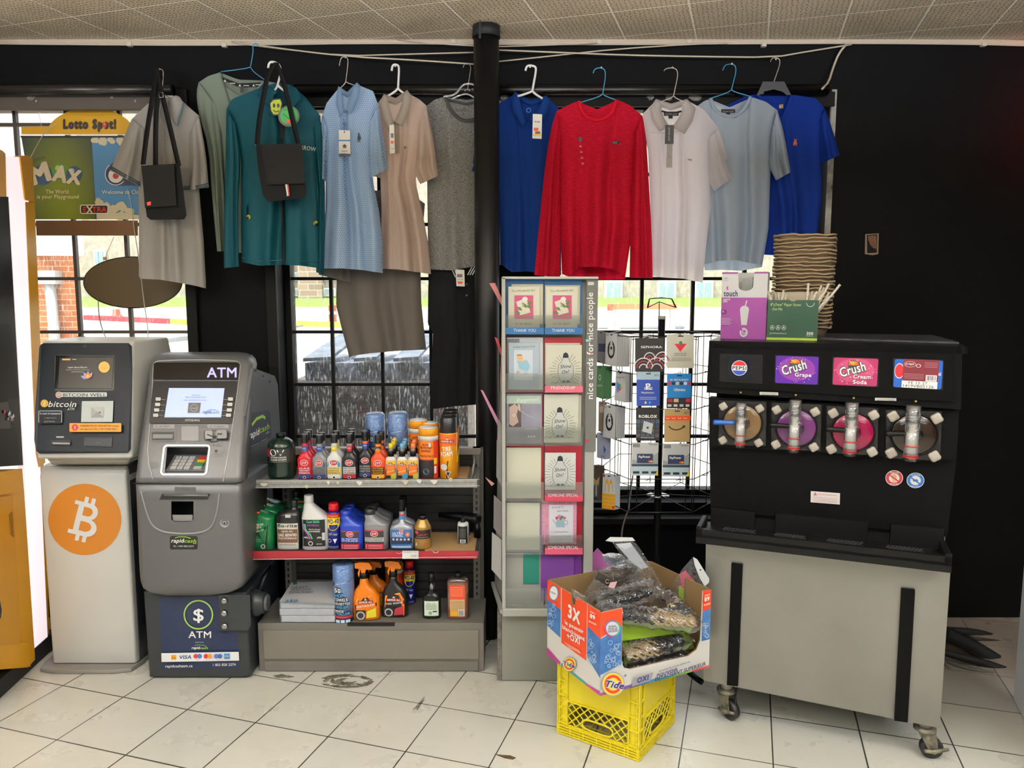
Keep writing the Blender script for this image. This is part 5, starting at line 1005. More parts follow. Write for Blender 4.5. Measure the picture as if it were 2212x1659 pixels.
b=MB();p=flat(LY-.012).pr(b);p.poly(rr(173,442,234,462,4), C('#efe4d0'));p.poly(rr(175,444,232,460,3), C('#22150f'));p.text('E', 179, 457.5, 187, 457.5, C('#cf3020'), 11, .04);p.text('TRA', 199, 457.5, 230, 457.5, C('#cf3020'), 11, .04);p.text('X', 186, 461, 201, 461, C('#efe0b8'), 17, .03);b.build('extra_badge', ls)
b=MB();W.slab(b,[(77,476),(298,476),(298,509),(79,509)], .012, 0, mat('sign_brown_board','#6a4a2a',.5));b.build('lower_board', ls)
for x0, x1, lb in((78,84,'left'),(292,288,'right')):
 b=MB();b.tube([at(x0+2,222,3.62),at((x0+x1)/2+4,250,3.65),at(x1+6,274,LY)], .0012, wirew, 6);b.build('hanging_wire', ls);b=MB();b.tube([at(x0,214,3.58),at(x0+1,224,3.585)], .004, sw, 8);b.build('hook', ls)
OY=3.70
ov=thing('oval_window_sign', 'brown oval sign seen from behind, hanging in the left window on wires', 'sign', at(287,608,OY))
b=MB();c_=(287, 608);el=[(c_[0]+105*math.cos(2*math.pi*i/64),c_[1]+54*math.sin(2*math.pi*i/64)+2)for i in range(64)]
b.prism([at(x,y,OY-.012)for x,y in el],[at(x,y,OY+.012)for x,y in el], mat('oval_board_brown','#57492f',.5), C('#c9c2a8'));b.build('oval_board', ov)
b=MB();q=[at(c_[0]+106*math.cos(2*math.pi*i/64),c_[1]+2+55*math.sin(2*math.pi*i/64),OY)for i in range(65)];b.tube(q, .003, mat('oval_rim','#2b2418',.5), 6);b.build('rim', ov)
b=MB();b.tube([at(228,556,OY-.015),at(238,530,OY-.01),at(246,512,OY)], .0012, wirew, 6).box(*[v for v in(at(223,560,OY-.014).x,at(231,560,OY-.014).x,OY-.016,OY-.012,at(227,562,OY-.014).z,at(227,555,OY-.014).z)], C('#b0a070'));b.build('hanging_wire', ov)
rs=thing('round_window_sign', 'round olive sign back just showing above the bitcoin kiosk in the window', 'sign', at(176,756,OY))
b=MB();el=[(176+38*math.cos(2*math.pi*i/40),762+36*math.sin(2*math.pi*i/40))for i in range(40)];b.prism([at(x,y,OY-.01)for x,y in el],[at(x,y,OY+.01)for x,y in el], mat('olive_board','#6d7442',.5));b.build('round_board', rs)
def cable(name, label, pts, r, m, it=2, cat='cable', parent=None):
 q=smooth([tuple(p)for p in pts], it)if it else pts;b=MB();b.tube([at(*p)for p in q], r, m, 8);o=b.build(name, parent)
 if parent is None:tag(o, label, cat)
 return o
cable('electrical_lead', 'thin dark cord dropping from the oval sign to the bitcoin kiosk',[(213,643,3.69),(212,660,3.67),(215,690,3.66),(222,715,3.62),(233,738,3.5)], .0022, C('#5c5850'))
cable('electrical_lead', 'thin white cord hanging from the lottery sign past the grey polo',[(272,398,3.655),(284,440,3.65),(289,490,3.64),(298,545,3.64),(306,610,3.66),(312,662,3.66),(319,700,3.66),(320,740,3.62),(330,772,3.5)], .0022, wirew)
cable('electrical_lead', 'white cord arching beside the yellow lottery header',[(122,268,3.64),(108,275,3.63),(92,292,3.6),(78,318,3.5),(66,340,3.35)], .002, wirew)
# ================================================================== grey gondola shelf and car-care goods
SY=3.05
zT, zTb=at(800, 1036, SY).z, at(800, 1053, SY).z;zM, zMb=at(800, 1190, SY).z, at(800, 1207, SY).z;zB=at(800, 1349, SY).z
gx0, gx1=-1.066, -.118;SB=3.335
gs=thing('shelf_unit', 'grey metal shelf unit with three levels holding car-care goods under the middle window', 'shelf',((gx0+gx1)/2,3.2,0))
MB().box(gx0, gx1, SY+.012, SB, .002, zB, greym).build('base', gs, bev=.002)
MB().box(gx0+.022, gx1-.022, SY+.006, SY+.02, .055, zB-.03, mat('grey_kick_panel','#75726a',.45,.2)).build('front_panel', gs, bev=.0015)
MB().box(gx0+.025, gx1-.025, SY+.004, SY+.012, .004, .045, greym).build('kick_plate', gs, bev=.001)
MB().box(at(749,1351,SY).x, at(852,1351,SY).x, SY+.01, SY+.02, zB-.012, zB+.0008, mat('slot_black','#040404',.9)).build('slot', gs)
zU=at(1042, 968, SB-.02).z
for xx in(gx0+.045, gx1-.055):
 b=MB();b.box(xx, xx+.03, SB-.02, SB+.02, zB, zU, greym)
 b.box(xx+.030, xx+.046, SB-.01, SB+.02, zB, zU, mat('upright_inner','#55534d',.5,.2))
 for i in range(22):z=zB+.02+i*.028;b.box(xx+.011, xx+.019, SB-.0215, SB-.019, z, z+.015, ink)if z<zU-.02 else None
 b.build('upright', gs)
MB().box(gx0+.045, gx1-.02, SB-.022, SB+.022, zU-.03, zU, mat('rail_light_grey','#8b8881',.45,.2)).build('top_rail', gs, bev=.002)
bp_=mat('shelf_back_black', '#0d0d0e', .5);b=MB();z=zB
while z<zU-.03:b.box(gx0+.07, gx1-.05, SB, SB+.012, z, min(z+.036,zU-.03), bp_);b.box(gx0+.07, gx1-.05, SB+.006, SB+.014, z+.036, z+.04, ink);z+=.04
b.build('back_panel', gs)
def shelf(name, zt, zb, m, lipm, dy):
 b=MB();b.box(gx0-.006, gx1+.005-.03, SY+.004, SB-.01, zb+.004, zt-.010, m);o=b.build(name, gs, bev=.001)
 b=MB();x0, x1=gx0-.008, gx1-.024;f=[Vector((x0,SY,zb)), Vector((x1,SY,zb)), Vector((x1+dy,SY-.004,zt)), Vector((x0,SY-.004,zt))];k=[v+Vector((0,.004,0))for v in f]
 b.prism(f, k, lipm);b.build('price_rail', o);return o
lipg=mat('price_rail_grey', '#8f8f8d', .35, .1, var=(60,'#a8a8a5',.7));lipr=mat('price_rail_red', '#9e2030', .4)
shT=shelf('shelf', zT, zTb, greym, lipg, 0);shM=shelf('shelf', zM, zMb, mat('shelf_dark_grey','#3c3a38',.5), lipr, .004)
b=MB();p=flat(SY-.0045).pr(b)
for y in(1038.5, 1052):p.line([(535,y+2),(1036,y-3)], 1.4, C('#b9b9b6'))
p.line([(535,1047),(1036,1042)], .8, C('#5f5f5d'))
for(x, y, s_)in((570,1048,9),(709,1043,4),(729,1043,4),(776,1044,7),(875,1042,7),(905,1040,6),(937,1041,8),(973,1037,4),(662,1052,4)):
 rnd=random.Random(int(x));p.poly([(x-s_,y-4),(x-s_*.2,y-5),(x+s_,y-4),(x+s_*.8,y+rnd.uniform(0,3)),(x+s_*.1,y+rnd.uniform(3,7)),(x-s_*.6,y+1)], C(rnd.choice(['#cfcbb8','#b9b39a','#d2cfc6'])))
b.build('label_scraps', shT)
b=MB();p=flat(SY-.0045).pr(b);p.line([(541,1208.5),(1029,1203)], 1.5, C('#b9b0b0'));p.rect(869, 1190, 904, 1207, C('#e0e0dc'));p.text('TROUBLESHOOT 709ML', 871, 1194, 901, 1194, ink, 2.6);p.text('5.99', 891, 1202, 898, 1202, ink, 2.6);p.rect(886, 1197, 903, 1204, C('#cfd0cc'));p.o+=.0002;p.text('9.99', 890, 1202.5, 899, 1202.5, ink, 3)
p.ring(862, 1192, 7, 1, C('#e0d4d4'), 4, a0=20, a1=150);p.ring(941, 1190, 6, 1.2, C('#e0d4d4'), 5, a0=0, a1=180);b.build('price_label', shM)
b=MB();b.prism([at(932,1160,3.38),at(1041,1150,3.38),at(1041,1188,3.09),at(925,1190,3.09)],[v-Vector((0,0,.004))for v in(at(932,1160,3.38),at(1041,1150,3.38),at(1041,1188,3.09),at(925,1190,3.09))], mat('cardboard','#9c7d54',.85))if False else None
MB().box(at(925,1180,3.2).x, gx1-.036, 3.07, 3.32, zM-.0095, zM-.006, mat('cardboard','#9c7d54',.85)).build('cardboard_liner', shM)
MB().box(at(990,1025,3.2).x, at(1022,1025,3.2).x-.02, 3.12, 3.32, zT-.0095, zT-.006, mat('cardboard','#9c7d54',.85)).build('cardboard_liner', shT)
MB().box(at(550,1035,3.2).x, at(578,1025,3.2).x, 3.075, 3.2, zT-.0095, zT-.008, C('#c3d0e4')).build('paper_liner', shT)
b=MB();xw=gx1-.045
for i in range(7):y=3.09+i*.035;b.tube([(xw,y,zT-.01),(xw,y,zT+.035+.008*(i%2))], .0014, steel, 6)
b.tube([(xw,3.07,zT+.035),(xw,3.31,zT+.045)], .0016, steel, 6);b.tube([(xw,3.07,zT+.012),(xw,3.31,zT+.018)], .0016, steel, 6);b.build('wire_divider', gs)
def fmap(hx, hy, e, cx=0, cy=0):
 def f(u, v, off):
  x=max(-.985, min(.985,u/hx));k=(1-abs(x)**e)**(1/e);return Vector((cx+u*(1+off/hx*.3),cy-hy*k-off,v))
 return f
def lab(mb, hx, hy, e=2, cx=0, cy=0, seg=10, base=.0006):return Pr(mb, pf=PF((0,0,0),(1,0,0)), mapf=None, base=base, step=.00025, seg=seg)
def labp(mb, hx, hy, e=2, cx=0, cy=0, seg=10, base=.0006):
 p=lab(mb, hx, hy, e);p.map=fmap(hx, hy, e, cx, cy);p.seg=seg;return p
def spot(xpx, ytop, z, Y, wpx):
 """centre x, total height and width of a thing standing on z at depth Y"""
 a=at(xpx, ytop, Y);zz=z;d=at(xpx+wpx/2,(ytop+1000)/2 if False else ytop, Y).x-at(xpx-wpx/2, ytop, Y).x
 return a.x, a.z-z, d
SH={'T':zT-.0095, 'M':zM-.0095, 'B':zB+.0012}
def stand(shelf_, xpx, ytop, Y, wpx):
 x, H, W=spot(xpx, ytop, SH[shelf_], Y, wpx);return Vector((x,Y,SH[shelf_])), H, W
stp_red=C('#b01e2e')
def stpbadge(p, cx, cy, r):
 p.disc(cx, cy, r, wht, r*.78, 20);p.disc(cx, cy, r*.9, stp_red, r*.68, 20);p.text('STP', cx-r*.62, cy-r*.32, cx+r*.62, cy-r*.32, wht, r*.62, .03, .1)
def additive(label, loc, H, W, bc, capc, neckc, art, group, name='additive_bottle'):
 t=thing(name, label, 'bottle', loc, group=group);hx, hy=W/2, W*.30;m=mat('bottle_'+bc.strip('#'), bc, .3)
 b=MB();S=[]
 for i in range(10):z=H*.43*i/9;w_=1-.04*(.5+.5*math.cos(i*1.9))*(1 if i>1 else 0);S.append((z if i else.001,0,0,hx*w_*(.94 if i==0 else 1),hy*w_*(.94 if i==0 else 1),3.2))
 S+=[(H*.48,0,0,hx*.93,hy*.95,2.8),(H*.54,0,0,hx*.66,hy*.8,2.3),(H*.59,0,0,hx*.44,hy*.66,2),(H*.66,0,0,hx*.40,hx*.40,2),(H*.80,0,0,hx*.36,hx*.36,2),(H*.83,0,0,hx*.36,hx*.36,2)]
 b.loft(S, m, 32);b.build('bottle_body', t, local=True)
 MB().lathe([(hx*.44,H*.81),(hx*.46,H*.82),(hx*.46,H*.985),(hx*.42,H)], mat('cap_'+capc.strip('#'),capc,.35), n=20).build('cap', t, local=True)
 b=MB();p=labp(b, hx, hy, 3.2);art(p, W, H);b.build('front_label', t, local=True)
 b=MB();p=labp(b, hx*.40, hx*.40, 2);k=hx*.34
 for j, cc in enumerate(neckc):z0=H*(.62+.17*j/len(neckc));z1=H*(.62+.17*(j+1)/len(neckc));p.rect(-k, z0, k, z1, C(cc));p.o-=p.step
 p.o+=.0003
 for j in range(3):p.rect(-k*.7, H*(.64+.05*j), k*.7, H*(.647+.05*j), wht if j%2 else ink);p.o-=p.step
 b.build('neck_label', t, local=True);return t
def art_a(top, txt, mid, c1, c2, arch=True):
 def f(p, W, H):
  a=W*.40;b0, b1=H*.03, H*.44
  p.poly([(-a,b0),(a,b0),(a,H*.34)]+[(a*math.cos(R(t)),H*.34+(b1-H*.34)*math.sin(R(t)))for t in range(15,180,15)]+[(-a,H*.34)], C(top))
  stpbadge(p, 0, H*.375, W*.26);p.rect(-a, H*.12, a, H*.28, C(mid))
  for i, tx in enumerate(txt):p.text(tx, -a*.85, H*(.235-.052*i), a*.85, H*(.235-.052*i), C(c1), H*.035, .02)
  p.rect(-a, b0, a, H*.115, C(c2));p.disc(0, H*.05, W*.1, wht, n=12);p.disc(0, H*.05, W*.07, ink, n=12)
 return f
GT='fuel additive bottles on the top shelf'
cols=[(657.5,[(657.5,937.6,3.11),(663,933,3.17),(667,928,3.23)],'#c01c2c','#151517',['#3a5ca8','#2a4a98','#c03040'],art_a('#a81828',['GAS','TREATMENT',"D'ESSENCE"],'#a81828','#f0f0ec','#27407c'),'red'),(689.5,[(689.5,939,3.11),(695,934,3.18)],'#77797c','#151517',['#2f4f9c','#3c5cb0','#8c8e92'],art_a('#4a4c50',['COMPLETE','FUEL SYSTEM','COMPLET'],'#6a6c70','#1c1d20','#2c3468'),'silver-grey'),(721.5,[(721.5,937.6,3.11),(726,930.5,3.18)],'#d8d8d4','#151517',['#e4cc20','#e4cc20','#e8e8e4'],art_a('#2c86b8',['WATER REMOVER','ELIMINATEUR',"D'EAU"],'#e8c834','#1c3c7c','#e8e6d8'),'white'),(754.5,[(754.5,937,3.11),(758.5,931.7,3.18),(759.5,926,3.25)],'#1a1a1c','#0c0c0d',['#b02838','#c03444','#8c8a88'],art_a('#28282a',['HIGH MILEAGE','FUEL INJECTOR','CLEANER'],'#c9c7c0','#201f20','#b02838'),'black and red'),(788.5,[(788.5,931,3.14),(792,928,3.21)],'#17171b','#0c0c0d',['#2c3c8c','#3c4ca0','#e06a34'],art_a('#202026',['SUPER','CONCENTRATED','INJECTOR'],'#33333a','#c0c0bc','#3a4878'),'black and blue'),(816.5,[(816.5,939,3.11),(823,932,3.18)],'#d84a1c','#151515',['#e08a2c','#1c1a18','#e08a2c'],art_a('#c8401a',['OCTANE','BOOSTER','TRAITEMENT'],'#1c1a16','#e0a82c','#e8b02c'),'orange'), ]
for x, tops, bc, cc, nc, art, wd_ in cols:
 for k, (px_, py_, Y_)in enumerate(tops):
  loc, H, W=stand('T', px_, py_, Y_, 33)
  pos=['at the front edge of the top shelf', 'second in its column on the top shelf', 'third in its column on the top shelf'][k]
  additive('%s fuel additive bottle %s'%(wd_,pos), loc, H, W*1.0, bc, cc, nc, art, GT)
loc, H, W=stand('T', 606.5, 935, 3.115, 59);t=thing('propane_cylinder', 'dark green camping propane cylinder at the left end of the top shelf', 'gas cylinder', loc)
gr_=mat('propane_green', '#10231c', .18);r=W/2
MB().lathe([(r*.85,0.001),(r*.9,.006),(r*.98,.012),(r,.02),(r,H*.70),(r*.96,H*.76),(r*.82,H*.83),(r*.55,H*.885),(r*.3,H*.91),(r*.26,H*.92)], gr_, n=32).build('tank', t, local=True)
MB().lathe([(r*.30,H*.90),(r*.34,H*.92),(r*.34,H*.99),(r*.3,H)], blackp, n=20).build('valve_cap', t, local=True)
b=MB();p=labp(b, r, r, 2);p.rect(-r*.72, H*.40, r*.94, H*.70, C('#2a2c2a'));p.rect(-r*.96, H*.52, -r*.62, H*.70, C('#a02430'));
for cx in(-r*.32, r*.22):p.poly([(cx+r*.26*math.cos(R(22.5+45*i)),H*.62+r*.26*math.sin(R(22.5+45*i)))for i in range(8)]if cx<0 else[(cx-r*.27,H*.68),(cx+r*.27,H*.68),(cx,H*.55)], wht);p.disc(cx, H*.625, r*.14, C('#2a2c2a'), n=10)
p.text('EXTREME DANGER', -r*.5, H*.50, r*.6, H*.50, wht, H*.035, .02);p.text('DANGER EXTREME', -r*.5, H*.45, r*.6, H*.45, wht, H*.035, .02);p.text('FLAMMABLE GAS UNDER PRESSURE', -r*.5, H*.42, r*.6, H*.42, C('#b9b9b4'), H*.014);b.build('label', t, local=True)
def aalogo(p, cx, cy, w_, h_=None):
 h_=h_ or w_*.42
 p.poly([(cx-w_*.30,cy+h_*.15),(cx-w_*.12,cy+h_*.75),(cx,cy+h_*.55),(cx+w_*.1,cy+h_*.85),(cx+w_*.32,cy+h_*.2)], C('#2a1c14'));p.poly([(cx-w_*.1,cy+h_*.3),(cx,cy+h_*.6),(cx+w_*.12,cy+h_*.3)], C('#cfc6b8'))
 p.rect(cx-w_*.5, cy-h_*.32, cx+w_*.5, cy+h_*.22, C('#8c1c1c'));p.text('ARMOR ALL', cx-w_*.46, cy-h_*.2, cx+w_*.46, cy-h_*.2, wht, h_*.36, .03, .1)
def spraylet(label, loc, H, W, capc, sub, group):
 t=thing('spray_bottle', label, 'bottle', loc, group=group);r=W/2
 MB().loft([(.001,0,0,r*.92,r*.66,2.6),(H*.03,0,0,r,r*.72,2.6),(H*.52,0,0,r,r*.72,2.6),(H*.60,0,0,r*.86,r*.66,2.4),(H*.64,0,0,r*.5,r*.5,2),(H*.66,0,0,r*.45,r*.45,2)], white, 28).build('bottle_body', t, local=True)
 MB().lathe([(r*.56,H*.64),(r*.56,H*.76),(r*.42,H*.78)], blackp, n=18).build('collar', t, local=True)
 MB().lathe([(r*.44,H*.77),(r*.44,H*.86)], mat('smoky_cap','#6d6e70',.3), n=18).lathe([(r*.44,H*.86),(r*.43,H*.97),(r*.36,H)], mat('cap_'+capc.strip('#'),capc,.35), n=18).build('cap', t, local=True)
 b=MB();p=labp(b, r, r*.72, 2.6);a=r*.86;p.rect(-a, H*.04, a, H*.54, C('#e2761c'));p.rect(-a, H*.42, a, H*.54, C('#e8b030'));aalogo(p, 0, H*.42, W*.72);p.poly([(-a,H*.14),(a,H*.22),(a,H*.34),(-a,H*.27)], C('#15130f'));p.text(sub[0], -a*.8, H*.20, a*.8, H*.25, wht, H*.03, .01);p.rect(-a, H*.04, a*.1, H*.13, C('#24211c'));p.poly([(0,H*.05),(a,H*.05),(a,H*.19),(0,H*.15)], C(sub[1]));b.build('front_label', t, local=True);return t
for px_, cc, sub, wd_, bk in((844,'#e2cc2c',('LEATHER','#b8c02c'),'yellow',[(849.5,953),(852,947)]),(868.5,'#6fa8cc',('GLASS','#3c9cc0'),'blue',[(873,953),(875.5,947)]),(892,'#e88450',('PROTECT','#c0b82c'),'orange',[(895,950)])):
 for k, (x_, y_)in enumerate([(px_,957.5)]+bk):
  loc, H, W=stand('T', x_, y_, 3.10+.05*k, 24);spraylet('small white spray bottle with %s cap, %s'%(cc and wd_,['front of its column on the top shelf','second in its column on the top shelf','rearmost of its column on the top shelf'][k]), loc, H, W, cc, sub, 'small spray bottles on the top shelf')
def canister(label, loc, H, W, dark=True, group='wipes canisters on the top shelf'):
 t=thing('wipes_canister', label, 'canister', loc, group=group);r=W/2
 MB().lathe([(r*.94,.001),(r*.97,H*.01),(r*.97,H*.76)], mat('canister_orange_red','#d23c1c',.3), n=30).build('tub', t, local=True)
 MB().lathe([(r*.985,H*.755),(r*.985,H*.85)], white, n=30).build('rim', t, local=True)
 b=MB();b.lathe([(r,H*.845),(r,H*.955),(r*.94,H*.985)], mat('canister_lid_orange','#ee9a14',.3), n=30).lathe([(r*.92,H*.975),(r*.88,H),(r*.2,H*1.002)], white, n=30);
 b.build('lid', t, local=True)
 b=MB();p=labp(b, r*.97, r*.97, 2, seg=14);a=r*.93;p.rect(-a, H*.40, a*.6, H*.755, C('#ea7a1c'));p.rect(-a, H*.02, a*.6, H*.38, C('#1c1c20'));p.poly([(-a*.8,H*.12),(-a*.2,H*.3),(a*.5,H*.28),(a*.5,H*.1)], C('#3c4a50'));p.disc(-a*.2, H*.16, r*.3, C('#5c6c74'), n=16)
 p.text('AUTO', -a*.6, H*.66, a*.2, H*.66, C('#2c140c'), H*.04, .03, .15);p.text('PROTECTANT', -a*.8, H*.60, a*.5, H*.60, C('#2c140c'), H*.045, .03, .15);p.text('WIPES', -a*.7, H*.54, a*.3, H*.54, C('#2c140c'), H*.04, .03, .15);p.text('PROTECTRICE', -a*.8, H*.44, a*.55, H*.44, C('#2c140c'), H*.04, .02, .15)
 p.rect(a*.6, H*.02, a*.97, H*.74, C('#c8341c'));p.rect(a*.62, H*.3, a*.9, H*.42, C('#e0c820'));p.rect(a*.64, H*.12, a*.84, H*.26, wht);p.rect(a*.1, H*.64, a*.32, H*.72, C('#dcdcd6'));b.build('label', t, local=True);return t
for k, (x_, y_, w_, Y_, l_)in enumerate(((925.5,921.6,44,3.125,'orange wipes canister at the front beside the black aerosol'),(929,912,40,3.235,'orange wipes canister half hidden behind the front canister'),(903.5,906,41,3.245,'orange wipes canister behind the small orange-capped spray bottles'))):
 loc, H, W=stand('T', x_, y_, Y_, w_);canister(l_, loc, H, W)
def aerosol(label, loc, H, W, group='tyre foam aerosols on the top shelf'):
 t=thing('aerosol_can', label, 'can', loc, group=group);r=W/2
 MB().lathe([(r*.95,.001),(r,H*.012),(r,H*.73),(r*.94,H*.755)], mat('foam_can_orange','#e89a18',.25,.2), n=30).build('can_body', t, local=True)
 MB().lathe([(r*.96,H*.74),(r*.97,H*.76),(r*.94,H*.985),(r*.86,H)], mat('satin_black_cap','#141416',.3), n=30).build('cap', t, local=True)
 b=MB();p=labp(b, r, r, 2, seg=14);a=r*.97;p.rect(-a, H*.54, a, H*.73, C('#e06a1c'));aalogo(p, -r*.1, H*.62, W*.72);p.poly([(-a,H*.33),(a,H*.40),(a,H*.56),(-a,H*.52)], C('#161412'));p.text('TIRE', -a*.6, H*.455, a*.35, H*.475, wht, H*.07, .04);p.text('FOAM', -a*.75, H*.37, a*.5, H*.39, wht, H*.075, .04)
 p.poly([(-a,H*.02),(-a*.1,H*.02),(0,H*.30),(-a,H*.30)], C('#1c1b1a'));p.disc(-a*.45, H*.2, r*.36, C('#d2d0ca'), n=20);p.poly([(a*.0,H*.20),(a,H*.27),(a,H*.36),(a*.1,H*.31)], C('#d8d02c'));p.poly([(-r*.3,H*.13),(r*.3,H*.13),(0,H*.03)], C('#e8e4dc'));p.poly([(-r*.2,H*.12),(r*.2,H*.12),(0,H*.05)], ink);b.build('label', t, local=True);return t
for k, (x_, y_, Y_)in enumerate(((968.5,899.5,3.13),(970.5,892,3.21),(973,885,3.27))):
 loc, H, W=stand('T', x_, y_, Y_, 40-1.5*k);aerosol(['tyre foam aerosol with tall black cap, front of the three','tyre foam aerosol with tall black cap, middle of the three','tyre foam aerosol with tall black cap, rearmost of the three'][k], loc, H, W)
paper=mat('blue_shop_towel', '#6fa0d8', .7, var=(160,'#4a7cc0',.9));wrapm=clear('crinkled_wrap', '#f4f8ff', .08, .15, .08,(60,.6))
def roll(label, loc, H, W, side=1, rz=0):
 t=thing('shop_towel_roll', label, 'paper roll', loc, rz, group='rolls of blue shop towels');r=W/2*.96
 MB().lathe([(r,.002),(r,H*.95),(r*.96,H*.97),(r*.42,H*.975),(r*.40,H*.90)], paper, n=30).build('paper_roll', t, local=True)
 MB().lathe([(r*1.03,.001),(r*1.04,H*.5),(r*1.03,H*.96),(r*.8,H),(r*.35,H*.995)], wrapm, n=26).build('plastic_wrap', t, local=True)
 b=MB();p=labp(b, r*1.045, r*1.045, 2, seg=14);a=r*.9
 p.poly([(-a*.6,H*.72),(-a*.1,H*.74),(a*.6,H*.93),(a*.1,H*.93)], C('#3a86c8'));p.poly([(-a*.95,H*.62),(a*.8,H*.69),(a,H*.76),(-a*.9,H*.68)], C('#16181c'));p.text('SHOP TOWELS', -a*.6, H*.65, a*.5, H*.69, wht, H*.02)
 for tx, xa, yy, xb, hh in(('50',-.7,.53,-.05,.075),('TOWELS',-.8,.38,.6,.055),('SERVIETTES',-.85,.315,.8,.045),('PANOS',-.8,.19,.2,.045),('SHOP',-.8,.45,.2,.06),('TALLER',-.5,.14,.8,.045),("D'ATELIER",-.8,.255,.6,.045)):p.text(tx, a*xa, H*yy, a*xb, H*yy, C('#12141c'), H*hh, .22)
 p.text('50', -a*.7, H*.53, -a*.05, H*.53, wht, H*.075, .05);p.text('SHOP', -a*.8, H*.45, a*.2, H*.45, C('#5cb0e8'), H*.06, .04);p.text('TOWELS', -a*.8, H*.38, a*.6, H*.38, wht, H*.055, .04);p.text('SERVIETTES', -a*.85, H*.315, a*.8, H*.315, wht, H*.045, .03);p.text("D'ATELIER", -a*.8, H*.255, a*.6, H*.255, C('#5cb0e8'), H*.045, .03)
 p.text('PANOS', -a*.8, H*.19, a*.2, H*.19, wht, H*.045, .03);p.text('TALLER', -a*.5, H*.14, a*.8, H*.14, C('#5cb0e8'), H*.045, .03);p.rect(-a, H*.085, a, H*.125, C('#b02c3c'));p.rect(-a, .004, a, H*.07, C('#14161c'))
 for i in range(3):p.rect(-a*.6+i*a*.5, H*.01, -a*.2+i*a*.5, H*.06, C('#c0d8f0'));p.o-=p.step
 b.build('printed_label', t, local=True);return t
for x_, y_, w_, Y_, l_ in((810,890.6,43,3.27,'wrapped blue shop towel roll on the top shelf, behind the black and blue bottles'),(859.5,889,45,3.27,'wrapped blue shop towel roll on the top shelf, behind the small spray bottles')):
 loc, H, W=stand('T', x_, y_, Y_, w_);roll(l_, loc, H, W)
loc, H, W=stand('B', 741, 1213, 3.11, 47);roll('wrapped blue shop towel roll on the bottom deck between the envelopes and orange sprayer', loc, H, W)
def jug(name, label, loc, H, W, bc, capc, capx, capw, sh0, art, group=None, capm=.86, lean=1, hyf=.36, gloss=.3):
 """oil jug: boxy body, shoulder sloping to an off-centre neck"""
 t=thing(name, label, 'bottle', loc, group=group);hx, hy=W/2, W*hyf;m=mat('bottle_'+bc.strip('#'), bc, gloss);cx=capx*W
 S=[(.001,0,0,hx*.94,hy*.92,4),(H*.02,0,0,hx,hy,4),(H*sh0*.5,0,0,hx*.99,hy,4),(H*sh0,0,0,hx,hy,4),(H*(sh0+.04),cx*.06,0,hx*.95,hy*.95,3.6),(H*(sh0*.45+capm*.55),cx*.55,0,hx*.62,hy*.7,3),(H*(capm-.04),cx*.93,0,capw*W*.62,capw*W*.62,2.3),(H*capm,cx,0,capw*W*.5,capw*W*.5,2),(H*(capm+.02),cx,0,capw*W*.5,capw*W*.5,2)]
 MB().loft(S, m, 36).build('bottle_body', t, local=True)
 b=MB();c_=capw*W/2;prof=[(c_*1.04,H*capm),(c_*1.08,H*(capm+.01)),(c_*1.04,H*.985),(c_*.9,H)];b.lathe(prof, mat('cap_'+capc.strip('#'),capc,.4),(cx,0,0), 20);b.build('cap', t, local=True)
 b=MB();p=labp(b, hx, hy, 4, seg=10, base=.0012);art(p, W, H, b);b.build('front_label', t, local=True);return t
def art_green(p, W, H, b):
 p.poly([(-W*.36,H*.05),(W*.30,H*.05),(W*.36,H*.55),(-W*.02,H*.40),(-W*.34,H*.30)], C('#17191a'));p.poly([(-W*.36,H*.30),(-W*.36,H*.36),(W*.30,H*.52),(W*.30,H*.46)], C('#141516'));p.poly([(-W*.40,H*.62),(-W*.40,H*.60),(W*.05,H*.68),(W*.05,H*.70)], C('#101214'))
 p.ring(-W*.12, H*.52, W*.17, W*.03, C('#d8a83c'), W*.15);p.text('QUAKER', -W*.22, H*.53, W*.22, H*.545, wht, H*.045, .03, .2);p.text('STATE', -W*.15, H*.475, W*.16, H*.49, wht, H*.04, .03, .2);p.text('SAE 10W-30', -W*.28, H*.345, W*.22, H*.44, wht, H*.035, .02, .1)
 p.text('Premium durable', -W*.28, H*.24, W*.1, H*.24, C('#c0c0bc'), H*.018);p.text('engine protection', -W*.28, H*.20, W*.12, H*.20, C('#c0c0bc'), H*.018);p.disc(W*.18, H*.10, W*.08, C('#c9cbc8'), n=14);p.disc(W*.18, H*.10, W*.05, C('#3a3c3a'), n=12)
 p.map=fmap(W/2*.9, W*.33, 3.6);p.rect(-W*.10, H*.795, W*.10, H*.83, C('#e85a2c'))
for k, (x_, y_, Y_, l_)in enumerate(((561,1082,3.12,'green motor oil jug with orange sticker, front of its row at the left end'),(573,1067,3.21,'green motor oil jug directly behind the front green jug'),(583,1058.6,3.29,'green motor oil jug third back in the left-hand row'),(655,1060,3.29,'green motor oil jug at the very back behind the white coolant jug'))):
 loc, H, W=stand('M', x_, y_, Y_, 63 if k==0 else 61);jug('oil_jug', l_, loc, H, W, '#126b3c', '#16181a', -.26, .26, .66, art_green, 'green motor oil jugs on the middle shelf')
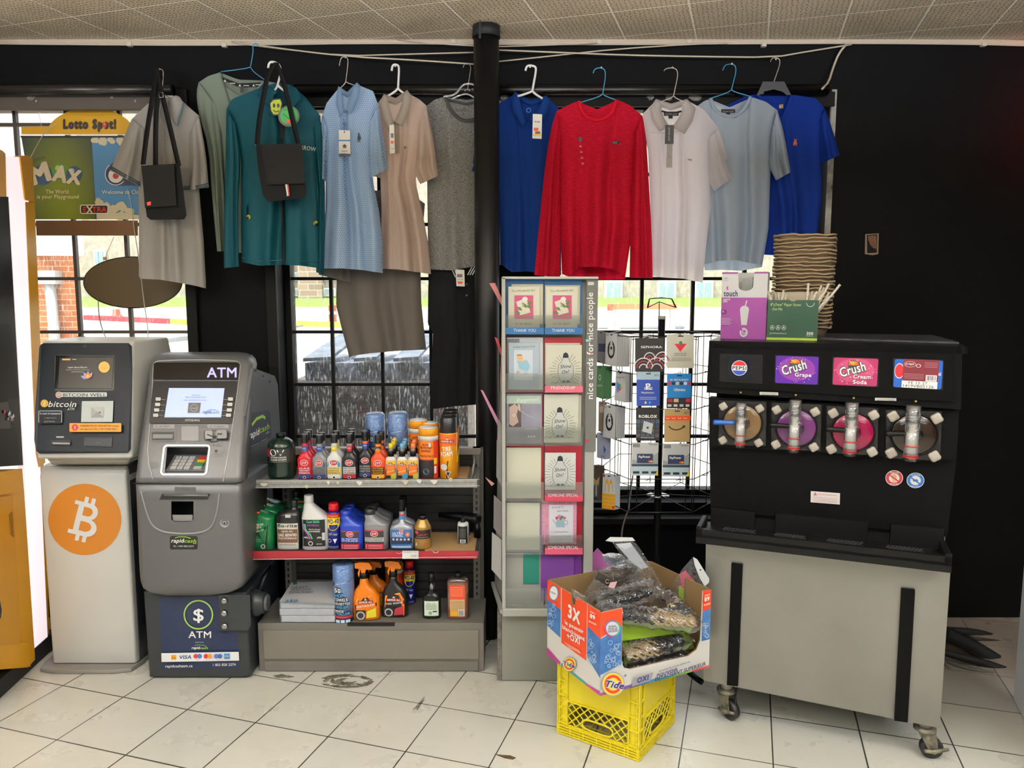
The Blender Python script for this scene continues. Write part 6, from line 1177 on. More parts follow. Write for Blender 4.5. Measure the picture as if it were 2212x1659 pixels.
def art_flo(p, W, H, b):
 p.rect(-W*.44, H*.02, W*.44, H*.56, C('#d0cec4'));p.text('flo-rite', -W*.41, H*.48, W*.41, H*.48, ink, H*.07, .05);p.rect(-W*.42, H*.16, W*.42, H*.44, C('#6a4a34'));p.text('GEAR OIL', -W*.24, H*.38, W*.24, H*.38, wht, H*.035, .02);p.text('SAE 80W90', -W*.38, H*.29, W*.38, H*.29, wht, H*.065, .03);p.text('HUILE ENGRENAGE', -W*.38, H*.235, W*.38, H*.235, wht, H*.04, .02);p.text('API SERVICE GL-5', -W*.34, H*.11, W*.34, H*.11, ink, H*.02, .01);p.rect(-W*.4, H*.04, W*.4, H*.06, C('#b8b6aa'));p.map=fmap(W*.48, W*.33, 3.6);p.rect(-W*.06, H*.68, W*.16, H*.74, C('#d0cfca'))
loc, H, W=stand('M', 623.5, 1080, 3.12, 51);jug('gear_oil_bottle', 'black gear oil bottle with a brown and white label', loc, H, W, '#1e1e20', '#1a1a1c', .22, .26, .70, art_flo)
def art_af(p, W, H, b):
 p.rect(-W*.46, H*.08, W*.42, H*.58, C('#101114'));p.text('Cool 50/50', -W*.26, H*.52, W*.22, H*.52, C('#3ccf8c'), H*.05, .03);p.text('UNIVERSAL', -W*.24, H*.46, W*.22, H*.46, C('#c04cc0'), H*.035, .01);p.line([(-W*.38,H*.50),(-W*.36,H*.40),(-W*.2,H*.30),(-W*.14,H*.22)], W*.05, C('#c04cc0'));p.line([(-W*.32,H*.50),(-W*.30,H*.40),(-W*.12,H*.30),(-W*.06,H*.22)], W*.05, C('#3cb86c'));p.text('With Pre-Charged', -W*.18, H*.39, W*.24, H*.39, wht, H*.026, .01);p.text('ANTIFREEZE', -W*.18, H*.35, W*.24, H*.35, wht, H*.026, .02)
 for s_ in(-.3, .2):p.poly([(W*(s_-.1),H*.235),(W*(s_-.04),H*.265),(W*(s_+.06),H*.265),(W*(s_+.12),H*.235)], C('#a8acb0'))
 p.disc(-W*.12, H*.14, W*.09, C('#d0d0cc'), n=14);p.disc(-W*.12, H*.14, W*.06, ink, n=12);p.text('50/50', W*.1, H*.12, W*.3, H*.12, wht, H*.02)
 p.rect(W*.31, H*.2, W*.41, H*.34, C('#c9c9c4'))
loc, H, W=stand('M', 680.5, 1068.6, 3.12, 57);jug('coolant_jug', 'white coolant jug with black label on the middle shelf', loc, H, W, '#d6d6d2', '#d2d2ce', -.24, .33, .58, art_af)
def wd(label, loc, H, W, rz=0):
 t=thing('lubricant_can', label, 'can', loc, rz, group='blue and yellow lubricant cans');r=W/2
 MB().lathe([(r*.94,.001),(r,H*.015),(r,H*.80),(r*.86,H*.83)], mat('lubricant_blue','#141c6c',.25), n=28).build('can_body', t, local=True)
 MB().lathe([(r*.74,H*.825),(r*.74,H*.975),(r*.62,H)], mat('cap_red','#c41422',.35), n=22).build('cap', t, local=True)
 b=MB();p=labp(b, r, r, 2, seg=14);a=r*.96;p.rect(-a, H*.70, a, H*.79, C('#b01c24'));p.text('100% MULTI-USE', -a*.8, H*.72, a*.8, H*.72, C('#f0c020'), H*.035, .02);p.disc(0, H*.565, r*.92, C('#f2d418'), H*.14, 30);p.rect(-a, H*.55, a, H*.70, C('#f2d418'));p.text('WD-40', -a*.86, H*.58, a*.86, H*.58, C('#14206c'), H*.10, .05)
 p.poly([(-a*.7,H*.36),(-a*.1,H*.38),(-a*.1,H*.33),(-a*.6,H*.31)], C('#6a7494'));p.poly([(a*.0,H*.36),(a*.7,H*.35),(a*.6,H*.31),(a*.1,H*.32)], C('#6a7494'));p.ring(-a*.5, H*.2, r*.26, r*.05, wht);p.poly([(a*.0,H*.24),(a*.6,H*.24),(a*.3,H*.14)], wht);p.rect(-a*.8, H*.04, a*.8, H*.045, wht);p.rect(-a*.8, H*.07, a*.8, H*.075, wht);b.build('label', t, local=True);return t
loc, H, W=stand('M', 720.5, 1086, 3.12, 29);wd('blue and yellow lubricant can with red cap on the middle shelf', loc, H, W)
loc, H, W=stand('B', 884.5, 1210, 3.28, 25);wd('blue and yellow lubricant can at the back of the bottom deck', loc, H, W)
def art_s(c_top, name1, name2, c_mid, ctxt):
 def f(p, W, H, b):
  p.rect(-W*.44, H*.03, W*.34, H*.50, C('#2a2c30'));p.rect(-W*.44, H*.48, W*.34, H*.51, C('#b02030'));stpbadge(p, -W*.05, H*.42, W*.16);p.rect(-W*.44, H*.22, W*.34, H*.33, C(c_mid));p.text(name1, -W*.40, H*.285, W*.3, H*.285, C(ctxt), H*.035, .02);p.text(name2, -W*.38, H*.235, W*.28, H*.235, C(ctxt), H*.035, .02);p.rect(-W*.44, H*.03, W*.34, H*.17, C('#a81c30'))
  for i in range(3):p.rect(-W*.3, H*(.05+.04*i), W*.28, H*(.058+.04*i), wht);p.disc(-W*.37, H*(.055+.04*i), W*.02, wht, n=8);p.o-=p.step*2
 return f
for k in range(3):
 loc, H, W=stand('M', 760.5+4.5*k, 1101.6-7.4*k, 3.12+.08*k, 50.5-1.2*k);jug('oil_treatment_bottle', 'blue oil treatment bottle, %s of the three in its column'%['front','middle','rearmost'][k], loc, H, W, '#1f3ca8', '#1a34a0', -.27, .42, .62, art_s('','OIL TREATMENT',"D'HUILE",'#1f3ca8','#f0f0ec'), 'blue oil treatment bottles')
for k in range(3):
 loc, H, W=stand('M', 813+5*k, 1098-6.6*k, 3.12+.08*k, 52-1.2*k);jug('oil_treatment_bottle', 'silver-grey oil treatment bottle, %s of the three in its column'%['front','middle','rearmost'][k], loc, H, W, '#77797c', '#2a2b2d', -.27, .40, .62, art_s('','HIGH MILEAGE','HAUT KILOMETRAGE','#b9bab8','#1c1c1e'), 'grey oil treatment bottles')
def ultra(label, loc, H, W):
 t=thing('diesel_additive_bottle', label, 'bottle', loc, group='diesel additive bottles');hx, hy=W/2, W*.26
 MB().loft([(.001,0,0,hx*.94,hy*.9,3.4),(H*.02,0,0,hx,hy,3.4),(H*.40,0,0,hx,hy,3.4),(H*.46,0,0,hx*.9,hy*.9,3),(H*.51,0,0,hx*.5,hy*.7,2.4),(H*.54,0,0,hx*.26,hx*.26,2),(H*.78,0,0,hx*.22,hx*.22,2)], mat('bottle_silver','#8d9298',.3,.3), 32).build('bottle_body', t, local=True)
 MB().lathe([(hx*.28,H*.76),(hx*.30,H*.78),(hx*.30,H*.98),(hx*.26,H)], blackp, n=18).build('cap', t, local=True)
 b=MB();p=labp(b, hx, hy, 3.4, base=.001);a=hx*.86;p.rect(-a, H*.02, a, H*.40, C('#2c64a8'));stpbadge(p, 0, H*.38, W*.10);p.text('ULTRA', -a*.85, H*.31, a*.2, H*.31, wht, H*.045, .03);p.text('DIESEL', -a*.85, H*.265, a*.2, H*.265, wht, H*.04, .02);p.disc(a*.6, H*.31, hx*.2, C('#e06a34'), n=14);p.text('5', a*.5, H*.295, a*.68, H*.295, wht, H*.03)
 p.rect(-a, H*.12, a, H*.24, C('#1c2c4c'))
 for i in range(5):p.disc(-a*.75+i*a*.36, H*.21, hx*.1, C('#c9ccd0'), n=8);p.o-=p.step
 p.rect(-a*.9, H*.04, a*.9, H*.08, C('#b8c8dc'));b.build('front_label', t, local=True)
 b=MB();p=labp(b, hx*.24, hx*.24, 2);p.rect(-hx*.2, H*.56, hx*.2, H*.66, C('#2c7cb8'));p.rect(-hx*.2, H*.66, hx*.2, H*.70, C('#c03038'));b.build('neck_label', t, local=True);return t
for k, (x_, y_, Y_)in enumerate(((867.5,1077,3.12),(871,1071,3.2))):
 loc, H, W=stand('M', x_, y_, Y_, 52);ultra('silver diesel additive bottle with long neck, %s one'%['front','rear'][k], loc, H, W)
loc, H, W=stand('M', 912.5, 1111.6, 3.12, 37);t=thing('sealant_bottle', 'gold bottle with black cap and dark label on the middle shelf', 'bottle', loc);r=W/2;gold=mat('gold_bottle', '#9c7a3c', .3, .4)
MB().lathe([(r*.95,.001),(r,H*.02),(r,H*.64),(r*.9,H*.70),(r*.55,H*.86),(r*.5,H*.88)], gold, n=28).build('bottle_body', t, local=True);MB().lathe([(r*.44,H*.87),(r*.46,H*.88),(r*.44,H)], blackp, n=20).build('cap', t, local=True)
b=MB();p=labp(b, r, r, 2, seg=12);p.rect(-r*.94, H*.34, r*.94, H*.60, C('#17181a'));p.text('SUPER SEAL', -r*.6, H*.42, r*.75, H*.45, C('#c83c3c'), H*.05, .02, .2);p.disc(-r*.6, H*.53, r*.22, C('#c83c4c'), n=10);p.text('ENGINE OIL STOP LEAK', -r*.7, H*.38, r*.7, H*.38, wht, H*.018);p.rect(-r*.9, H*.05, r*.9, H*.32, C('#8c6c34'));p.poly([(-r*.75,H*.12),(-r*.65,H*.24),(-r*.5,H*.12)], wht);p.ring(r*.45, H*.17, r*.2, r*.05, C('#b02c2c'));b.build('label', t, local=True)
loc, H, W=stand('M', 1000, 1111, 3.17, 24);t=thing('pump_bottle', 'small white pump bottle with a dark label alone at the right end', 'bottle', loc);r=W/2
MB().lathe([(r*.95,.004),(r,H*.03),(r,H*.68),(r*.9,H*.73),(r*.5,H*.75)], white, n=24).build('bottle_body', t, local=True);b=MB();b.lathe([(r*.5,H*.74),(r*.5,H*.84),(r*.25,H*.86),(r*.2,H*.98),(r*.28,H)], blackp, n=16);b.build('pump', t, local=True)
b=MB();p=labp(b, r, r, 2);p.rect(-r*.8, H*.06, r*.8, H*.64, C('#202124'));p.rect(-r*.5, H*.08, r*.5, H*.2, wht);bars(p, -r*.4, H*.09, r*.4, H*.19, 9, ink)
for i in range(7):p.rect(-r*.6, H*(.27+.045*i), r*.6, H*(.28+.045*i), C('#77797c'));p.o-=p.step
b.build('label', t, local=True)
sc=thing('snow_brush', 'black ice scraper handle lying at the back of the middle shelf', 'scraper', at(990,1145,3.33));b=MB();zz=SH['M']
b.tube([(at(935,1,3.3).x,3.30,zz+.09),(at(985,1,3.3).x,3.29,zz+.085),(at(1018,1,3.3).x,3.27,zz+.078),(at(1030,1,3.3).x,3.26,zz+.074)],[.012,.02,.026,.024], blackp, 12);b.build('grip', sc)
b=MB();b.box(at(985,1,3.3).x, at(1008,1,3.3).x, 3.27, 3.30, zz+.002, zz+.075, mat('scraper_navy','#16203a',.4));b.build('clip', sc, bev=.004)
b=MB();b.tube([(at(1026,1,3.3).x,3.25,zz+.002),(at(1026,1,3.3).x,3.25,zz+.07)], .016, blackp, 10);b.build('rest', sc)
zD=SH['B'];ev=thing('envelope_pack', 'shrink-wrapped stack of white envelopes on the bottom deck', 'envelopes', at(660,1330,3.2))
q=[onz(598.5,1355,zD), onz(718,1354,zD)];top=at(601, 1309, q[0].y).z;w_=q[1].x-q[0].x
ex0, ey0=q[0].x, max(q[0].y, 3.062);dpt=.26;hh=(top-zD)/3
for i in range(3):
 o_=(.004, -.002, .002)[i];MB().box(ex0+o_, ex0+w_+o_, ey0+abs(o_), ey0+dpt, zD+i*hh+.001, zD+(i+1)*hh-.001, mat('envelope_white','#d4d4d2',.6,var=(40,'#c4c4c2',.8))).build('envelope_bundle', ev, bev=.004)
MB().box(ex0-.003, ex0+w_+.006, ey0-.003, ey0+dpt+.003, zD+.0008, top+.003, wrapm).build('plastic_wrap', ev, bev=.006)
tp=PF((0,0,top+.004),(1,0,0),(0,1,0));b=MB();p=Pr(b, tp, conv=tp.uv, base=.0005);p.poly([(603,1300),(630,1258),(720,1256),(722,1304)], C('#b9babb'));p.poly([(634,1258),(643,1257.5),(641,1263),(632,1263)], C('#2c6c5c'));tq_=C('#55585c');p.text('HEAVY', 629, 1272, 665, 1271, tq_, 5, .02);p.text('WEIGHT/', 627, 1277, 672, 1276, tq_, 5, .02);p.text('EPAISSES', 624, 1283, 675, 1282, tq_, 5, .02);p.text('250', 614, 1303, 642, 1302, C('#2c6c94'), 6, .04);b.build('printed_sheet', ev)
def trigger(label, loc, H, W, bc, hc, sub, rz=0, tilt=0, group='trigger spray bottles on the bottom deck'):
 t=thing('trigger_spray_bottle', label, 'bottle', loc, rz, group=group);t.rotation_euler=(0, tilt, rz);hx, hy=W/2, W*.28;m=mat('bottle_'+bc.strip('#'), bc, .3)
 MB().loft([(.001,0,0,hx*.93,hy*.9,3.2),(H*.02,0,0,hx,hy,3.2),(H*.40,0,0,hx*.98,hy,3),(H*.52,-hx*.06,0,hx*.72,hy*.9,2.6),(H*.60,-hx*.12,0,hx*.36,hy*.7,2.2),(H*.68,-hx*.12,0,hx*.30,hx*.30,2),(H*.72,-hx*.12,0,hx*.26,hx*.26,2)], m, 34).build('bottle_body', t, local=True)
 MB().lathe([(hx*.30,H*.71),(hx*.32,H*.72),(hx*.32,H*.80),(hx*.24,H*.81)], blackp,(-hx*.12,0,0), 18).build('collar', t, local=True)
 hm=mat('trigger_'+hc.strip('#'), hc, .35);b=MB();w2=hy*.42
 out=[(-hx*.70,H*.90),(-hx*.72,H*.985),(-hx*.3,H),(hx*.35,H*.985),(hx*.55,H*.90),(hx*.50,H*.86),(hx*.1,H*.87),(0,H*.80),(-hx*.24,H*.80),(-hx*.28,H*.88)]
 b.prism([Vector((x,-w2,z))for x,z in out],[Vector((x,w2,z))for x,z in out], hm);b.build('spray_head', t, local=True, bev=.003)
 b=MB();tg=[(-hx*.42,H*.88),(-hx*.54,H*.80),(-hx*.46,H*.73),(-hx*.38,H*.80),(-hx*.30,H*.88)];b.prism([Vector((x,-w2*.6,z))for x,z in tg],[Vector((x,w2*.6,z))for x,z in tg], hm);b.build('trigger', t, local=True, bev=.001)
 b=MB();p=labp(b, hx, hy, 3.2, base=.0015);a=hx*.80;p.poly([(-a,H*.03),(a*.96,H*.03),(a,H*.30),(a*.6,H*.46),(-a*.8,H*.40)], C('#e8761c'));p.poly([(-a*.9,H*.30),(a,H*.32),(a*.6,H*.45),(-a*.8,H*.39)], C('#f0a428'));aalogo(p, 0, H*.33, W*.56);p.poly([(-a,H*.20),(a,H*.25),(a,H*.31),(-a,H*.28)], C('#161412'));p.text(sub[0], -a*.8, H*.235, a*.8, H*.27, wht, H*.03, .02);p.poly([(-a,H*.03),(-a*.1,H*.03),(0,H*.19),(-a,H*.19)], C('#222')if False else C('#222224'));p.ring(-a*.5, H*.1, hx*.32, hx*.1, C('#b0b0b0'));p.poly([(0,H*.05),(a*.9,H*.06),(a*.9,H*.22),(a*.1,H*.17)], C(sub[1]));b.build('front_label', t, local=True);return t
loc, H, W=stand('B', 791, 1212, 3.115, 58);trigger('orange trigger spray bottle standing nearest on the bottom deck', loc, H, W, '#e27a12', '#e07a14',('DETAILER','#d8cc2c'), R(3), R(-1.5))
loc, H, W=stand('B', 810, 1211, 3.25, 56);trigger('orange trigger spray bottle behind the nearest orange one', loc, H, W, '#e27a12', '#e07a14',('CLEANER','#d8cc2c'))
loc, H, W=stand('B', 852, 1210, 3.145, 56);trigger('black trigger spray bottle with an orange head on the bottom deck', loc, H, W, '#18181a', '#e07a14',('TIRE SHINE','#a82c3c'), R(-2))
loc, H, W=stand('B', 852, 1214, 3.30, 40);canister('red and white wipes canister behind the black trigger spray bottle', loc, H, W, group='wipes canisters on the bottom deck')
loc, H, W=stand('B', 932, 1237, 3.125, 40);t=thing('oil_additive_bottle', 'black long-necked bottle with a green and white label on the bottom deck', 'bottle', loc);r=W/2
MB().loft([(.001,0,0,r*.94,r*.6,3),(H*.02,0,0,r,r*.64,3),(H*.46,0,0,r*.97,r*.62,3),(H*.53,0,0,r*.7,r*.5,2.4),(H*.60,0,0,r*.36,r*.36,2),(H*.82,0,0,r*.27,r*.27,2)], mat('bottle_gloss_black','#101314',.15), 28).build('bottle_body', t, local=True);MB().lathe([(r*.30,H*.81),(r*.33,H*.83),(r*.31,H)], blackp, n=16).build('cap', t, local=True)
b=MB();p=labp(b, r, r*.64, 3, base=.001);p.rect(-r*.78, H*.07, r*.78, H*.41, C('#5ca04c'));p.rect(-r*.74, H*.08, r*.74, H*.40, C('#d8e0d2'));p.text('Oilprotec', -r*.5, H*.34, r*.5, H*.34, C('#2c5c3c'), H*.03, .02);
for i in range(4):p.rect(-r*.6, H*(.22+.03*i), r*.6, H*(.232+.03*i), C('#5c7c54'));p.o-=p.step
p.disc(-r*.1, H*.14, r*.2, C('#7c9c7c'), n=12);p.rect(r*.15, H*.16, r*.6, H*.19, ink);b.build('front_label', t, local=True)
loc, H, W=stand('B', 989, 1236, 3.125, 47);t=thing('amber_liquid_bottle', 'clear bottle of amber liquid with an orange back label at the right end', 'bottle', loc);r=W/2
amb=mat('amber_liquid', '#9c5a1c', .12, trans=.35);MB().loft([(.001,0,0,r*.94,r*.5,4),(H*.02,0,0,r*.96,r*.52,4),(H*.80,0,0,r*.96,r*.52,4)], amb, 28).build('liquid', t, local=True)
MB().loft([(.0005,0,0,r*.97,r*.54,4),(H*.02,0,0,r,r*.56,4),(H*.82,0,0,r,r*.56,4),(H*.88,0,0,r*.85,r*.5,3),(H*.90,0,0,r*.32,r*.32,2)], clear('clear_bottle','#f6e6d0',.05,.08,.1), 28).build('bottle_shell', t, local=True);MB().lathe([(r*.34,H*.90),(r*.36,H*.91),(r*.34,H)], blackp, n=16).build('cap', t, local=True)
b=MB();p=labp(b, r, r*.56, 4, base=.001);p.rect(-r*.72, H*.06, r*.66, H*.76, C('#d84a24'))
for i in range(5):p.rect(-r*.64, H*(.52+.045*i), r*.5, H*(.528+.045*i), C('#f0b090'));p.o-=p.step
p.rect(-r*.68, H*.20, r*.62, H*.44, C('#c8a878'));
for i in range(7):p.rect(-r*.62, H*(.22+.03*i), r*.56, H*(.228+.03*i), C('#5c4430'));p.o-=p.step
p.rect(-r*.68, H*.07, r*.0, H*.19, C('#d8a824'));p.rect(r*.05, H*.07, r*.62, H*.22, C('#e0dcd8'));bars(p, r*.1, H*.08, r*.56, H*.20, 9, ink);b.build('back_label', t, local=True)
# ================================================================== greeting card rack
RY=2.985;rk=thing('card_rack', 'tall grey greeting card rack with clear pockets beside the black pole', 'rack',(.14,3.05,0))
rg=mat('rack_grey_metal', '#85867f', .45, .15, var=(3,'#797a73',.7));rgl=mat('rack_light_grey', '#9fa19a', .45, .1)
RF=Relief([(0,0,1,RY),(1659,0,1,RY)], RY+.3);zt_, zb_=at(1200, 600, RY).z, at(1200, 1312, RY).z
xl=at(1089, 1310, RY).x;xr=at(1284, 1000, RY).x;bkx=onz(1052, 1238, zb_)
b=MB();b.prism([Vector((xl,RY+.01,zb_)),Vector((xr,RY+.01,zb_)),Vector((xr,RY+.01,zt_)),Vector((xl,RY+.01,zt_))],[Vector((xl-.045,RY+.26,zb_)),Vector((xr,RY+.26,zb_)),Vector((xr,RY+.08,zt_)),Vector((xl-.004,RY+.08,zt_))], rg);b.build('core', rk)
def rbox(n, px0, px1, y0, y1, o1, o0, m, bev=.001, par=None):a=at(px0, y1, RY);c=at(px1, y0, RY);return MB().box(a.x, c.x, RY-o1, RY-o0, a.z, c.z, m).build(n, par or rk, bev=bev)
rbox('corner_post', 1085, 1092, 600, 1314, .045, -.012, rgl);rbox('side_post', 1258, 1286, 600, 1312, .03, -.012, rgl);rbox('bottom_tray', 1086, 1258, 1304, 1320, .055, -.012, rgl, .003)
rbox('top_edge', 1085, 1290, 598, 603, .045, -.03, C('#b9bab2'))
o=rbox('header_strip', 1262, 1290, 603, 972, .034, .028, mat('strip_dark_grey','#5e605e',.5))
b=MB();p=flat(RY-.0345).pr(b);p.text('nice cards for nice people', 1281, 862, 1281, 632, wht, 14, .02);p.rect(1270, 609, 1283, 616, C('#c9ccc6'));p.poly([(1268,960)]+[(1268+5*math.cos(R(t))*(1 if i%2 else.5),953-6*math.sin(R(t))*(1 if i%2 else.5))for i,t in enumerate(range(0,190,18))], C('#b82434'));p.rect(1265, 733, 1276, 738, C('#9cc0c0'));p.disc(1277, 762, 2, red);b.build('header_print', o)
bs=MB();z0=onz(1200, 1471, 0).y
bs.box(at(1084,1400,2.98).x, xr-.02, 2.975, 3.22, .003, zb_-.012, rg);bs.build('base_cabinet', rk, bev=.003)
b=MB();x_=at(1084, 1400, 2.98).x;b.box(x_-.018, x_-.001, 2.98, 3.2, .003, zb_-.012, mat('worn_edge','#6f6c64',.6,var=(30,'#2a2622',1)));b.build('worn_side', rk)
b=MB();b.prism([Vector((xl,RY-.045,zb_-.008)),Vector((xl,RY-.045,zb_+.008)),Vector((xl-.045,RY+.26,zb_+.008)),Vector((xl-.045,RY+.26,zb_-.008))],[Vector((xl-.015,RY-.045,zb_-.008)),Vector((xl-.015,RY-.045,zb_+.008)),Vector((xl-.06,RY+.26,zb_+.008)),Vector((xl-.06,RY+.26,zb_-.008))], rgl);b.build('side_ledge', rk)
ROW=[(603,722),(728,846),(849,960),(962,1078),(1082,1191),(1194,1304)];COLX=[(1093,1174),(1176,1257)]
panels={(0,0):'#1c5c94',(0,1):'#1c5c94',(1,0):'#8e1c30',(1,1):'#9c1828',(2,0):'#8e1c30',(2,1):'#7c6c60',(3,0):'#9c1828',(3,1):'#a0142c',(4,0):'#8a8c86',(4,1):'#9c1828',(5,0):'#8f918b',(5,1):'#5c2a7c'}
clp=clear('clear_acrylic', '#eef0ee', .06, .06, .06)
heads={(0,0):('THANK YOU','#1c5c94'),(0,1):('THANK YOU','#1c5c94'),(1,1):('FRIENDSHIP','#cc6478'),(3,1):('SOMEONE SPECIAL','#b83c54'),(4,1):('SOMEONE SPECIAL','#cc5470')}
for(i, j), cc in panels.items():
 y0, y1=ROW[i];x0, x1=COLX[j];pk=rbox('pocket_panel', x0, x1, y0, y1, .004, -.008, C(cc))
 if(i, j)==(4, 0)or(i, j)==(5, 0):rbox('divider_card', x0+37, x0+71, y0+(0 if i==5 else 2), y1-(44 if i==5 else 98), .0075, .0045, C('#0f6c60'), 0, pk)
 hy=y1-14
 rbox('clear_front', x0, x1, y1-42, y1-1, .042, .040, clp, 0, pk)
 if(i, j)in heads:
  h=rbox('heading_label', x0, x1, hy-1, y1-1, .0435, .0425, C(heads[(i,j)][1]), 0, pk);b=MB();p=flat(RY-.044).pr(b, base=.0004)if False else flat(RY-.0437).pr(b, .0004);w_=48 if i==0 else 52 if i==1 else 66;p.text(heads[(i,j)][0],(x0+x1)/2-w_/2, y1-5,(x0+x1)/2+w_/2, y1-5, C('#e8e6e8'), 7);b.build('lettering', h)
cw=C('#d2d0bc', .6)
def card(label, x0, y0, x1, y1, off, base, art=None, rzv=0, group='greeting cards in the rack pockets'):
 Yc=RY-off;a=at(x0, y1, Yc);c=at(x1, y0, Yc);b=MB();b.box(a.x, c.x, Yc, Yc+.003, a.z, c.z, C(base,.6)if isinstance(base,str)else base)
 if art:p=flat(Yc).pr(b, .0004, .00015);art(p)
 o=b.build('greeting_card');tag(o, label, 'greeting card', group);return o
scr_=C('#4c4a40', .6)
def a_girl(dx):
 def f(p):
  p.text('To a Wonderful Girl', 1106+dx, 631, 1156+dx, 629, scr_, 5, 0, .4);p.rect(1111+dx, 638, 1152+dx, 689, C('#b84c74'));p.poly([(1115+dx,652),(1137+dx,644),(1146+dx,675),(1123+dx,681)], C('#dedccc'));p.disc(1134+dx, 646, 6, C('#e8e6dc'), 5);p.poly([(1123+dx,681),(1146+dx,675),(1146+dx,678),(1124+dx,684)], C('#a85c3c'))
  for(x, y, a_)in((1123,667,40),(1118,675,20),(1144,654,-30),(1134,660,60),(1142,662,10)):p.poly(rot([(-7,0),(0,-3.4),(7,0),(0,3.4)],(x+dx,y),a_), C('#4c6c2c'))
  p.line([(1129+dx,652),(1129+dx,664)], .8, scr_);p.line([(1126+dx,656),(1132+dx,655)], .8, scr_);p.text('For this Special', 1112+dx, 701, 1150+dx, 701, scr_, 4, 0, .4)
 return f
for k, dx in((0,0),(1,84)):
 s_=['left', 'right'][k];card('cream card peeking out behind the %s-hand card with a white book and rose'%s_, 1105+dx-k*12, 614+k*2, 1173+dx-k*4, 700, .008, '#cfccb4');card('cream card with a white book and rose on pink, %s thank-you pocket'%s_, 1098+dx-k*3, 619, 1166+dx-k*2, 708, .016, '#d6d4c0', a_girl(dx-k*1))
pg=mat('silver_glitter', '#8c9494', .5, .2, var=(300,'#3c4444',1))
card('card with a silver glitter border in the second left pocket', 1095, 729, 1173, 842, .008, '#c3c8cc', lambda p:(p.rect(1095,732,1098.5,842,pg),p.rect(1098,732,1122,740,pg)))
def a_baby(p):
 p.text('A New Love to Love', 1108, 752, 1156, 750, scr_, 4.5, 0, .4);p.rect(1109, 755, 1152, 822, C('#9cb0c4'));p.rect(1110, 756, 1151, 821, C('#ccd4dc'));p.poly(rot([(-16,-6),(6,-10),(15,2),(10,14),(-8,10)],(1131,787),8), C('#8cb8cc'));p.disc(1123, 773, 7, C('#dcb48c'), 7.5);p.disc(1122, 769, 6.5, C('#a87848'), 4, a0=180, a1=360);p.disc(1130, 779, 3, C('#dcb48c'));p.disc(1121, 774, .8, ink);p.disc(1126, 774, .8, ink);p.disc(1119, 804, 4, C('#c0b48c'), 2.6);p.disc(1136, 806, 4, C('#b4c0d0'), 3)
card('pale blue card with a sleeping baby in the second left pocket', 1099, 741, 1164, 840, .016, '#a8b8c4', a_baby)
def a_shine(cx, cy):
 def f(p):
  r=random.Random(5)
  for i in range(30):
   a=R(i*12+6);
   if 60<(i*12+6)<120:continue
   r0, r1=21, 30+r.uniform(0, 7);p.line([(cx+r0*math.cos(a),cy+r0*1.1*math.sin(a)),(cx+r1*math.cos(a),cy+r1*math.sin(a))], .8, C('#55544c'));p.o-=p.step*.8
  bo=[(-5,-27),(5,-27),(9,-18),(16,-10),(17,8),(11,26),(-11,26),(-17,8),(-16,-10),(-9,-18)];p.poly([(cx+x,cy+y)for x,y in bo], C('#c2c6c2'));p.line([(cx+x,cy+y)for x,y in bo+[bo[0]]], .9, C('#2c2c2c'));p.poly([(cx-6,cy-26),(cx-5,cy-35),(cx,cy-38),(cx+5,cy-35),(cx+6,cy-26)], C('#17182c'))
  p.text('Shine', cx-12, cy-3, cx+12, cy-5, C('#2c2c30'), 8, .01, .3);p.text('On!', cx-8, cy+9, cx+8, cy+7, C('#2c2c30'), 8, .01, .3);p.rect(cx-7, cy+23, cx-1, cy+27, ink);p.rect(cx+2, cy+23, cx+8, cy+27, ink);p.line([(cx-33,cy+28),(cx+28,cy+28)], .7, C('#55544c'))
 return f
card('cream card with rays and a small bottle drawing in the friendship pocket', 1179, 745, 1257, 834, .014, '#cfcebc', a_shine(1222,799));card('blank cream card edge behind the drawing in the friendship pocket', 1177, 741, 1253, 830, .008, '#c6c5b4')
card('cream card with a small ray drawing, directly under the friendship pocket', 1175, 852, 1250, 956, .016, '#c9cbbb', a_shine(1209,917));card('cream card edge behind the drawing under the friendship pocket', 1180, 854, 1256, 955, .008, '#bfbfae')
card('white card with a ray drawing in the upper someone special pocket', 1177, 978, 1244, 1058, .016, '#d0d2cc', a_shine(1210,1022))
def a_eng(p):
 p.rect(1094, 855, 1169, 872, C('#a9bcae'));p.text('Engagement', 1116, 868, 1164, 866, C('#dce4dc'), 8, 0, .4);p.rect(1099, 872, 1126, 923, C('#4c4240'));p.poly([(1100,880),(1112,872),(1120,880),(1116,896),(1120,912),(1108,921),(1100,916)], C('#b09c90'));p.poly([(1118,873),(1124,873),(1125,890),(1120,886)], C('#b8a498'));p.ring(1110, 897, 3, .8, C('#e0dcd8'))
 for x in(1142, 1148, 1154):p.disc(x, 943, 2, wht, n=8)
 p.text('For your engagement', 1134, 928, 1162, 927, C('#d0cfd8'), 3);p.line([(1126,888),(1140,898),(1156,903)], .8, C('#b8b8c8'))
card('grey-purple card with joined hands in the third left pocket', 1094, 851, 1171, 958, .014, mat('card_grey_purple','#7c7c8c',.6,var=(20,'#8c8c9c',.8)), a_eng)
card('blank cream card back in the fourth left pocket', 1094, 967, 1169, 1076, .014, '#c6c6b2');card('blank cream card back tilted in the fifth left pocket', 1094, 1086, 1166, 1188, .016, '#bcbfae');card('thin lilac card edge under the blank card in the fifth left pocket', 1094, 1100, 1172, 1191, .009, '#8c7c9c')
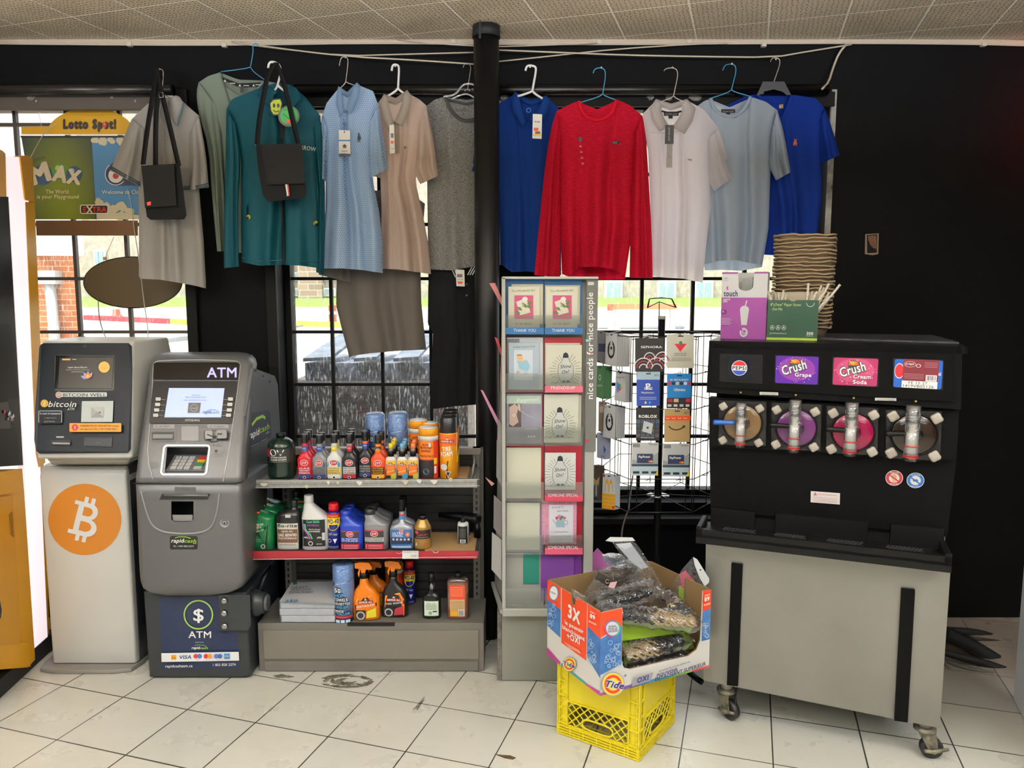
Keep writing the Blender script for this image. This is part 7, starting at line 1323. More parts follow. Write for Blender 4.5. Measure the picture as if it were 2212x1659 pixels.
def a_can(p):
 p.rect(1186, 1091, 1238, 1172, C('#d4d4dc'));p.text('Showering You', 1192, 1098, 1218, 1096, scr_, 4, 0, .3);p.text('Best Wishes', 1204, 1106, 1228, 1105, scr_, 4, 0, .3);p.poly([(1202,1123),(1218,1123),(1220,1139),(1201,1139)], C('#8ca8b8'));p.line([(1202,1134),(1194,1122)], 2, C('#8ca8b8'));p.ring(1222, 1129, 5, 1.2, C('#7c98a8'))
 for x, y, c_ in((1203,1119,'#b8404c'),(1208,1115,'#c8788c'),(1214,1117,'#4c6c8c'),(1219,1119,'#c05c6c'),(1211,1120,'#5c7c4c')):p.disc(x, y, 3.4, C(c_), n=10)
 p.text('on this special day', 1198, 1150, 1226, 1150, scr_, 2.6);p.text('Congratulations and best wishes', 1190, 1160, 1234, 1160, scr_, 2.6)
card('pink speckled card with a watering can of flowers', 1170, 1082, 1246, 1176, .014, mat('pink_speckled','#b87c94',.6,var=(120,'#cc98ac',.9)), a_can)
card('plain purple card in the bottom right pocket', 1168, 1194, 1240, 1300, .014, '#5c2c7c')
for pts, Yc, cc, lb in(([(1057,612),(1069,611),(1088,655),(1088,668)],3.05,'#c87c7c','topmost salmon card poking out of the left side of the rack'),([(1068,728),(1075,731),(1088,770),(1088,786)],3.06,'#a83c3c','red and brown card poking out of the left side of the rack'),([(1038,842),(1043,844),(1086,925),(1085,941)],3.08,'#b87c9c','long pink card poking far out of the left side of the rack'),([(1048,1031),(1068,1045),(1062,1050)],3.10,'#c88c84','small salmon card tip low on the left side of the rack'),([(1279,1197),(1290,1184),(1322,1217),(1312,1250),(1279,1240)],3.12,'#c46cb4','magenta card poking out of the right side of the rack')):
 f=[at(x,y,Yc)for x, y in pts];b=MB();b.prism(f,[v+Vector((.001,.003,0))for v in f], C(cc,.6));tag(b.build('greeting_card'), lb, 'greeting card', 'greeting cards in the rack pockets')
for k_, (ya, yb)in enumerate(((660,700),(790,830),(905,950),(950,1030),(1070,1140),(1150,1230))):
 w0=(ya-600)/640;x0=1085-33*w0;b=MB();f=[at(x0+6,ya,3.05), at(1083,ya+8+10*w0,3.0), at(1083,yb+12+14*w0,3.0), at(x0+5,yb,3.05)];b.prism(f,[v+Vector((.002,.002,0))for v in f],[clp,C('#b88c90'),C('#9c9ca0')][k_%3]if k_<3 else C(['#8f9698','#7c7a7c','#a9aaa8'][k_-3]));b.build('side_pocket', rk)
# ================================================================== gift card spinner
PX, PY_=.645, 3.30
gk=thing('gift_card_stand', 'black wire gift card spinner on a pole in front of the right window', 'rack',(PX,PY_,0));bwm=mat('black_wire', '#17171a', .4, .3)
zt2=at(1424, 690, PY_).z;MB().tube([(PX,PY_,.03),(PX,PY_,zt2)], .0155, blackp, 16).build('pole', gk);MB().lathe([(.0165,zt2),(.0165,zt2+.015)], mat('pole_cap','#a9a8a4',.3),(PX,PY_,0), 16).build('pole_cap', gk)
b=MB()
for k_ in range(4):a=R(45+90*k_+10);b.tube([(PX,PY_,.05),(PX+.12*math.cos(a),PY_+.12*math.sin(a),.04),(PX+.24*math.cos(a),PY_+.24*math.sin(a),.014)], .011, blackp, 8)
b.build('foot', gk)
def wl(name, pts, r=.0022, Y=None):return MB().tube([at(x,y,(z if Y is None else Y))for x,y,*q in pts for z in(q or[Y])], r, bwm, 6).build(name, gk)
zsg=lambda pts, r=.0022, name='wire':wl(name, pts, r)
b=MB()
for pts in([(1424,690,PY_),(1424,652,PY_)],[(1424,652,PY_),(1398,665,PY_)],[(1424,652,PY_),(1459,664,PY_)],[(1398,665,PY_),(1402,646,PY_),(1425,644,PY_),(1450,645,PY_),(1459,664,PY_)],[(1400,663,PY_+.02),(1404,645,PY_+.02),(1428,643,PY_+.02),(1452,646,PY_+.02),(1461,665,PY_+.02)]):b.tube([at(*q)for q in pts], .0022, mat('maroon_wire','#2a1418',.4), 6)
b.build('sign_holder', gk)
FY=3.03;BYk=3.50
cor=[at(1362,900,FY), at(1502,900,FY), Vector((.90,3.25,0)), Vector((.80,3.52,0)), Vector((.50,3.52,0)), Vector((.385,3.24,0))]
zc0, zc1=at(1424, 1107, FY).z, at(1424, 728, FY).z
for i in range(6):
 a, c=cor[i], cor[(i+1)%6];b=MB()
 for u in(.02, .12, .5, .88, .98)if i==0 else(.03, .5, .97):q=a.lerp(c, u);b.tube([(q.x,q.y,zc0),(q.x,q.y,zc1)], .0019, bwm, 6)
 for z in([zc0,zc1]+[at(1424,y,FY).z for y in(808,884,960,1035)]):b.tube([(a.x,a.y,z),(c.x,c.y,z)], .0019, bwm, 6)
 b.build('wire_panel', gk)
b=MB()
for z in(zc0+.005, zc1-.01):
 for c in cor:b.tube([(PX,PY_,z),(c.x,c.y,z)], .0019, bwm, 6)
b.lathe([(.03,zc0-.004),(.05,zc0),(.03,zc0+.004)], chrome,(PX,PY_,0), 20);b.build('spoke', gk)
hk={}
def hook(p0, n, L=.10):
 b=MB();e=p0+n*L;sd=Vector((-n.y,n.x,0))*.009;b.tube([p0-sd,p0-sd+n*L*.6,e-sd*.4+Vector((0,0,.008)),e+Vector((0,0,.014)),e+sd*.4+Vector((0,0,.008)),p0+sd+n*L*.6,p0+sd], .0015, bwm, 5);b.build('hook', gk)
for y in(728, 806, 882, 958, 1034):
 for px_ in(1398, 1463):hook(at(px_,y,FY), Vector((0,-1,0)), .05)
 z=at(1424, y, FY).z
 for i, us in((1,(.3,.75)),(5,(.25,.7))):
  a, c=cor[i], cor[(i+1)%6];d=(c-a).normalized();n=Vector((d.y,-d.x,0))
  for u in us:q=a.lerp(c, u);hook(Vector((q.x,q.y,z)), n, .11)
def gcard(label, pf, q, art, base='#c9cac8', n=1, step=None, group=None, off=.0, kind='gift_card'):
 """hanging card; q = px corners TL TR BR BL on plane pf; n cards stacked behind it"""
 uv=[pf.uv(*p)for p in q];f=[pf.P(u,v,off)for u, v in uv];k=[pf.P(u,v,off-.0012)for u, v in uv];b=MB();b.prism(f, k, C(base));us=[a[0]for a in uv];vs=[a[1]for a in uv];x0, x1, y0, y1=min(us), max(us), min(vs), max(vs)
 p=Pr(b, pf, conv=lambda x, y:(x0+(x1-x0)*x,y1-(y1-y0)*y), base=off+.0004, step=.00015);p.rrect(.4, .04, .6, .075, .015, ink)
 if art:art(p)
 o=b.build(kind);tag(o, label, 'gift card', group)
 if n>1:
  bb=MB();bb.prism(f, k, C(base));c0=bb.build(kind);c0.location=step;tag(c0, 'one of the identical cards stacked behind the '+' '.join(label.split()[:6]), 'gift card', group or label[:40])
  for i in range(2, n):c=c0.copy();col.objects.link(c);c.location=Vector(step)*i
 return o
FP=PF((0,FY-.05,0),(1,0,0));Q=lambda x0, y0, x1, y1, s=0:[(x0+s,y0),(x1+s,y0),(x1,y1),(x0,y1)]
def a_seph(p):
 p.text('SEPHORA', .2, .30, .92, .30, wht, .07, .02)
 for cx, cy, r in((.3,.92,.34),(.75,.95,.38),(.5,.62,.2),(.95,.7,.3)):
  for k in range(3):p.ring(cx, cy, r-.09*k, .03, C('#d8d4d4')if k!=1 else C('#a03048'), r-.09*k, a0=190, a1=350)
gcard('black gift card with white and pink looping lines at the top left of the front', FP, Q(1372,730,1434,803), a_seph, '#1c181a', group='gift cards on the front of the spinner')
G_='gift cards on the front of the spinner'
gcard('pale gift card with a red triangle and green leaf', FP, Q(1440,722,1499,795), lambda p:(p.poly([(.28,.28),(.72,.28),(.5,.52)],C('#c02030')),p.disc(.5,.26,.06,C('#2c6c3c')),p.text('CANADIAN TIRE',.28,.58,.72,.58,ink,.03),p.text('GAS BAR',.28,.63,.72,.63,ink,.03),p.rect(.1,.70,.9,.71,C('#77756c')),p.rect(.1,.74,.9,.75,C('#77756c')),p.rect(.08,.78,.92,.79,C('#77756c'))), '#bdbcae', group=G_)
gcard('blue gaming gift card with a white controller-brand symbol', FP, Q(1375,803,1425,877), lambda p:(p.rect(.02,0,.98,.23,C('#9cb4c4')),p.rrect(.4,.04,.6,.075,.015,ink),p.text('$25',.75,.12,.92,.12,ink,.05),p.text('P',.42,.52,.62,.50,wht,.18,.05),p.text('S',.32,.52,.7,.52,wht,.07,.04),p.text('PlayStation',.22,.63,.75,.63,wht,.05,.02),p.rect(.15,.74,.85,.75,wht),p.rect(.15,.79,.85,.80,wht),p.disc(.4,.9,.04,yel),p.disc(.58,.9,.04,C('#3c9cd8'))), '#1c3c94', group=G_)
def a_ult(p):
 p.text('50+ RESTAURANTS', .12, .2, .86, .2, wht, .05, .02)
 for i, c_ in enumerate(('#b02c2c','#1c1c34','#c8b08c','#1c1c2c','#d8d8d8','#b02030')):p.disc(.1+.16*i, .28, .07, C(c_), .05)
 p.text('Ultimate', .28, .50, .74, .50, wht, .09, .03);p.rect(0, .70, 1, 1, C('#231c1c'))
 for i, c_ in enumerate(('#8c1c24','#c8b08c','#1c2434','#c02030')):p.rect(.05+.24*i, .72, .24+.24*i, .82, C(c_));p.rect(.05+.24*i, .88, .2+.24*i, .95, C('#c8c4bc'))
gcard('bright blue restaurant gift card with a row of round logos', FP, Q(1441,807,1493,882), a_ult, '#1c74b8', group=G_)
def a_rob(p):
 p.text('ROBLOX', .12, .31, .88, .31, wht, .09, .05);r=random.Random(1)
 for i in range(5):
  for j in range(4):p.rect(.02+.2*i, .36+.14*j, .19+.2*i, .48+.14*j, C(['#3c4c5c','#5c4c3c','#2c3c34','#4c4454','#3c3430','#243850'][(i*3+j*5)%6]));p.o-=p.step*.8
 p.poly(rot([(-.2,-.16),(.2,-.16),(.2,.16),(-.2,.16)],(.5,.60),12), C('#b0b8bc'));p.rect(.46, .575, .54, .635, ink);p.text('Get Robux and more', .22, .92, .78, .92, wht, .03)
gcard('black gaming gift card with a tilted silver square', FP, Q(1374,880,1424,952), a_rob, '#141416', group=G_)
gcard('brown paper gift card with an orange band and a curved black arrow smile', FP, Q(1435,884,1490,955), lambda p:(p.rect(.03,.2,1,.34,C('#d84a1c')),[p.ring(.14+.22*i,.25,.07,.025,C('#f0c8b0'),.04,a0=0,a1=180)for i in range(4)],p.ring(.47,.42,.33,.045,C('#1c1a18'),.22,a0=25,a1=155),p.poly([(.7,.48),(.83,.50),(.76,.58)],C('#1c1a18')),p.text('amazon.ca',.35,.96,.62,.96,ink,.03),p.text('$25',.76,.13,.92,.13,ink,.06)), '#a88c5c', group=G_)
def a_pay(p):
 p.poly([(0,.0),(1,0),(1,.3),(.4,.6),(0,.5)], C('#b0b2b2'));p.text('$20-$500', .68, .08, .96, .08, ink, .05);p.rect(.04, .03, .3, .14, C('#6c6e70'));p.rect(.2, .34, .8, .62, C('#1c2848'));p.text('PayPower', .26, .46, .7, .46, wht, .07, .03, .1);p.disc(.67, .57, .05, C('#d03c2c'), .032);p.disc(.74, .57, .05, C('#e09c2c'), .032);p.rect(0, .65, 1, .72, C('#243448'));p.rect(0, .72, 1, 1, C('#a8bcc4'))
 for i in range(3):p.rect(.06+.34*i, .87, .30+.34*i, .94, C('#1c1c1e'))
 p.poly([(.88,1),(1,.8),(1,1)], C('#d8b830'))
for s_, x0 in(('left',1364),('right',1431)):gcard('grey prepaid gift card with a navy bank card, bottom %s of the front'%s_, FP, Q(x0,956+(x0-1364)/30,x0+57,1027+(x0-1364)/30,1), a_pay, '#8c9496', group=G_)
LP=PF((cor[5].x-.0,cor[5].y-.06,0),(Vector((.92,-.38,0))));L2='gift cards on the left side of the spinner';st=Vector((.0075,.0065,-.0006))
def a_siren(p):p.disc(.5, .5, .3, ink, .26);p.disc(.5, .5, .2, C('#c6c9c8'), .18, 12);p.poly([(.38,.32),(.5,.22),(.62,.32)], C('#c6c9c8'));p.line([(.35,.4),(.3,.6),(.4,.74)], .04, ink);p.line([(.65,.4),(.7,.6),(.6,.74)], .04, ink);p.disc(.5, .45, .07, ink, .05);p.text('$25', .1, .08, .3, .08, ink, .04)
gcard('dark grey prepaid gift card at the upper left edge of the spinner', LP,[(1290,714),(1311,719),(1310,787),(1289,781)], lambda p:(p.rect(.25,.38,.95,.62,C('#2c3450')),p.rect(.2,.9,.4,.94,ink)), '#77757c', 4, st, L2, .012)
gcard('white coffee gift card with a round black emblem, upper stack', LP,[(1313,718),(1338,724),(1337,791),(1311,786)], a_siren, '#c9caca', 9, st, L2, .03)
gcard('green gaming gift card at the left edge of the spinner', LP,[(1289,789),(1307,791),(1305,862),(1288,856)], lambda p:(p.ring(.5,.35,.14,.04,wht,.09),p.text('XBOX',.2,.62,.8,.62,wht,.06)), '#4c7c54', 6, st, L2, .012)
gcard('white app store gift card with a four-colour triangle', LP,[(1335,800),(1356,804),(1355,868),(1331,862)], lambda p:(p.text('Google Play',.12,.22,.9,.22,ink,.06),p.poly([(.2,.34),(.55,.5),(.2,.68)],C('#3c7cd8')),p.poly([(.2,.34),(.62,.44),(.5,.5)],C('#3ca85c')),p.poly([(.55,.48),(.8,.52),(.55,.6)],C('#e8b82c')),p.poly([(.2,.72),(.6,.58),(.5,.52)],C('#d8402c'))), '#c9caca', 5, st, L2, .03)
gcard('taupe gift card at the left edge below the green cards', LP,[(1295,866),(1309,868),(1307,935),(1294,930)], lambda p:p.rect(.2,.15,.8,.35,C('#c8b8a8')), '#8c7c70', 2, st, L2, .012)
gcard('white coffee gift card with a round black emblem, lower stack', LP,[(1310,872),(1335,876),(1333,946),(1307,941)], a_siren, '#c9caca', 7, st, L2, .034)
gcard('pale lilac phone gift card with a dark diamond', LP,[(1291,933),(1311,937),(1310,992),(1291,987)], lambda p:(p.poly([(.7,.45),(1,.62),(.8,.8)],C('#2c4c84')),p.text('Bell',.5,.92,.9,.92,C('#3c4c6c'),.1)), '#a9b0c8', 4, st, L2, .012)
gcard('white burger gift card with tall yellow arches', LP,[(1307,1019),(1334,1026),(1333,1097),(1305,1087)], lambda p:(p.rect(0,.56,1,1,C('#dca020')),[p.ring(x,.52,.16,.05,C('#e8a81c'),.38,a0=180,a1=360)for x in(.36,.66)],p.rect(.05,.02,.2,.1,C('#c02020')),p.rect(.78,.9,.95,.98,C('#c02020')),[p.disc(.1+.14*(i%7),.66+.1*(i//7),.02,C('#f0d890'))for i in range(21)]), '#c9d0d4', 4, st, L2, .034)
gcard('dark gift card with a gold ribbon bow at the bottom left', LP,[(1282,1003),(1297,1006),(1298,1078),(1281,1070)], lambda p:(p.poly([(.1,.35),(.5,.45),(.9,.32),(.8,.6),(.5,.5),(.2,.62)],C('#b89c5c')),p.rect(.4,.5,.6,.9,C('#8c9ca8'))), '#4c443c', 4, st, L2, .012)
rp_=thing('wall_router', 'black device with a dark stand on the window sill behind the gift cards', 'device', at(1315,1090,3.62));MB().box(at(1283,1,3.6).x, at(1352,1,3.6).x, 3.56, 3.64, .532, .56, blackp).build('device_body', rp_, bev=.006);MB().box(at(1322,1,3.6).x, at(1352,1,3.6).x, 3.59, 3.62, .555, .68, blackp).build('stand', rp_, bev=.01)
cable('power_cable', 'pale cable curling down from the sill behind the gift card stand',[(1368,1020,3.66),(1362,1060,3.6),(1360,1095,3.50),(1352,1115,3.49),(1344,1140,3.49),(1341,1180,3.5)], .004, mat('pale_cable','#8f8a80',.5))
# ================================================================== four-barrel slush machine
N_=Vector((-.3721,-.9282,0));O_=Vector((.771,2.711,0))+N_*.04;MF=PF(O_,(.9282,-.3721,0));MF0=MF
def mo(o):return PF(O_+MF0.N*o, MF0.U)
sm=thing('slush_machine', 'black and steel four-barrel frozen drink machine on casters at the right', 'drink machine', O_)
bk_=mat('slush_black_panel', '#050506', .6, spec=.1, bump=(400,.1));bk2=mat('slush_black_gloss', '#060607', .3, spec=.15)
def ms(name, pts, o1, o0, m, bev=.002, par=None):
 pf=mo(o1);uv=[pf.uv(*p)for p in pts];return MB().prism([MF0.P(u,v,o1)for u,v in uv],[MF0.P(u,v,o0)for u,v in uv], m).build(name, par or sm, bev=bev)
ms('steel_front',[(1525,1165),(2053,1235),(2030,1573),(1520,1470)], 0, -.03, mat('stainless_steel','#8f8d87',.38,.6,var=(2.2,'#7d7b76',.8),bump=(260,.06)), .004)
for q in([(1580,1217),(1604,1220),(1594,1483),(1570,1480)],[(1947,1272),(1977,1275),(1961,1561),(1932,1557)]):ms('trim_strip', q, .012, .0, bk_, .003)
u0, u1=MF0.uv(1522, 1400)[0], MF0.uv(2040, 1400)[0];zt3=1.412
def mb3(name, ua, ub, oa, ob, za, zb, m, bev=.003, par=None):b=MB();b.prism([MF0.P(ua,za,oa),MF0.P(ub,za,oa),MF0.P(ub,zb,oa),MF0.P(ua,zb,oa)],[MF0.P(ua,za,ob),MF0.P(ub,za,ob),MF0.P(ub,zb,ob),MF0.P(ua,zb,ob)], m);return b.build(name, par or sm, bev=bev)
mb3('cabinet', u0+.01, u1-.01, -.03, -.62, .17, .70, C('#8b8a86',.4));mb3('upper_body', u0+.005, u1-.01, -.08, -.62, .70, zt3-.01, bk_)
mb3('steel_edge', u1-.012, u1-.006, -.09, -.60, .72, zt3-.03, steel, .001)
ms('middle_panel',[(1532,960),(2066,992),(2046,1160),(1535,1100)], -.07, -.09, bk_)
ms('barrel_panel',[(1532,858),(2072,886),(2066,994),(1532,965)], -.045, -.085, bk_, .004)
ms('header_housing',[(1532,737),(2079,750),(2076,885),(1526,848)], -.02, -.085, bk_, .008);ms('header_panel',[(1538,752),(2060,766),(2058,868),(1538,836)], -.012, -.03, bk2, .004)
b=MB();q=[onz(1530,738,zt3), onz(2079,750,zt3)];f=[MF0.P(u0-.02,zt3,-.02), MF0.P(u1+.01,zt3,-.02), MF0.P(u1+.01,zt3,-.64), MF0.P(u0-.02,zt3,-.64)];b.prism([v+Vector((0,0,.004))for v in f],[v-Vector((0,0,.02))for v in f], bk2);b.build('top_cover', sm, bev=.005)
b=MB();f=[MF0.P(.27,zt3+.0055,-.22), MF0.P(u1+.0,zt3+.0055,-.12), MF0.P(u1-.02,zt3+.0055,-.60), MF0.P(.30,zt3+.0055,-.58)];b.prism([v+Vector((0,0,.006))for v in f], f, mat('scuffed_black_board','#26262a',.3,var=(8,'#44444c',.9,(1,6,1))));tag(b.build('board'), 'thin scuffed black sheet lying on top of the frozen drink machine', 'board')
def win(q, base, art):
 o=ms('brand_window', q, -.009, -.013, mat('window_edge','#0b0b0c',.3), .001);uv=[mo(-.009).uv(*p)for p in q];x0, x1=uv[3][0], uv[1][0];y0, y1=uv[3][1], uv[0][1];sl=uv[1][1]-uv[0][1];b=MB()
 p=Pr(b, MF0, conv=lambda x, y:(x0+(x1-x0)*x,y1-(y1-y0)*y+sl*x), base=-.0086, step=.00015);p.rrect(.015, .02, .985, .98, .05, base);art(p);b.build('brand_panel', o)
win([(1555,764),(1647,767),(1646,829),(1554,824)], C('#0e0e12',.2), lambda p:([p.disc(.48+r_*math.cos(t_)*.66,.47+r_*math.sin(t_),.006,C('#24347c'),.009,6)for r_ in(.42,.36,.30)for t_ in[i*.16 for i in range(40)]],p.disc(.48,.47,.185,wht,.27),p.disc(.48,.47,.172,C('#c8202c'),.25,24,180,360),p.disc(.48,.47,.172,C('#1c3c9c'),.25,24,0,180),p.rect(.30,.38,.66,.56,wht),p.text('PEPSI',.315,.53,.645,.53,ink,.13,.05)))
def crush(sub, dark, mid, lite):
 def f(p):
  r=random.Random(len(sub));p.disc(.5, .45, .42, C(mid), .42)
  for i in range(46):a=r.uniform(0, 6.28);d=r.uniform(.2, .5);x, y=.5+d*math.cos(a)*.95, .5+d*math.sin(a)*.9;p.disc(min(.97,max(.03,x)), min(.95,max(.05,y)), .012, C(lite), .008+.02*r.random(), 5);p.o-=p.step*.9
  p.disc(.46, .26, .13, C('#2c3c3c'), .17);p.disc(.46, .27, .115, C('#d8601c'), .15, 20, 180, 360)
  for i in range(5):p.poly([(.46,.27),(.36+.045*i,.15),(.38+.045*i,.13)], C('#f0c060'));p.o-=p.step*.5
  for dx, m_, bo in((0,C('#2c3c3c'),.22),(0,wht,.05)):p.text('Crush', .20, .70, .74, .42, m_, .34, bo*.55, .1)
  for dx, m_, bo in((0,C(dark),.09),(0,wht,.04)):
   for i, tx in enumerate(sub):p.text(tx, .46, .72+.19*i, .46+.115*len(tx)*.66, .72+.19*i+.0, m_, .14, bo)
 return f
win([(1674,767),(1770,770),(1768,832),(1673,828)], C('#4c1c8c',.3), crush(['Grape'],'#3c1c6c','#7c2c94','#b88cd0'))
win([(1798,771),(1899,774),(1898,837),(1797,832)], C('#a03060',.3), crush(['Cream','Soda'],'#6c1c3c','#b84874','#e0a8b8'))
def drp(p):
 p.disc(.12, .42, .1, wht, .26);p.disc(.12, .42, .09, C('#c02430'), .23);p.text('si', .91, .52, .96, .52, wht, .12, .05);p.rect(.19, .01, .91, .74, C('#6c1c2c'));p.disc(.33, .18, .12, wht, .10);p.disc(.33, .18, .115, C('#6c1c2c'), .09);p.text('Dr Pepper', .24, .21, .42, .19, wht, .07, .03, .2);p.ring(.50, .22, .05, .012, wht, .06)
 for i in range(8):p.rect(.22 if i>3 else.62, .30+.05*i-(.2 if i<4 else 0), .62 if i>3 else.88, .312+.05*i-(.2 if i<4 else 0), C('#b8888c'));p.o-=p.step*.9
 p.rect(.66, .52, .88, .73, wht);bars(p, .68, .54, .86, .70, 11, ink);p.rect(.18, .74, .90, .98, wht);p.text('FE 15 27', .32, .845, .70, .845, ink, .09);p.text('1419VB05126', .21, .96, .83, .96, ink, .1)
win([(1929,774),(2039,778),(2037,843),(1928,837)], C('#2458b0',.3), drp)
b=MB();p=Pr(b, mo(-.012), conv=mo(-.012).uv, base=.0005)
for x0, y0, x1, y1 in((1641,846.5,1681,854),(1890,859,1936,866)):p.poly([(x0,y0),(x1,y0+1.2),(x1,y1),(x0,y1-1)], C('#c4c4be'));p.text('DO NOT OPEN FACEPLATE', x0+3, y0+3.8, x1-3, y0+4.4, ink, 1.8);p.text('WHEN LIGHT IS FLASHING', x0+3, y0+6.4, x1-3, y0+7, ink, 1.8)
b.build('notice_label', sm)
for x, y in((1600,848),(1719,853.5),(1844,860),(1978,867)):b=MB();b.sphere(mo(-.012).at(x,y,.001), .004, mat('yellow_lamp','#8c7c1c',.3), 6);b.build('indicator_lamp', sm)
knobm=mat('knob_ivory', '#a39c90', .4);cyl=clear('clear_tube', '#f0f0ee', .12, .08, .15)
KO=mo(-.045)
for k, (pl_, cc, r_, kn, nz, hd_, hc)in enumerate((((1553,865,1656,868,1654,964,1552,960),(1603.7,913),42,[(1563,877),(1641.5,881.6),(1562,950),(1639,955.6)],(1601.5,870,966),(1541,912,1588,913),'#6b5438'),((1667,870,1775,874,1772,975,1666,970),(1720,924),44,[(1678,884.5),(1760.7,889),(1676.6,959),(1758,965)],(1718.6,864,977),(1663,918,1708,921),'#5c2c60'),((1786,877,1898,881,1895,984,1785,978),(1842,932.7),46,[(1800,892),(1887,895.7),(1796,969),(1883.5,975)],(1841,869.6,985),(1784,927,1832,930),'#84103c'),((1914,885,2035,889,2031,996,1913,989),(1973.7,938),51,[(1929,898.5),(2022.8,903),(1924.7,977.5),(2018,984.5)],(1973.7,876,995.7),(1914,937,1958,937),'#231812'))):
 d_=ms('faceplate',[pl_[i:i+2]for i in(0,2,4,6)], -.030, -.046, mat('faceplate_smoke','#222223',.15), .006)
 ctr=mo(-.028).at(*cc);rr_=(mo(-.028).uv(cc[0]+r_,cc[1])[0]-mo(-.028).uv(*cc)[0]);mt=Matrix.Translation(ctr)@Matrix(((MF0.U.x,MF0.V.x,MF0.N.x,0),(MF0.U.y,MF0.V.y,MF0.N.y,0),(MF0.U.z,MF0.V.z,MF0.N.z,0),(0,0,0,1)))
 MB().lathe([(rr_,-.01),(rr_,.004),(rr_*.94,.008),(rr_*.45,.009),(rr_*.40,.0095)], mat('slush_'+hc.strip('#'),hc,.12), n=40, mtx=mt).build('drink_window', d_)
 MB().lathe([(rr_*.40,.0092),(rr_*.38,.0105),(0.001,.0108)], mat('hub_'+hc.strip('#'),tuple(v*.25 for v in lin(hc)),.2), n=30, mtx=mt).build('hub', d_)
 MB().lathe([(rr_*1.06,-.006),(rr_*1.06,.007),(rr_*1.0,.009),(rr_*1.0,-.006)], blackp, n=40, mtx=mt, cap=False).build('seal_ring', d_)
 for x, y in kn:
  c=mo(-.028).at(x, y);m4=Matrix.Translation(c)@mt.to_3x3().to_4x4();R_=.0145+.001*k;b=MB();ring=lambda z, s:[m4@Vector((R_*s*(1+.11*math.cos(4*t_+.8))*math.cos(t_),R_*s*(1+.11*math.cos(4*t_+.8))*math.sin(t_),z))for t_ in[2*math.pi*i/32 for i in range(32)]]
  b.loop([ring(-.002,.9),ring(.004,1),ring(.012,1),ring(.015,.85),ring(.0155,.3)], knobm);b.build('knob', d_)
 nx, ny0, ny1=nz;pf=mo(.015);a=pf.at(nx, ny0);z1_=a.z;z0_=pf.at(nx, ny1).z;W_=.0185+.0012*k;ax=(a.x, a.y, 0);H_=z1_-z0_
 MB().lathe([(W_,z1_-H_*.30),(W_,z1_)], cyl, ax, 22).lathe([(W_*.9,z0_),(W_*.88,z0_+H_*.1),(W_,z0_+H_*.12),(W_,z1_-H_*.30)], cyl, ax, 22).build('nozzle_tube', d_)
 b=MB();b.lathe([(W_*.78,z0_+H_*.14),(W_*.78,z0_+H_*.52)], white, ax, 20);b.lathe([(W_*.5,z0_+H_*.52),(W_*.4,z0_+H_*.6),(W_*.6,z0_+H_*.65),(W_*.5,z1_-H_*.12)], C('#c9c9c6'), ax, 16);b.build('plunger', d_)
 b=MB();b.tube([(ax[0]+W_*.66*math.cos(t_*.9),ax[1]+W_*.66*math.sin(t_*.9),z1_-H_*.36+H_*.34*t_/44)for t_ in range(45)], .0016, chrome, 5);b.build('spring', d_)
 b=MB();
 for z in(.06, .09, .26):b.lathe([(W_*.95,z0_+H_*z),(W_*1.02,z0_+H_*z),(W_*1.02,z0_+H_*(z+.02)),(W_*.95,z0_+H_*(z+.02))], C('#a82c2c'), ax, 20)
 b.build('seal_band', d_)
 e0, e1=pf.at(hd_[0], hd_[1]), pf.at(hd_[2], hd_[3]);hm_=mat('handle_blue', '#1c56a8', .3)if k==0 else blackp
 MB().tube([e0,e0.lerp(e1,.1),e0.lerp(e1,.85),e1],[.0085,.0095,.0075,.006], hm_, 12).build('pull_handle', d_);MB().tube([e1,e1.lerp(Vector((ax[0],ax[1],e1.z)),.8),Vector((ax[0],ax[1],e1.z))+Vector((.012,-.018,.018))], .0025, chrome, 6).build('lever_rod', d_)
 MB().prism([mo(.012).at(nx-9,ny0+8),mo(.012).at(nx+9,ny0+8),mo(.012).at(nx+8,ny1-28),mo(.012).at(nx-8,ny1-28)],[mo(-.028).at(nx-9,ny0+8),mo(-.028).at(nx+9,ny0+8),mo(-.028).at(nx+8,ny1-28),mo(-.028).at(nx-8,ny1-28)], mat('faceplate_smoke','#222223',.15)).build('nozzle_block', d_, bev=.003)
b=MB();q=mo(-.07);p=Pr(b, q, conv=q.uv, base=.0008)
for cx, cy, c_, t1, t2 in((1931.6,1032.4,'#b03440','PEANUT-FREE','SANS ARACHIDES'),(1977.4,1037.3,'#2c64a8','GLUTEN-FREE','SANS GLUTEN')):
 p.disc(cx, cy, 19, wht, 16.6);p.disc(cx, cy, 18, C(c_), 15.6);p.disc(cx, cy, 11.5, C('#d8d4cc'), 10);p.disc(cx, cy, 6, C('#c8a478')if c_=='#b03440' else C(c_), 9 if c_=='#b03440' else 2.6);p.line([(cx-9,cy-6),(cx+9,cy+7)], 3.2, C(c_));p.text(t1, cx-9, cy-10.5, cx+10, cy-10, wht, 3);p.text(t2, cx-10, cy+13.5, cx+9, cy+14, wht, 2.6)
p.poly([(1751.5,1060),(1814.5,1064.5),(1814,1089),(1751,1084)], C('#d6cfcc'));p.poly([(1757,1069),(1761,1062),(1765,1069.4)], C('#b85c64'));p.text('CAUTION MOVING PARTS', 1766, 1068, 1808, 1071, C('#b85c64'), 3)
for i in range(4):p.line([(1756,1072.5+i*3),(1808,1076+i*3)], .7, C('#c08890'));p.o-=p.step*.8
b.build('sticker', sm)
trm=mat('tray_black', '#0a0a0b', .45, spec=.2, bump=(300,.08));LO=mo(.085);a0, zl=LO.uv(1504, 1139);a1, _=LO.uv(2057, 1207);zb2=LO.uv(1502, 1167)[1];zs=LO.uv(2057, 1207)[1];zf=(zl+zs)/2;zb2=zf-.052
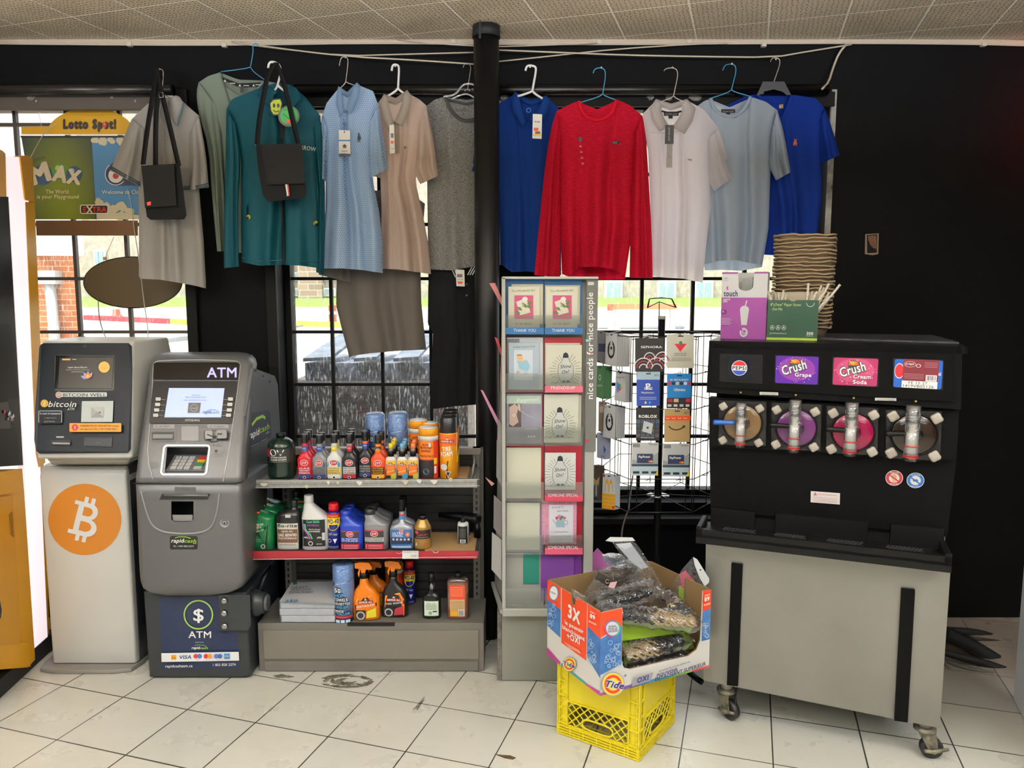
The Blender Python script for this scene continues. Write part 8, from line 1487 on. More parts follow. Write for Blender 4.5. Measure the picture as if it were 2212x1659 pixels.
mb3('drip_tray', a0, a1, .085, -.085, zb2, zf-.02, trm, .006)
for ua, ub, oa, ob, zz1 in((a0,a1,.085,.068,zf),(a0,a0+.02,.085,-.06,zf+.01),(a1-.02,a1,.085,-.06,zf+.01)):mb3('tray_rim', ua, ub, oa, ob, zf-.03, zz1, trm, .005)
bu0, bz=mo(-.06).uv(1536, 1088);
for x0, x1, dz in((1536,1632,0),(1632,1676,-.025),(1676,1877,.003),(1877,1926,-.03),(1926,2042,.006)):
 ua=mo(-.06).uv(x0, 1110)[0];ub=mo(-.06).uv(x1, 1130)[0];mb3('back_flange', ua, ub-.003, -.052 if dz>-.01 else-.062, -.085, zf-.03, .80+dz, trm, .004)
for x0, x1 in((1562,1632),(1674,1742),(1790,1868),(1920,2000)):
 ua, ub=mo(0).uv(x0, 1150)[0], mo(0).uv(x1, 1160)[0];b=MB()
 for i in range(9):
  for j in range(6):u=ua+(ub-ua)*(i+.5*(j%2))/9;o=.05-.016*j;b.prism([MF0.P(u-.004,zf-.0185,o+.004),MF0.P(u+.004,zf-.0185,o+.004),MF0.P(u+.004,zf-.0185,o-.004),MF0.P(u-.004,zf-.0185,o-.004)],[MF0.P(u-.004,zf-.0198,o+.004),MF0.P(u+.004,zf-.0198,o+.004),MF0.P(u+.004,zf-.0198,o-.004),MF0.P(u-.004,zf-.0198,o-.004)], mat('grille_sheen','#3c3c3e',.3))
 b.build('drain_grille', sm)
rub=mat('caster_rubber', '#19191a', .5);cst=mat('grimy_steel', '#8a8574', .5, .4, var=(40,'#3c3830',.9))
def caster(u, o, wa, zt_=.17):
 c=MF0.P(u, 0, o);b=MB();b.lathe([(.021,.105),(.021,zt_)], C('#a8a69c'), c, 18);b.build('caster_stem', sm)
 y_=MB();y_.lathe([(.03,.095),(.036,.1),(.036,.108),(.024,.114)], cst, c, 18);cs_, sn=math.cos(wa), math.sin(wa);dx=Vector((cs_,sn,0));dn=Vector((-sn,cs_,0))
 for s in(-1, 1):f=[c+dn*s*.021+Vector((0,0,z))+dx*x for x, z in((-.026,.1),(.03,.1),(.038,.04),(.014,.028))];y_.prism(f,[v+dn*s*.003 for v in f], cst)
 y_.build('caster_fork', sm)
 wc_=c+dx*.024+Vector((0,0,.037));mm=Matrix.Translation(wc_)@Matrix.Rotation(wa, 4, 'Z')@Matrix.Rotation(R(90), 4, 'X');MB().lathe([(.010,-.014),(.030,-.015),(.0365,-.011),(.0365,.011),(.030,.015),(.010,.014)], rub, n=28, mtx=mm).build('caster_wheel', sm)
 b=MB();b.lathe([(.009,.022),(.009,.034),(.004,.035)], cst, n=12, mtx=mm);b.lathe([(.009,-.034),(.009,-.022)], cst, n=12, mtx=mm);e=wc_+dn*-.03;b.tube([e+dx*-.03,e,e+dx*.045+Vector((0,0,.014))],[.006,.008,.005], cst, 8);b.build('brake_lever', sm)
caster(.03, -.06, R(-60));caster(.69, -.05, R(-10));caster(.06, -.52, R(20));caster(.67, -.54, R(200))
b=MB();q=[(1593,1484,.0),(1591,1500,0),(1586,1525,0),(1580,1542,0)];b.tube([mo(-.04).at(x,y)for x,y,_ in q], .004, rub, 6);b.build('drain_hose', sm)
zT2=zt3+.0045
def cbox(name, label, q, Yd, dp, front, side, art, yawv=None, topm=None, notch=None):
 """carton: front face given in px on a plane parallel to the machine front"""
 O2=MF0.P(0, 0, -Yd);pf=PF(O2, MF0.U if yawv is None else yawv);uv=[pf.uv(*p)for p in q];x0, x1=(uv[0][0]+uv[3][0])/2, (uv[1][0]+uv[2][0])/2;h=uv[0][1]-zT2
 t=thing(name, label, 'box', pf.P((x0+x1)/2,zT2,-dp/2));b=MB();P=lambda u, v, o:pf.P(u, zT2+v, o)
 T_=.002
 def pane(poly, o1, o0, m):b.prism([P(u,v,o1)for u,v in poly],[P(u,v,o0)for u,v in poly], m)
 w=x1-x0;fr=[(x0,.001),(x1,.001),(x1,h),(x0,h)]if not notch else[(x0,.001),(x1,.001),(x1,h)]+notch(x0, w, h)+[(x0,h)]
 pane(fr, 0, -T_, front);pane([(x0,.001),(x1,.001),(x1,h*(1.0 if notch is None or name!='straw_carton' else 1.2)),(x0,h*(1.0 if notch is None or name!='straw_carton' else 1.2))], -dp+T_, -dp, side)
 for xa in(x0, x1-T_):pane([(xa,.001),(xa+T_,.001),(xa+T_,h),(xa,h)], -T_, -dp+T_, side)
 pane([(x0,.001),(x1,.001),(x1,.003),(x0,.003)], -T_, -dp+T_, side);b.build('carton', t)
 b=MB();p=Pr(b, pf, conv=lambda x, y:(x0+w*x,zT2+h*(1-y)), base=.0004, step=.0002);art(p);b.build('printing', t);return t, pf, x0, w, h
def n1(x0, w, h):return[(x0+w*.70,h),(x0+w*.69,h*.80)]+[(x0+w*(.53+.16*math.cos(R(t))),h*(.79-.07*math.sin(R(t))))for t in range(20,161,20)]+[(x0+w*.37,h*.80),(x0+w*.36,h)]
def art1(p):
 mg=C('#8c3c8c');p.poly([(0,.38),(1,.38),(1,1),(0,1)], mg);p.rect(0, 0, .35, .025, mg);p.rect(.71, 0, 1, .025, mg);p.text('touch', .05, .36, .36, .36, C('#20204c'), .09, .05);p.disc(.125, .24, .02, C('#a83c9c'), .03);p.text('400', .05, .10, .12, .10, C('#5c5c68'), .02);p.text('Paper Straws', .05, .13, .14, .13, C('#7c7c88'), .015)
 p.poly([(.42,.56)]+[(.52+.10*math.cos(R(t)),.56-.06*math.sin(R(t)))for t in range(180,-1,-20)]+[(.58,.79),(.46,.79)], C('#c6c6c8'));p.poly([(.52,.51),(.55,.42),(.575,.425),(.545,.52)], C('#c6c6c8'));p.ring(.52, .90, .09, .04, C('#c6c6c8'), .07, a0=-120, a1=210);p.ring(.53, .89, .045, .02, C('#c6c6c8'), .035, a0=0, a1=240)
 p.text('GEANTES', .04, .42, .2, .42, wht, .025, .02);p.text('JUMBO', .04, .45, .14, .45, wht, .025, .02);p.rrect(0, .56, .13, .63, .03, C('#5c1c5c'));p.ring(.05, .59, .02, .006, wht, .014)
 for i in range(5):p.rect(.02, .69+.022*i, .22+.04*(i%2), .698+.022*i, C('#c8a8c8'));p.o-=p.step*.8
t, pf1, x0, w, h=cbox('straw_box', 'white and magenta straw box with a milkshake drawing on the machine top',[(1561,588),(1661,590),(1652,727),(1555,725)], .16, .11, C('#c9c9cb'), C('#bdbdbf'), art1, notch=n1)
MB().prism([pf1.P(x0+w*a_,zT2+h*v,-.03)for a_,v in((.40,.3),(.66,.3),(.66,.93),(.44,.90))],[pf1.P(x0+w*a_,zT2+h*v,-.06)for a_,v in((.40,.3),(.66,.3),(.66,.93),(.44,.90))], C('#8f9290')).build('straw_bundle', t)
def n2(x0, w, h):return[(x0+w*.56,h)]+[(x0+w*(.50+.06*math.cos(R(t))),h*(1-.03*math.sin(R(t))))for t in range(20,161,20)]+[(x0+w*.44,h)]
def art2(p):
 p.rect(0, .945, 1, 1, C('#a8c03c'));p.text('8"x7mm" Paper Straw', .06, .15, .66, .15, C('#b8c87c'), .075, .01);p.text('- Dot Mix', .07, .26, .30, .26, C('#b8c87c'), .075, .01);p.ring(.84, .07, .08, .012, C('#b8d0c0'), .1, a0=0, a1=180);p.text('300', .79, .86, .92, .86, wht, .075, .04);p.text('STRAWS', .79, .90, .92, .90, C('#c8d0c8'), .025, .02);p.text('ECOPACKAGING.CA', .11, .85, .40, .85, C('#c8d0c8'), .03, .02);p.ring(.08, .84, .018, .007, C('#a8c03c'), .022)
 for i in range(3):p.ring(.11+.115*i, .69, .045, .008, C('#c8d0c8'), .06);p.poly([(.085+.115*i,.71),(.135+.115*i,.71),(.11+.115*i,.65)], C('#c8d0c8'))
t2, pf2, x0, w, h=cbox('straw_carton', 'green carton of dotted paper straws standing right of the straw box',[(1659,648),(1770,654),(1764,728),(1655,727)], .155, .10, C('#17412c'), C('#b8ad98'), art2, notch=n2)
spm=[mat('straw_white','#cdc7b8',.6), C('#c8a82c'), C('#3c8c4c')]
rnd=random.Random(6);s0=None
for i in range(30):
 lf=i<15;u=x0+w*(rnd.uniform(.02,.30)if lf else rnd.uniform(.62,.97));o=-rnd.uniform(.01, .09);ln=rnd.uniform(-.045, .03)if lf else rnd.uniform(-.005, .075);hgt=h+rnd.uniform(.010, .035 if lf else.06)
 a=pf2.P(u-ln*.2, zT2+h*.5, o);c=pf2.P(u+ln, zT2+hgt, o-.004);b=MB();b.tube([a,c], .0042, spm[0], 8)
 for k in range(5):
  q=a.lerp(c, .35+.15*k);b.sphere(q+pf2.N*.0028+pf2.U*(.0016*(-1)**k), .0017, spm[1+(i%2)], 4)
 tag(b.build('paper_straw'), 'dotted paper straw leaning %s in the green carton'%('left' if lf else 'right'), 'straw', 'paper straws in the green carton')
pulp=mat('grey_pulp', '#9a8468', .95, var=(14,'#83705a',.8), bump=(70,.6,.003))
cw0=pf2.uv(1667, 520)[0];Oc=MF0.P(0, 0, -.33);pf3=PF(Oc, MF0.U);ua, ub=pf3.uv(1669, 510)[0], pf3.uv(1809, 512)[0];ztop=pf3.uv(1740, 503)[1];n_=25;dz=(ztop-.045-zT2)/(n_-1);hw=(ub-ua)/2
def carrier_mesh(seed):
 r=random.Random(seed);ph=[r.uniform(0,6.28)for _ in range(3)]
 def ring(s, z, wob, e=5):
  q=[]
  for j in range(56):
   a=2*math.pi*(j+.5)/56;c_, s_=math.cos(a), math.sin(a);k=(abs(c_)**e+abs(s_)**e)**(-1/e);zz=z+wob*(.0018*math.sin(3*a+ph[0])+.0016*math.sin(9*a+ph[1])+.001*math.sin(17*a+ph[2]));q.append(Vector((hw*s*k*c_,hw*s*k*s_,zz)))
  return q
 b=MB();b.loop([ring(.80,.004,0),ring(.88,.030,.4),ring(.93,.036,1),ring(1.0,.036,1),ring(1.005,.041,1),ring(.94,.043,1),ring(.86,.036,.5),ring(.78,.008,0)], pulp, True);return b
protos=[carrier_mesh(s).build('cup_carrier')for s in range(5)];cc_=pf3.P((ua+ub)/2, 0, -hw);yawm=math.atan2(MF0.U.y, MF0.U.x);rnd=random.Random(3)
for i in range(n_):
 c=protos[i]if i<5 else protos[i%5].copy()
 if i>=5:col.objects.link(c)
 c.location=(cc_.x+rnd.uniform(-.003,.003)-.002*(n_-i)/n_, cc_.y+rnd.uniform(-.003,.003), zT2+i*dz);c.rotation_euler=(0, 0, yawm+rnd.uniform(-.03,.03)+(i%2)*math.pi)
 tag(c, 'topmost molded pulp cup carrier of the tall stack' if i==n_-1 else 'molded pulp cup carrier in the tall stack on the machine', 'cup carrier', 'stack of pulp cup carriers')
# ================================================================== yellow crate, carton of hair packs
cy_=mat('yellow_crate_plastic', '#e2cf22', .4, bump=(60,.08));CL, CN, CR_=Vector((.163,2.604,0)), Vector((.431,2.43,0)), Vector((.604,2.674,0));CB=CL+CR_-CN;CH=.279
cr=thing('milk_crate', 'yellow plastic milk crate on the floor holding up the laundry detergent carton', 'crate',(CL+CR_)/2)
def cface(A, B, name):
 pf=PF(A+Vector((0,0,.0)), B-A);W=(B-A).length;b=MB();D=.016
 def bar(u0, u1, v0, v1, o1=0, o0=-.006):b.prism([pf.P(u0,v0,o1),pf.P(u1,v0,o1),pf.P(u1,v1,o1),pf.P(u0,v1,o1)],[pf.P(u0,v0,o0),pf.P(u1,v0,o0),pf.P(u1,v1,o0),pf.P(u0,v1,o0)], cy_)
 pw=W*.135;hz0, hz1=.046, .135
 for u0, u1 in((0,pw),(W-pw,W)):
  bar(u0, u1, .04, CH, -.008, -.012);bar(u0, u0+.005, .0, CH);bar(u1-.005, u1, .04, CH)
  for v in(.045, .10, .15, .205, CH-.006):bar(u0, u1, v, v+.004)
  for i in range(8):e=u0 if u0==0 else u1-.02;bar(e, e+.02, .06+.022*i, .0625+.022*i, -.001, -.008)
 bar(pw, W-pw, hz1, CH, -.006, -.010);bar(0, W, CH-.012, CH, .002, -.008);bar(pw, W-pw, hz1-.003, hz1+.002)
 for v in(.003, .013, .023, .033):bar(0, W, v, v+.0045, .002, -.01)
 bar(0, W, .001, .043, -.006, -.010)
 for i in range(1, 6):bar(W*i/6-.002, W*i/6+.002, .003, .04, .001, -.008)
 uc=W*.5;hw, hh=W*.175, .017;vc=hz0+.022
 cutp=lambda u, v:not(pw<=u<=W-pw and hz0<=v<=hz1)or((abs(u-uc)/hw)**3+(abs(v-vc)/hh)**3<1)
 for sgn in(1, -1):
  for k in range(-4, 12):
   run=[];
   for i in range(61):
    v=hz0-.004+(hz1-hz0+.008)*i/60;u=pw+.032*k+sgn*(v-hz0)*1.0
    if cutp(u, v):
     if len(run)>1:b.tube(run, .0028, cy_, 4)
     run=[]
    else:run.append(pf.P(u,v,-.004))
   if len(run)>1:b.tube(run, .0028, cy_, 4)
 b.tube([pf.P(uc+hw*(1.06)*math.copysign(abs(math.cos(t_))**.66,math.cos(t_)),vc+hh*1.15*math.copysign(abs(math.sin(t_))**.66,math.sin(t_)),-.004)for t_ in[2*math.pi*i/40 for i in range(41)]], .0035, cy_, 6)
 b.build(name, cr)
for A, B in((CL,CN),(CN,CR_),(CR_,CB),(CB,CL)):cface(A, B, 'side_wall')
b=MB();n1_=(CN-CL).normalized();n2_=(CR_-CN).normalized();W1, W2=(CN-CL).length, (CR_-CN).length
for i in range(9):a=CL+n1_*(W1*(i+.5)/9)+Vector((0,0,.008));b.tube([a,a+n2_*W2], .003, cy_, 4);a=CL+n2_*(W2*(i+.5)/9)+Vector((0,0,.008));b.tube([a,a+n1_*W1], .003, cy_, 4)
b.build('bottom_grid', cr)
BZ=CH+.002;TL, TN, TR=Vector((.128,2.638,BZ)), Vector((.287,2.355,BZ)), Vector((.691,2.548,BZ));TB=TL+TR-TN;TH=.283
dc=thing('detergent_carton', 'open orange, blue and white laundry detergent carton on the yellow crate', 'carton',(TL+TR)/2)
crd=mat('carton_brown_inside', '#77603f', .85, bump=(50,.2));cwh=mat('carton_white_print', '#d2cfc8', .4)
def side(A, B, poly, name, bev=0):pf=PF(A, B-A);MB().prism([pf.P(u,v,0)for u,v in poly],[pf.P(u,v,-.005)for u,v in poly], crd, crd).build(name, dc);return pf
WA, WB=(TN-TL).length, (TR-TN).length
LPF=side(TL, TN,[(0,0),(WA,0),(WA,TH),(WA*.56,TH),(WA*.54,TH-.035),(WA*.48,TH-.035),(WA*.46,TH),(0,TH)], 'left_panel')
cu=lambda px, py, pf:pf.uv(px, py)
FPF=PF(TN, TR-TN);c0=FPF.uv(1343, 1400)[0];c1=FPF.uv(1512, 1380)[0];cz=.065
arc1=[(c0,TH)]+[(c0,cz+.03),(c0+.01,cz+.01),(c0+.035,cz)]+[(c1-.05,cz-.005),(c1-.015,cz+.01),(c1,cz+.04),(c1+.004,TH)]
side(TN, TR,[(0,0),(WB,0),(WB,TH)]+arc1[::-1]+[(0,TH)], 'front_panel');side(TR, TB,[(0,0),(WA,0),(WA,TH),(0,TH)], 'right_panel');side(TB, TL,[(0,0),(WB,0),(WB,TH),(0,TH)], 'back_panel')
MB().prism([TL+Vector((0,0,.003)),TN+Vector((0,0,.003)),TR+Vector((0,0,.003)),TB+Vector((0,0,.003))],[TL,TN,TR,TB], crd).build('carton_bottom', dc)
orr, cbl, lbl=C('#e0461a'), mat('bubble_blue', '#2c5c9c', .4, var=(30,'#4c84bc',.7)), C('#a9c4dc')
def bub(p, x0, x1, y0, y1, n, sd):
 r=random.Random(sd)
 for i in range(n):p.ring(r.uniform(x0,x1), r.uniform(y0,y1), r.uniform(2,5.5), .9, lbl, n=12);p.o-=p.step*.9
def rays(p, cx, cy, pts):
 for a, b_ in zip(pts, pts[1:]):p.poly([(cx,cy),a,b_], C('#3c70ac'));p.o-=p.step*.9
b=MB();p=Pr(b, LPF, conv=LPF.uv, base=.0006);fu=lambda pts, m:p.poly(pts, m)
U_=lambda u, v:(u, v);pp=Pr(b, LPF, base=.0005, step=.0002);e1, e2=WA*.27, WA*.76
def np_(pr, pts, m):pr.poly(pts, m)
np_(pp,[(0,0),(WA,0),(WA,TH),(WA*.56,TH),(WA*.54,TH-.035),(WA*.48,TH-.035),(WA*.46,TH),(0,TH)], cwh)
np_(pp,[(0,.11),(e1,.10),(e1,TH-.005),(0,TH)], cbl);np_(pp,[(0,TH-.075),(e1,TH-.08),(e1,TH),(0,TH)], orr);np_(pp,[(e1+.006,.085),(e2,.085),(e2,TH),(WA*.56,TH),(WA*.54,TH-.035),(WA*.48,TH-.035),(WA*.46,TH),(e1+.006,TH)], orr)
np_(pp,[(e2+.004,.10),(WA,.06),(WA,TH),(e2+.004,TH)], cbl);np_(pp,[(e2+.004,TH-.075),(WA,TH-.09),(WA,TH),(e2+.004,TH)], orr);np_(pp,[(0,0),(e1,0),(e1,.012),(0,.03)], C('#a0307c'));np_(pp,[(e1+.006,0),(e2,0),(e2,.008),(e1+.006,.012)], C('#3c8c8c'));np_(pp,[(e2,0),(WA,0),(WA,.014),(e2,.006)], C('#b83c8c'))
p.o=.0016;p.disc(1197, 1281, 10, C('#5c7cb0'), 17);p.disc(1197, 1281, 8.5, wht, 14.5);p.text('IDEAL', 1190, 1280, 1203, 1285, C('#2c3060'), 4, .02)
p.text('3X', 1228, 1331, 1254, 1349, wht, 28, .06);p.text('le pouvoir', 1222, 1347, 1262, 1369, wht, 9, .04);p.text('blanchissant', 1217, 1357, 1265, 1385, wht, 9, .04);p.text('+OXI', 1227, 1378, 1255, 1392, wht, 13, .05)
for i in range(3):p.line([(1222+4*i,1387+5*i),(1254+2*i,1405+3*i)], .7, C('#f0b8a0'))
def tide(p, cx, cy, r, sk=0):
 p.disc(cx, cy, r*1.12, C('#9c9ca0'), r*1.2);p.disc(cx, cy, r*1.04, C('#f0d84c'), r*1.1);p.ring(cx, cy, r*.86, r*.26, C('#d8401c'), r*.92);p.disc(cx, cy, r*.55, C('#f0d84c'), r*.6)
 p.text('Tide', cx-r*.86, cy+r*(.32-sk), cx+r*.95, cy+r*(.32+sk), wht, r*.62, .16, .15);p.text('Tide', cx-r*.86, cy+r*(.32-sk), cx+r*.95, cy+r*(.32+sk), C('#1c2470'), r*.62, .06, .15)
tide(p, 1233, 1434, 13, .3);p.text('89', 1279, 1333, 1290, 1338, wht, 9, .05);p.text('JUSQU\'A', 1279, 1321, 1291, 1327, wht, 3.4, .02);p.text('BRASSEES', 1277, 1342, 1293, 1350, wht, 3.4, .02)
bub(p, 1190, 1204, 1305, 1350, 14, 1);bub(p, 1275, 1290, 1375, 1430, 16, 2);b.build('left_print', dc)
b=MB();pp=Pr(b, FPF, base=.0005, step=.0002);np_(pp,[(0,0),(WB,0),(WB,TH)]+arc1[::-1]+[(0,TH)], cwh)
np_(pp,[(0,.07),(c0-.001,.09),(c0-.001,TH-.06),(0,TH-.09)], cbl);np_(pp,[(0,TH-.085),(c0-.001,TH-.06),(c0-.001,TH-.001),(0,TH-.001)], orr);np_(pp,[(c1+.006,TH*.36),(WB-.001,TH*.36),(WB-.001,TH*.76),(c1+.006,TH*.76)], cbl);np_(pp,[(c1+.006,TH*.74),(WB-.001,TH*.76),(WB-.001,TH),(c1+.006,TH)], orr)
for k, cc in enumerate(('#a83c7c','#6c4c94','#3c74a8','#2c9490','#6ca03c','#c84848')):np_(pp,[(WB*k/6,-.001),(WB*(k+1)/6,-.001),(WB*(k+1)/6,.008+.003*math.sin(k+1)),(WB*k/6,.008+.003*math.sin(k))], C(cc))
p=Pr(b, FPF, conv=FPF.uv, base=.0022);p.disc(1322, 1357, 17.5, C('#7c6c9c'), 18.5);p.ring(1322, 1357, 17.5, 3, C('#3ca07c'), 18.5, a0=-60, a1=60);p.ring(1322, 1357, 17.5, 3, C('#c83c6c'), 18.5, a0=90, a1=190);p.disc(1322, 1357, 14, C('#d4d6d8'), 15)
for i, tx in enumerate(('IDEAL','POUR LES','COULEURS')):p.text(tx, 1313-i, 1355+5*i, 1331+i, 1353+5*i, C('#1c2c5c'), 4, .03)
bub(p, 1306, 1340, 1385, 1438, 26, 3);bub(p, 1517, 1525, 1345, 1378, 10, 4);tide(p, 1322, 1476, 22, .12)
p.text('+', 1344, 1461, 1351, 1459, C('#4c4c8c'), 7, .04);p.poly([(1366,1462),(1408,1450),(1402,1468),(1361,1481)], C('#8c9094'));p.text('OXI', 1373, 1473, 1398, 1465, C('#2c2c74'), 11, .06, .15);p.text('POUVOIR', 1415, 1460, 1460, 1446, C('#20205c'), 7, .04, .1);p.text('DETACHANT SUPERIEUR', 1411, 1469, 1520, 1434, C('#20205c'), 8, .04, .1);p.text('ADVANCED STAIN REMOVAL', 1419, 1449, 1487, 1428, C('#5c5c7c'), 4, .02, .1)
p.text('89', 1517, 1297, 1528, 1294, wht, 9, .05);p.text("JUSQU'A", 1517, 1286, 1529, 1283, wht, 3.4, .02);p.text('BRASSEES', 1516, 1306, 1529, 1302, wht, 3.4, .02);b.build('front_print', dc)
film=clear('crinkly_film', '#fafbfc', .025, .06, .06,(45,.8));hb, hd2, hg=mat('hair_black', '#0c0b0c', .35), mat('hair_brown', '#3a2a1c', .45), mat('hair_blond', '#a89068', .5)
hmix=bpy.data.materials.new('hair_ombre');
def hair(label, A, B, wd_, th, m, curl, flip=False, hdr=None, n=26, group='packs of braiding hair in the carton'):
 """bundle of wavy locks from A to B inside a clear sleeve"""
 A, B=Vector(A), Vector(B);d=B-A;L=d.length;dn=d.normalized();sd=dn.cross(Vector((0,0,1))).normalized();up=sd.cross(dn)
 t=thing('hair_extension_pack', label, 'hair pack',(A+B)/2, group=group);rnd=random.Random(len(label));b=MB()
 for i in range(n):
  ph=rnd.uniform(0, 6.28);y0=(i/(n-1)-.5)*wd_;z0=math.cos(math.pi*(i/(n-1)-.5))*th*.5*rnd.uniform(.2, 1);am=curl*1.5*rnd.uniform(.7, 1.2);f=rnd.uniform(.9, 1.1)*L/.030
  N=40 if curl else 8;pts=[]
  for k in range(N+1):
   u=k/N;e=math.sin(math.pi*min(1,max(0,.03+u*.94)))**.35;pts.append(A+dn*L*u+sd*(y0*e+am*math.sin(f*6.283*u*.55+ph))+up*(z0*e+am*.6*math.cos(f*6.283*u*.55+ph*1.3)))
  if isinstance(m, tuple):
   j=int(N*rnd.uniform(.35,.55));j2=min(N, j+5);b.tube(pts[:j+1], .0034, m[0], 5);b.tube(pts[j:j2+1], .0034, m[1], 5);b.tube(pts[j2:], .0034, m[2], 5)
  else:b.tube(pts, .0048, m, 5)
 b.build('hair_bundle', t)
 b=MB();
 def sl(u, v):
  a=2*math.pi*v;x=-.02+u*(L+.045);pin=1 if.03<u<.95 else.35;w_=wd_*.62;h_=th*.75*pin+.002;return A+dn*x+sd*(w_*math.cos(a)*(1 if u>0 else.9))+up*(h_*math.sin(a)*(1+.12*math.sin(9*u*6+v*13))+.002*math.sin(31*u+17*v))
 b.grid(sl, 24, 20, film);b.build('clear_sleeve', t)
 if hdr:hdr(t, A, B, dn, sd, up)
 return t
grc=C('#86a81c', .5)
def ppx(x, y, z):return onz(x, y, z)
z0=BZ+.02
def slabcard(t, pts, m, nm='backing_card', th=.0015):f=[Vector(v)for v in pts];MB().prism(f,[v-Vector((0,0,th))for v in f], m).build(nm, t)
def pxz(x, y, Y):return at(x, y, Y)
hair('pack of straight black hair lying lowest in the carton cut-out', pxz(1352,1438,2.47), pxz(1478,1408,2.56), .06, .02, hb, 0)
def h1(t, A, B, dn, sd, up):f=[pxz(1342,1372,2.50), pxz(1480,1345,2.62), pxz(1500,1400,2.60), pxz(1350,1440,2.46)];MB().prism(f,[v+Vector((0,.003,0))for v in f], grc).build('backing_card', t)
hair('pack of curly blond to black hair seen through the carton cut-out', pxz(1348,1415,2.47), pxz(1470,1378,2.56), .085, .05,(hg,hd2,hb), .008, hdr=h1, n=30)
def h2(t, A, B, dn, sd, up):f=[pxz(1338,1338,2.47), pxz(1505,1345,2.56), pxz(1490,1365,2.55), pxz(1340,1385,2.46)];MB().prism(f,[v+Vector((0,.003,0))for v in f], grc).build('backing_card', t)
hair('pack of black to blond crimped hair across the top of the carton', pxz(1300,1322,2.46), pxz(1500,1344,2.50), .075, .045,(hb,hd2,hg), .007, hdr=h2, n=28)
hair('pack of smooth black hair behind the crimped pack', pxz(1290,1305,2.50), pxz(1402,1275,2.60), .085, .05, hb, .0015, n=24)
hair('pack of dark brown hair near the back of the carton', pxz(1300,1250,2.60), pxz(1370,1225,2.70), .07, .04, hd2, .003, n=18)
hair('crumpled pack of dark curly hair at the right of the carton', pxz(1436,1290,2.62), pxz(1480,1330,2.52), .06, .04,(hd2,hg,hb), .006, n=16)
def bag_px(label, pts, Y, m, extra=None, dpt=.012, name='clear_bag'):
 t=thing(name, label, 'bag', at(*pts[0],Y), group='clear bags in the carton');c_=[sum(p[0]for p in pts)/len(pts), sum(p[1]for p in pts)/len(pts)];q=smooth(pts+[pts[0]], 1);b=MB();n=len(q)
 for sg in(-1, 1):
  for s0, s1 in((1,.75),(.75,.4),(.4,.02)):
   f=lambda s:[at(c_[0]+(x-c_[0])*s,c_[1]+(y-c_[1])*s,Y+sg*dpt*(1-s)*(1+.5*math.sin(x*.31+y*.23+s*5)))for x, y in q];a, e=f(s0), f(s1);b.add(a+e,[(i,i+1,n+i+1,n+i)for i in range(n-1)], m, True)
 b.build('film', t)
 if extra:extra(t)
 return t
def fl_(t, pts, Y, m, nm, off=.002):f=[at(x,y,Y)for x, y in pts];MB().prism([v-Vector((0,off,0))for v in f], f, m).build(nm, t)
def x1_(t):fl_(t,[(1308,1168),(1318,1160),(1366,1161),(1372,1168),(1322,1170)], 2.62, mat('bag_header_white','#cfd0ce',.4), 'hang_header');fl_(t,[(1330,1175),(1362,1172),(1400,1225),(1385,1229),(1365,1215)], 2.62, mat('milky_film','#b8bcc2',.3), 'milky_insert')
bag_px('tall clear plastic bag folded over with its white end sticking up',[(1316,1162),(1366,1162),(1400,1210),(1432,1265),(1462,1312),(1445,1318),(1415,1312),(1385,1265),(1352,1215)], 2.62, film, x1_)
def x2_(t):
 fl_(t,[(1293,1235),(1336,1256),(1326,1272),(1284,1250)], 2.50, mat('header_black_foil','#1c1a18',.25), 'header_card');fl_(t,[(1318,1258),(1333,1256),(1327,1271),(1314,1268)], 2.497, C('#c8a4a4'), 'price_ticket');MB().tube([at(1312+4*math.cos(a),1256+4*math.sin(a),2.495)for a in[R(i*20+40)for i in range(15)]], .0012, mat('gold_print','#a88c5c',.4,.4), 5).build('gold_letter', t)
bag_px('clear bag with a black header and gold letter at the front left',[(1293,1235),(1335,1256),(1318,1278),(1280,1300),(1255,1290)], 2.505, film, x2_)
bag_px('clear bag edge folded over the notch in the left carton panel',[(1234,1270),(1283,1298),(1283,1312),(1262,1305),(1240,1295)], 2.47, film)
def x3_(t):
 fl_(t,[(1468,1240),(1480,1232),(1516,1272),(1518,1300),(1472,1268)], 2.66, C('#b84c64',.5), 'pink_card');fl_(t,[(1466,1266),(1480,1262),(1516,1296),(1515,1345),(1465,1330)], 2.662, grc, 'green_card');fl_(t,[(1497,1203),(1506,1208),(1532,1250),(1531,1258),(1522,1266),(1512,1250),(1500,1220)], 2.655, mat('bag_header_white','#cfd0ce',.4), 'hang_header');MB().tube([at(1488+7*math.cos(a),1272+10*math.sin(a),2.655)for a in[R(i*24)for i in range(16)]], .002, mat('label_ring','#8c2c3c',.5), 6).build('round_logo', t);f=at(1513, 1231, 2.652);MB().sphere(f, .003, ink, 5).build('hang_hole', t)
bag_px('clear bag with pink and green cards and a white hang header at the right',[(1497,1203),(1530,1250),(1520,1300),(1518,1345),(1462,1330),(1450,1270),(1468,1236)], 2.66, film, x3_)
bag_px('bluish crumpled clear bag at the back left of the carton',[(1300,1199),(1318,1193),(1345,1197),(1352,1210),(1330,1222),(1305,1216)], 2.74, clear('blue_film','#c8dcf0',.3,.1,.2,(50,.8)))
bag_px('silvery crumpled clear bag behind the black hair pack',[(1325,1232),(1345,1215),(1375,1228),(1382,1262),(1350,1262),(1322,1256)], 2.66, clear('silver_film','#e8e8e8',.2,.1,.25,(50,.8)))
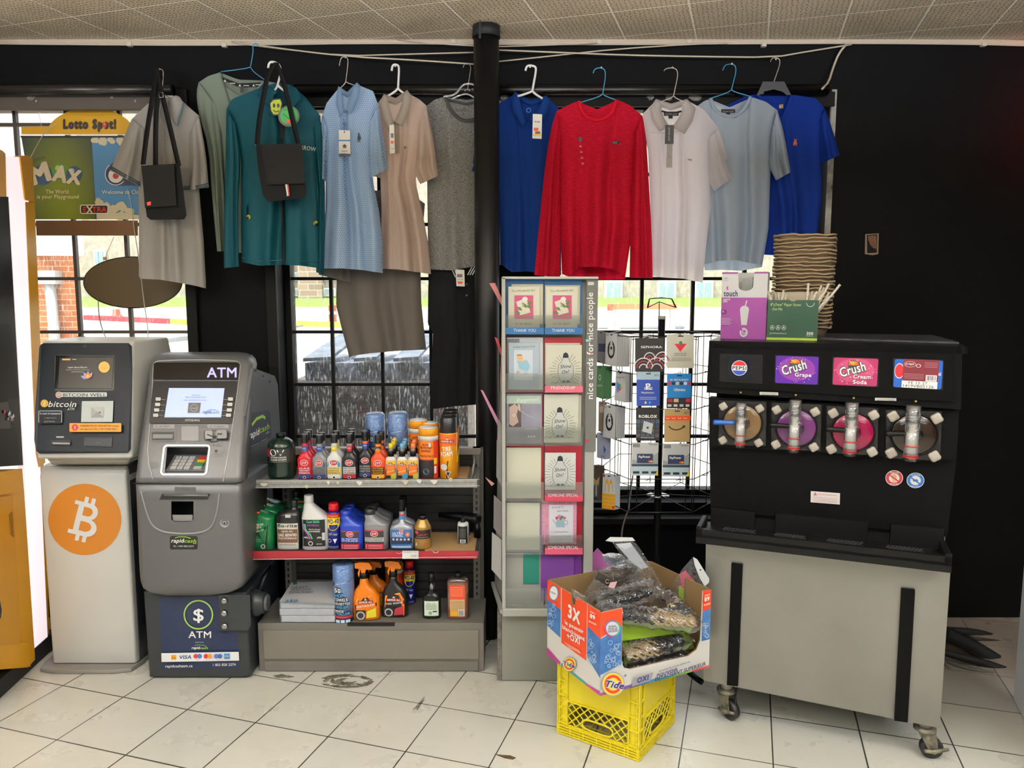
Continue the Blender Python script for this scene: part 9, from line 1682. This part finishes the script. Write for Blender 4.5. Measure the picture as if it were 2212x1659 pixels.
# ================================================================== wires under the ceiling and hoses at the right
wc2=mat('ceiling_cable', '#b3a692', .55);wn=0
def run(label, pts, r=.0035, m=wc2):cable('ceiling_wire', label, pts, r, m, 1, 'cable')
Yw=WY-.012
for k, (y0, ym_, y1, r)in enumerate(((84,86,92,.006),(88,90,95,.004),(91,92,97,.003),(94,95,99,.004),(82,84,90,.005))):
 run(['thick pale cable along the top of the black wall, highest of the bundle','pale cable second from the top of the wall bundle','thin pale cable in the middle of the wall bundle','pale cable second from the bottom of the wall bundle','pale cable tucked against the ceiling edge'][k],[(-30,y0,Yw),(300,y0+3,Yw),(520,ym_+2,Yw),(800,ym_-2,Yw),(1000,ym_,Yw),(1300,ym_+1,Yw),(1600,ym_-1,Yw),(1850,y1-6,Yw),(2100,y1-4,Yw),(2240,y1,Yw)], r)
run('long pale wire sagging from the left ceiling edge to the pole hook',[(500,90,3.58),(560,100,3.55),(750,122,3.5),(900,130,3.49),(1030,139,3.49)], .0035)
run('second pale wire running beside the sagging one to the pole',[(520,92,3.58),(600,104,3.52),(740,121,3.51),(880,117,3.5),(1030,113,3.5)], .003)
run('pale wire rising from the pole towards the right cable bundle',[(1075,133,3.5),(1200,120,3.5),(1330,106,3.52),(1500,95,3.57),(1570,94,3.58)], .003)
run('pale wire sagging right of the pole and rising to the right corner hook',[(1075,108,3.5),(1200,113,3.49),(1350,119,3.49),(1500,122,3.49),(1672,124,3.52),(1740,112,3.55),(1840,96,3.57)], .0035)
run('thin pale wire crossing just above the pole top hooks',[(860,85,3.57),(950,95,3.5),(1060,101,3.49),(1170,98,3.5),(1290,93,3.57)], .0025)
run('pale wire dropping from the right corner hook to the window head',[(1828,96,3.57),(1812,115,3.575),(1800,145,3.58),(1790,178,3.55),(1776,192,3.52)], .005)
run('thin wire drooping across the ceiling tiles at the left',[(0,27,3.0),(150,70,3.3),(260,66,3.2),(420,50,3.1),(700,20,2.95)], .0015)if False else None
for x, y in((283,98),(487,100),(980,92),(1648,99),(2121,98),(1294,93),(1487,92)):a=at(x, y, WY);tag(MB().box(a.x-.01,a.x+.01,WY-.02,WY-.001,a.z-.008,a.z+.008,C('#b8ae9c')).build('cable_clip'), 'small pale cable clip on the wall just below the ceiling, %s'%{283:'far left',487:'left of the sage shirt',980:'left of the pole',1648:'above the black hanger',2121:'far right',1294:'above the red shirt',1487:'above the white polo'}[x], 'clip', 'cable clips under the ceiling')
hz=[('thick black hose running low behind the frozen drink machine',[(2040,1368,3.2),(2080,1385,3.2),(2130,1415,3.2),(2185,1450,3.2),(2215,1470,3.2)],.034,blackm),('long dark hose crossing above the thick black one',[(2035,1362,3.4),(2100,1365,3.42),(2150,1378,3.42),(2190,1405,3.4),(2215,1440,3.35)],.02,blackm),('dark hose curving along the floor below the thick one',[(2036,1408,3.15),(2075,1420,3.12),(2130,1432,3.1),(2180,1450,3.1)],.016,blackm),('grey hose lying nearest on the reddish floor',[(2040,1428,3.15),(2080,1442,3.08),(2130,1452,3.05),(2200,1470,3.05)],.010,mat('grey_hose','#4c4c48',.5)),('thin pale tube looping at the corner of the machine',[(2038,1425,3.12),(2050,1445,3.08),(2070,1456,3.06),(2092,1456,3.08)],.004,mat('pale_tube','#6c6460',.5)),('ribbed metal conduit along the bottom of the black wall',[(2035,1352,3.54),(2100,1353,3.55),(2160,1352,3.55),(2230,1348,3.55)],.008,mat('ribbed_conduit','#5c5648',.5,.4)),('dusty brown cable bundle between the hoses',[(2045,1378,3.3),(2080,1392,3.3),(2150,1410,3.3),(2190,1425,3.3)],.012,mat('dusty_brown','#4c3a24',.8)),('dark cable lying on top of the brown bundle',[(2050,1370,3.35),(2110,1380,3.35),(2170,1388,3.35),(2200,1395,3.35)],.009,mat('dusty_dark','#241e18',.8))]
for lb, pts, r, m in hz:cable('floor_hose', lb, pts, r, m, 2, 'hose')
cable('floor_hose', 'short black pipe end on the floor behind the yellow crate',[(1488,1452,2.95),(1505,1466,2.92),(1517,1474,2.90)], .012, blackp, 0, 'pipe')
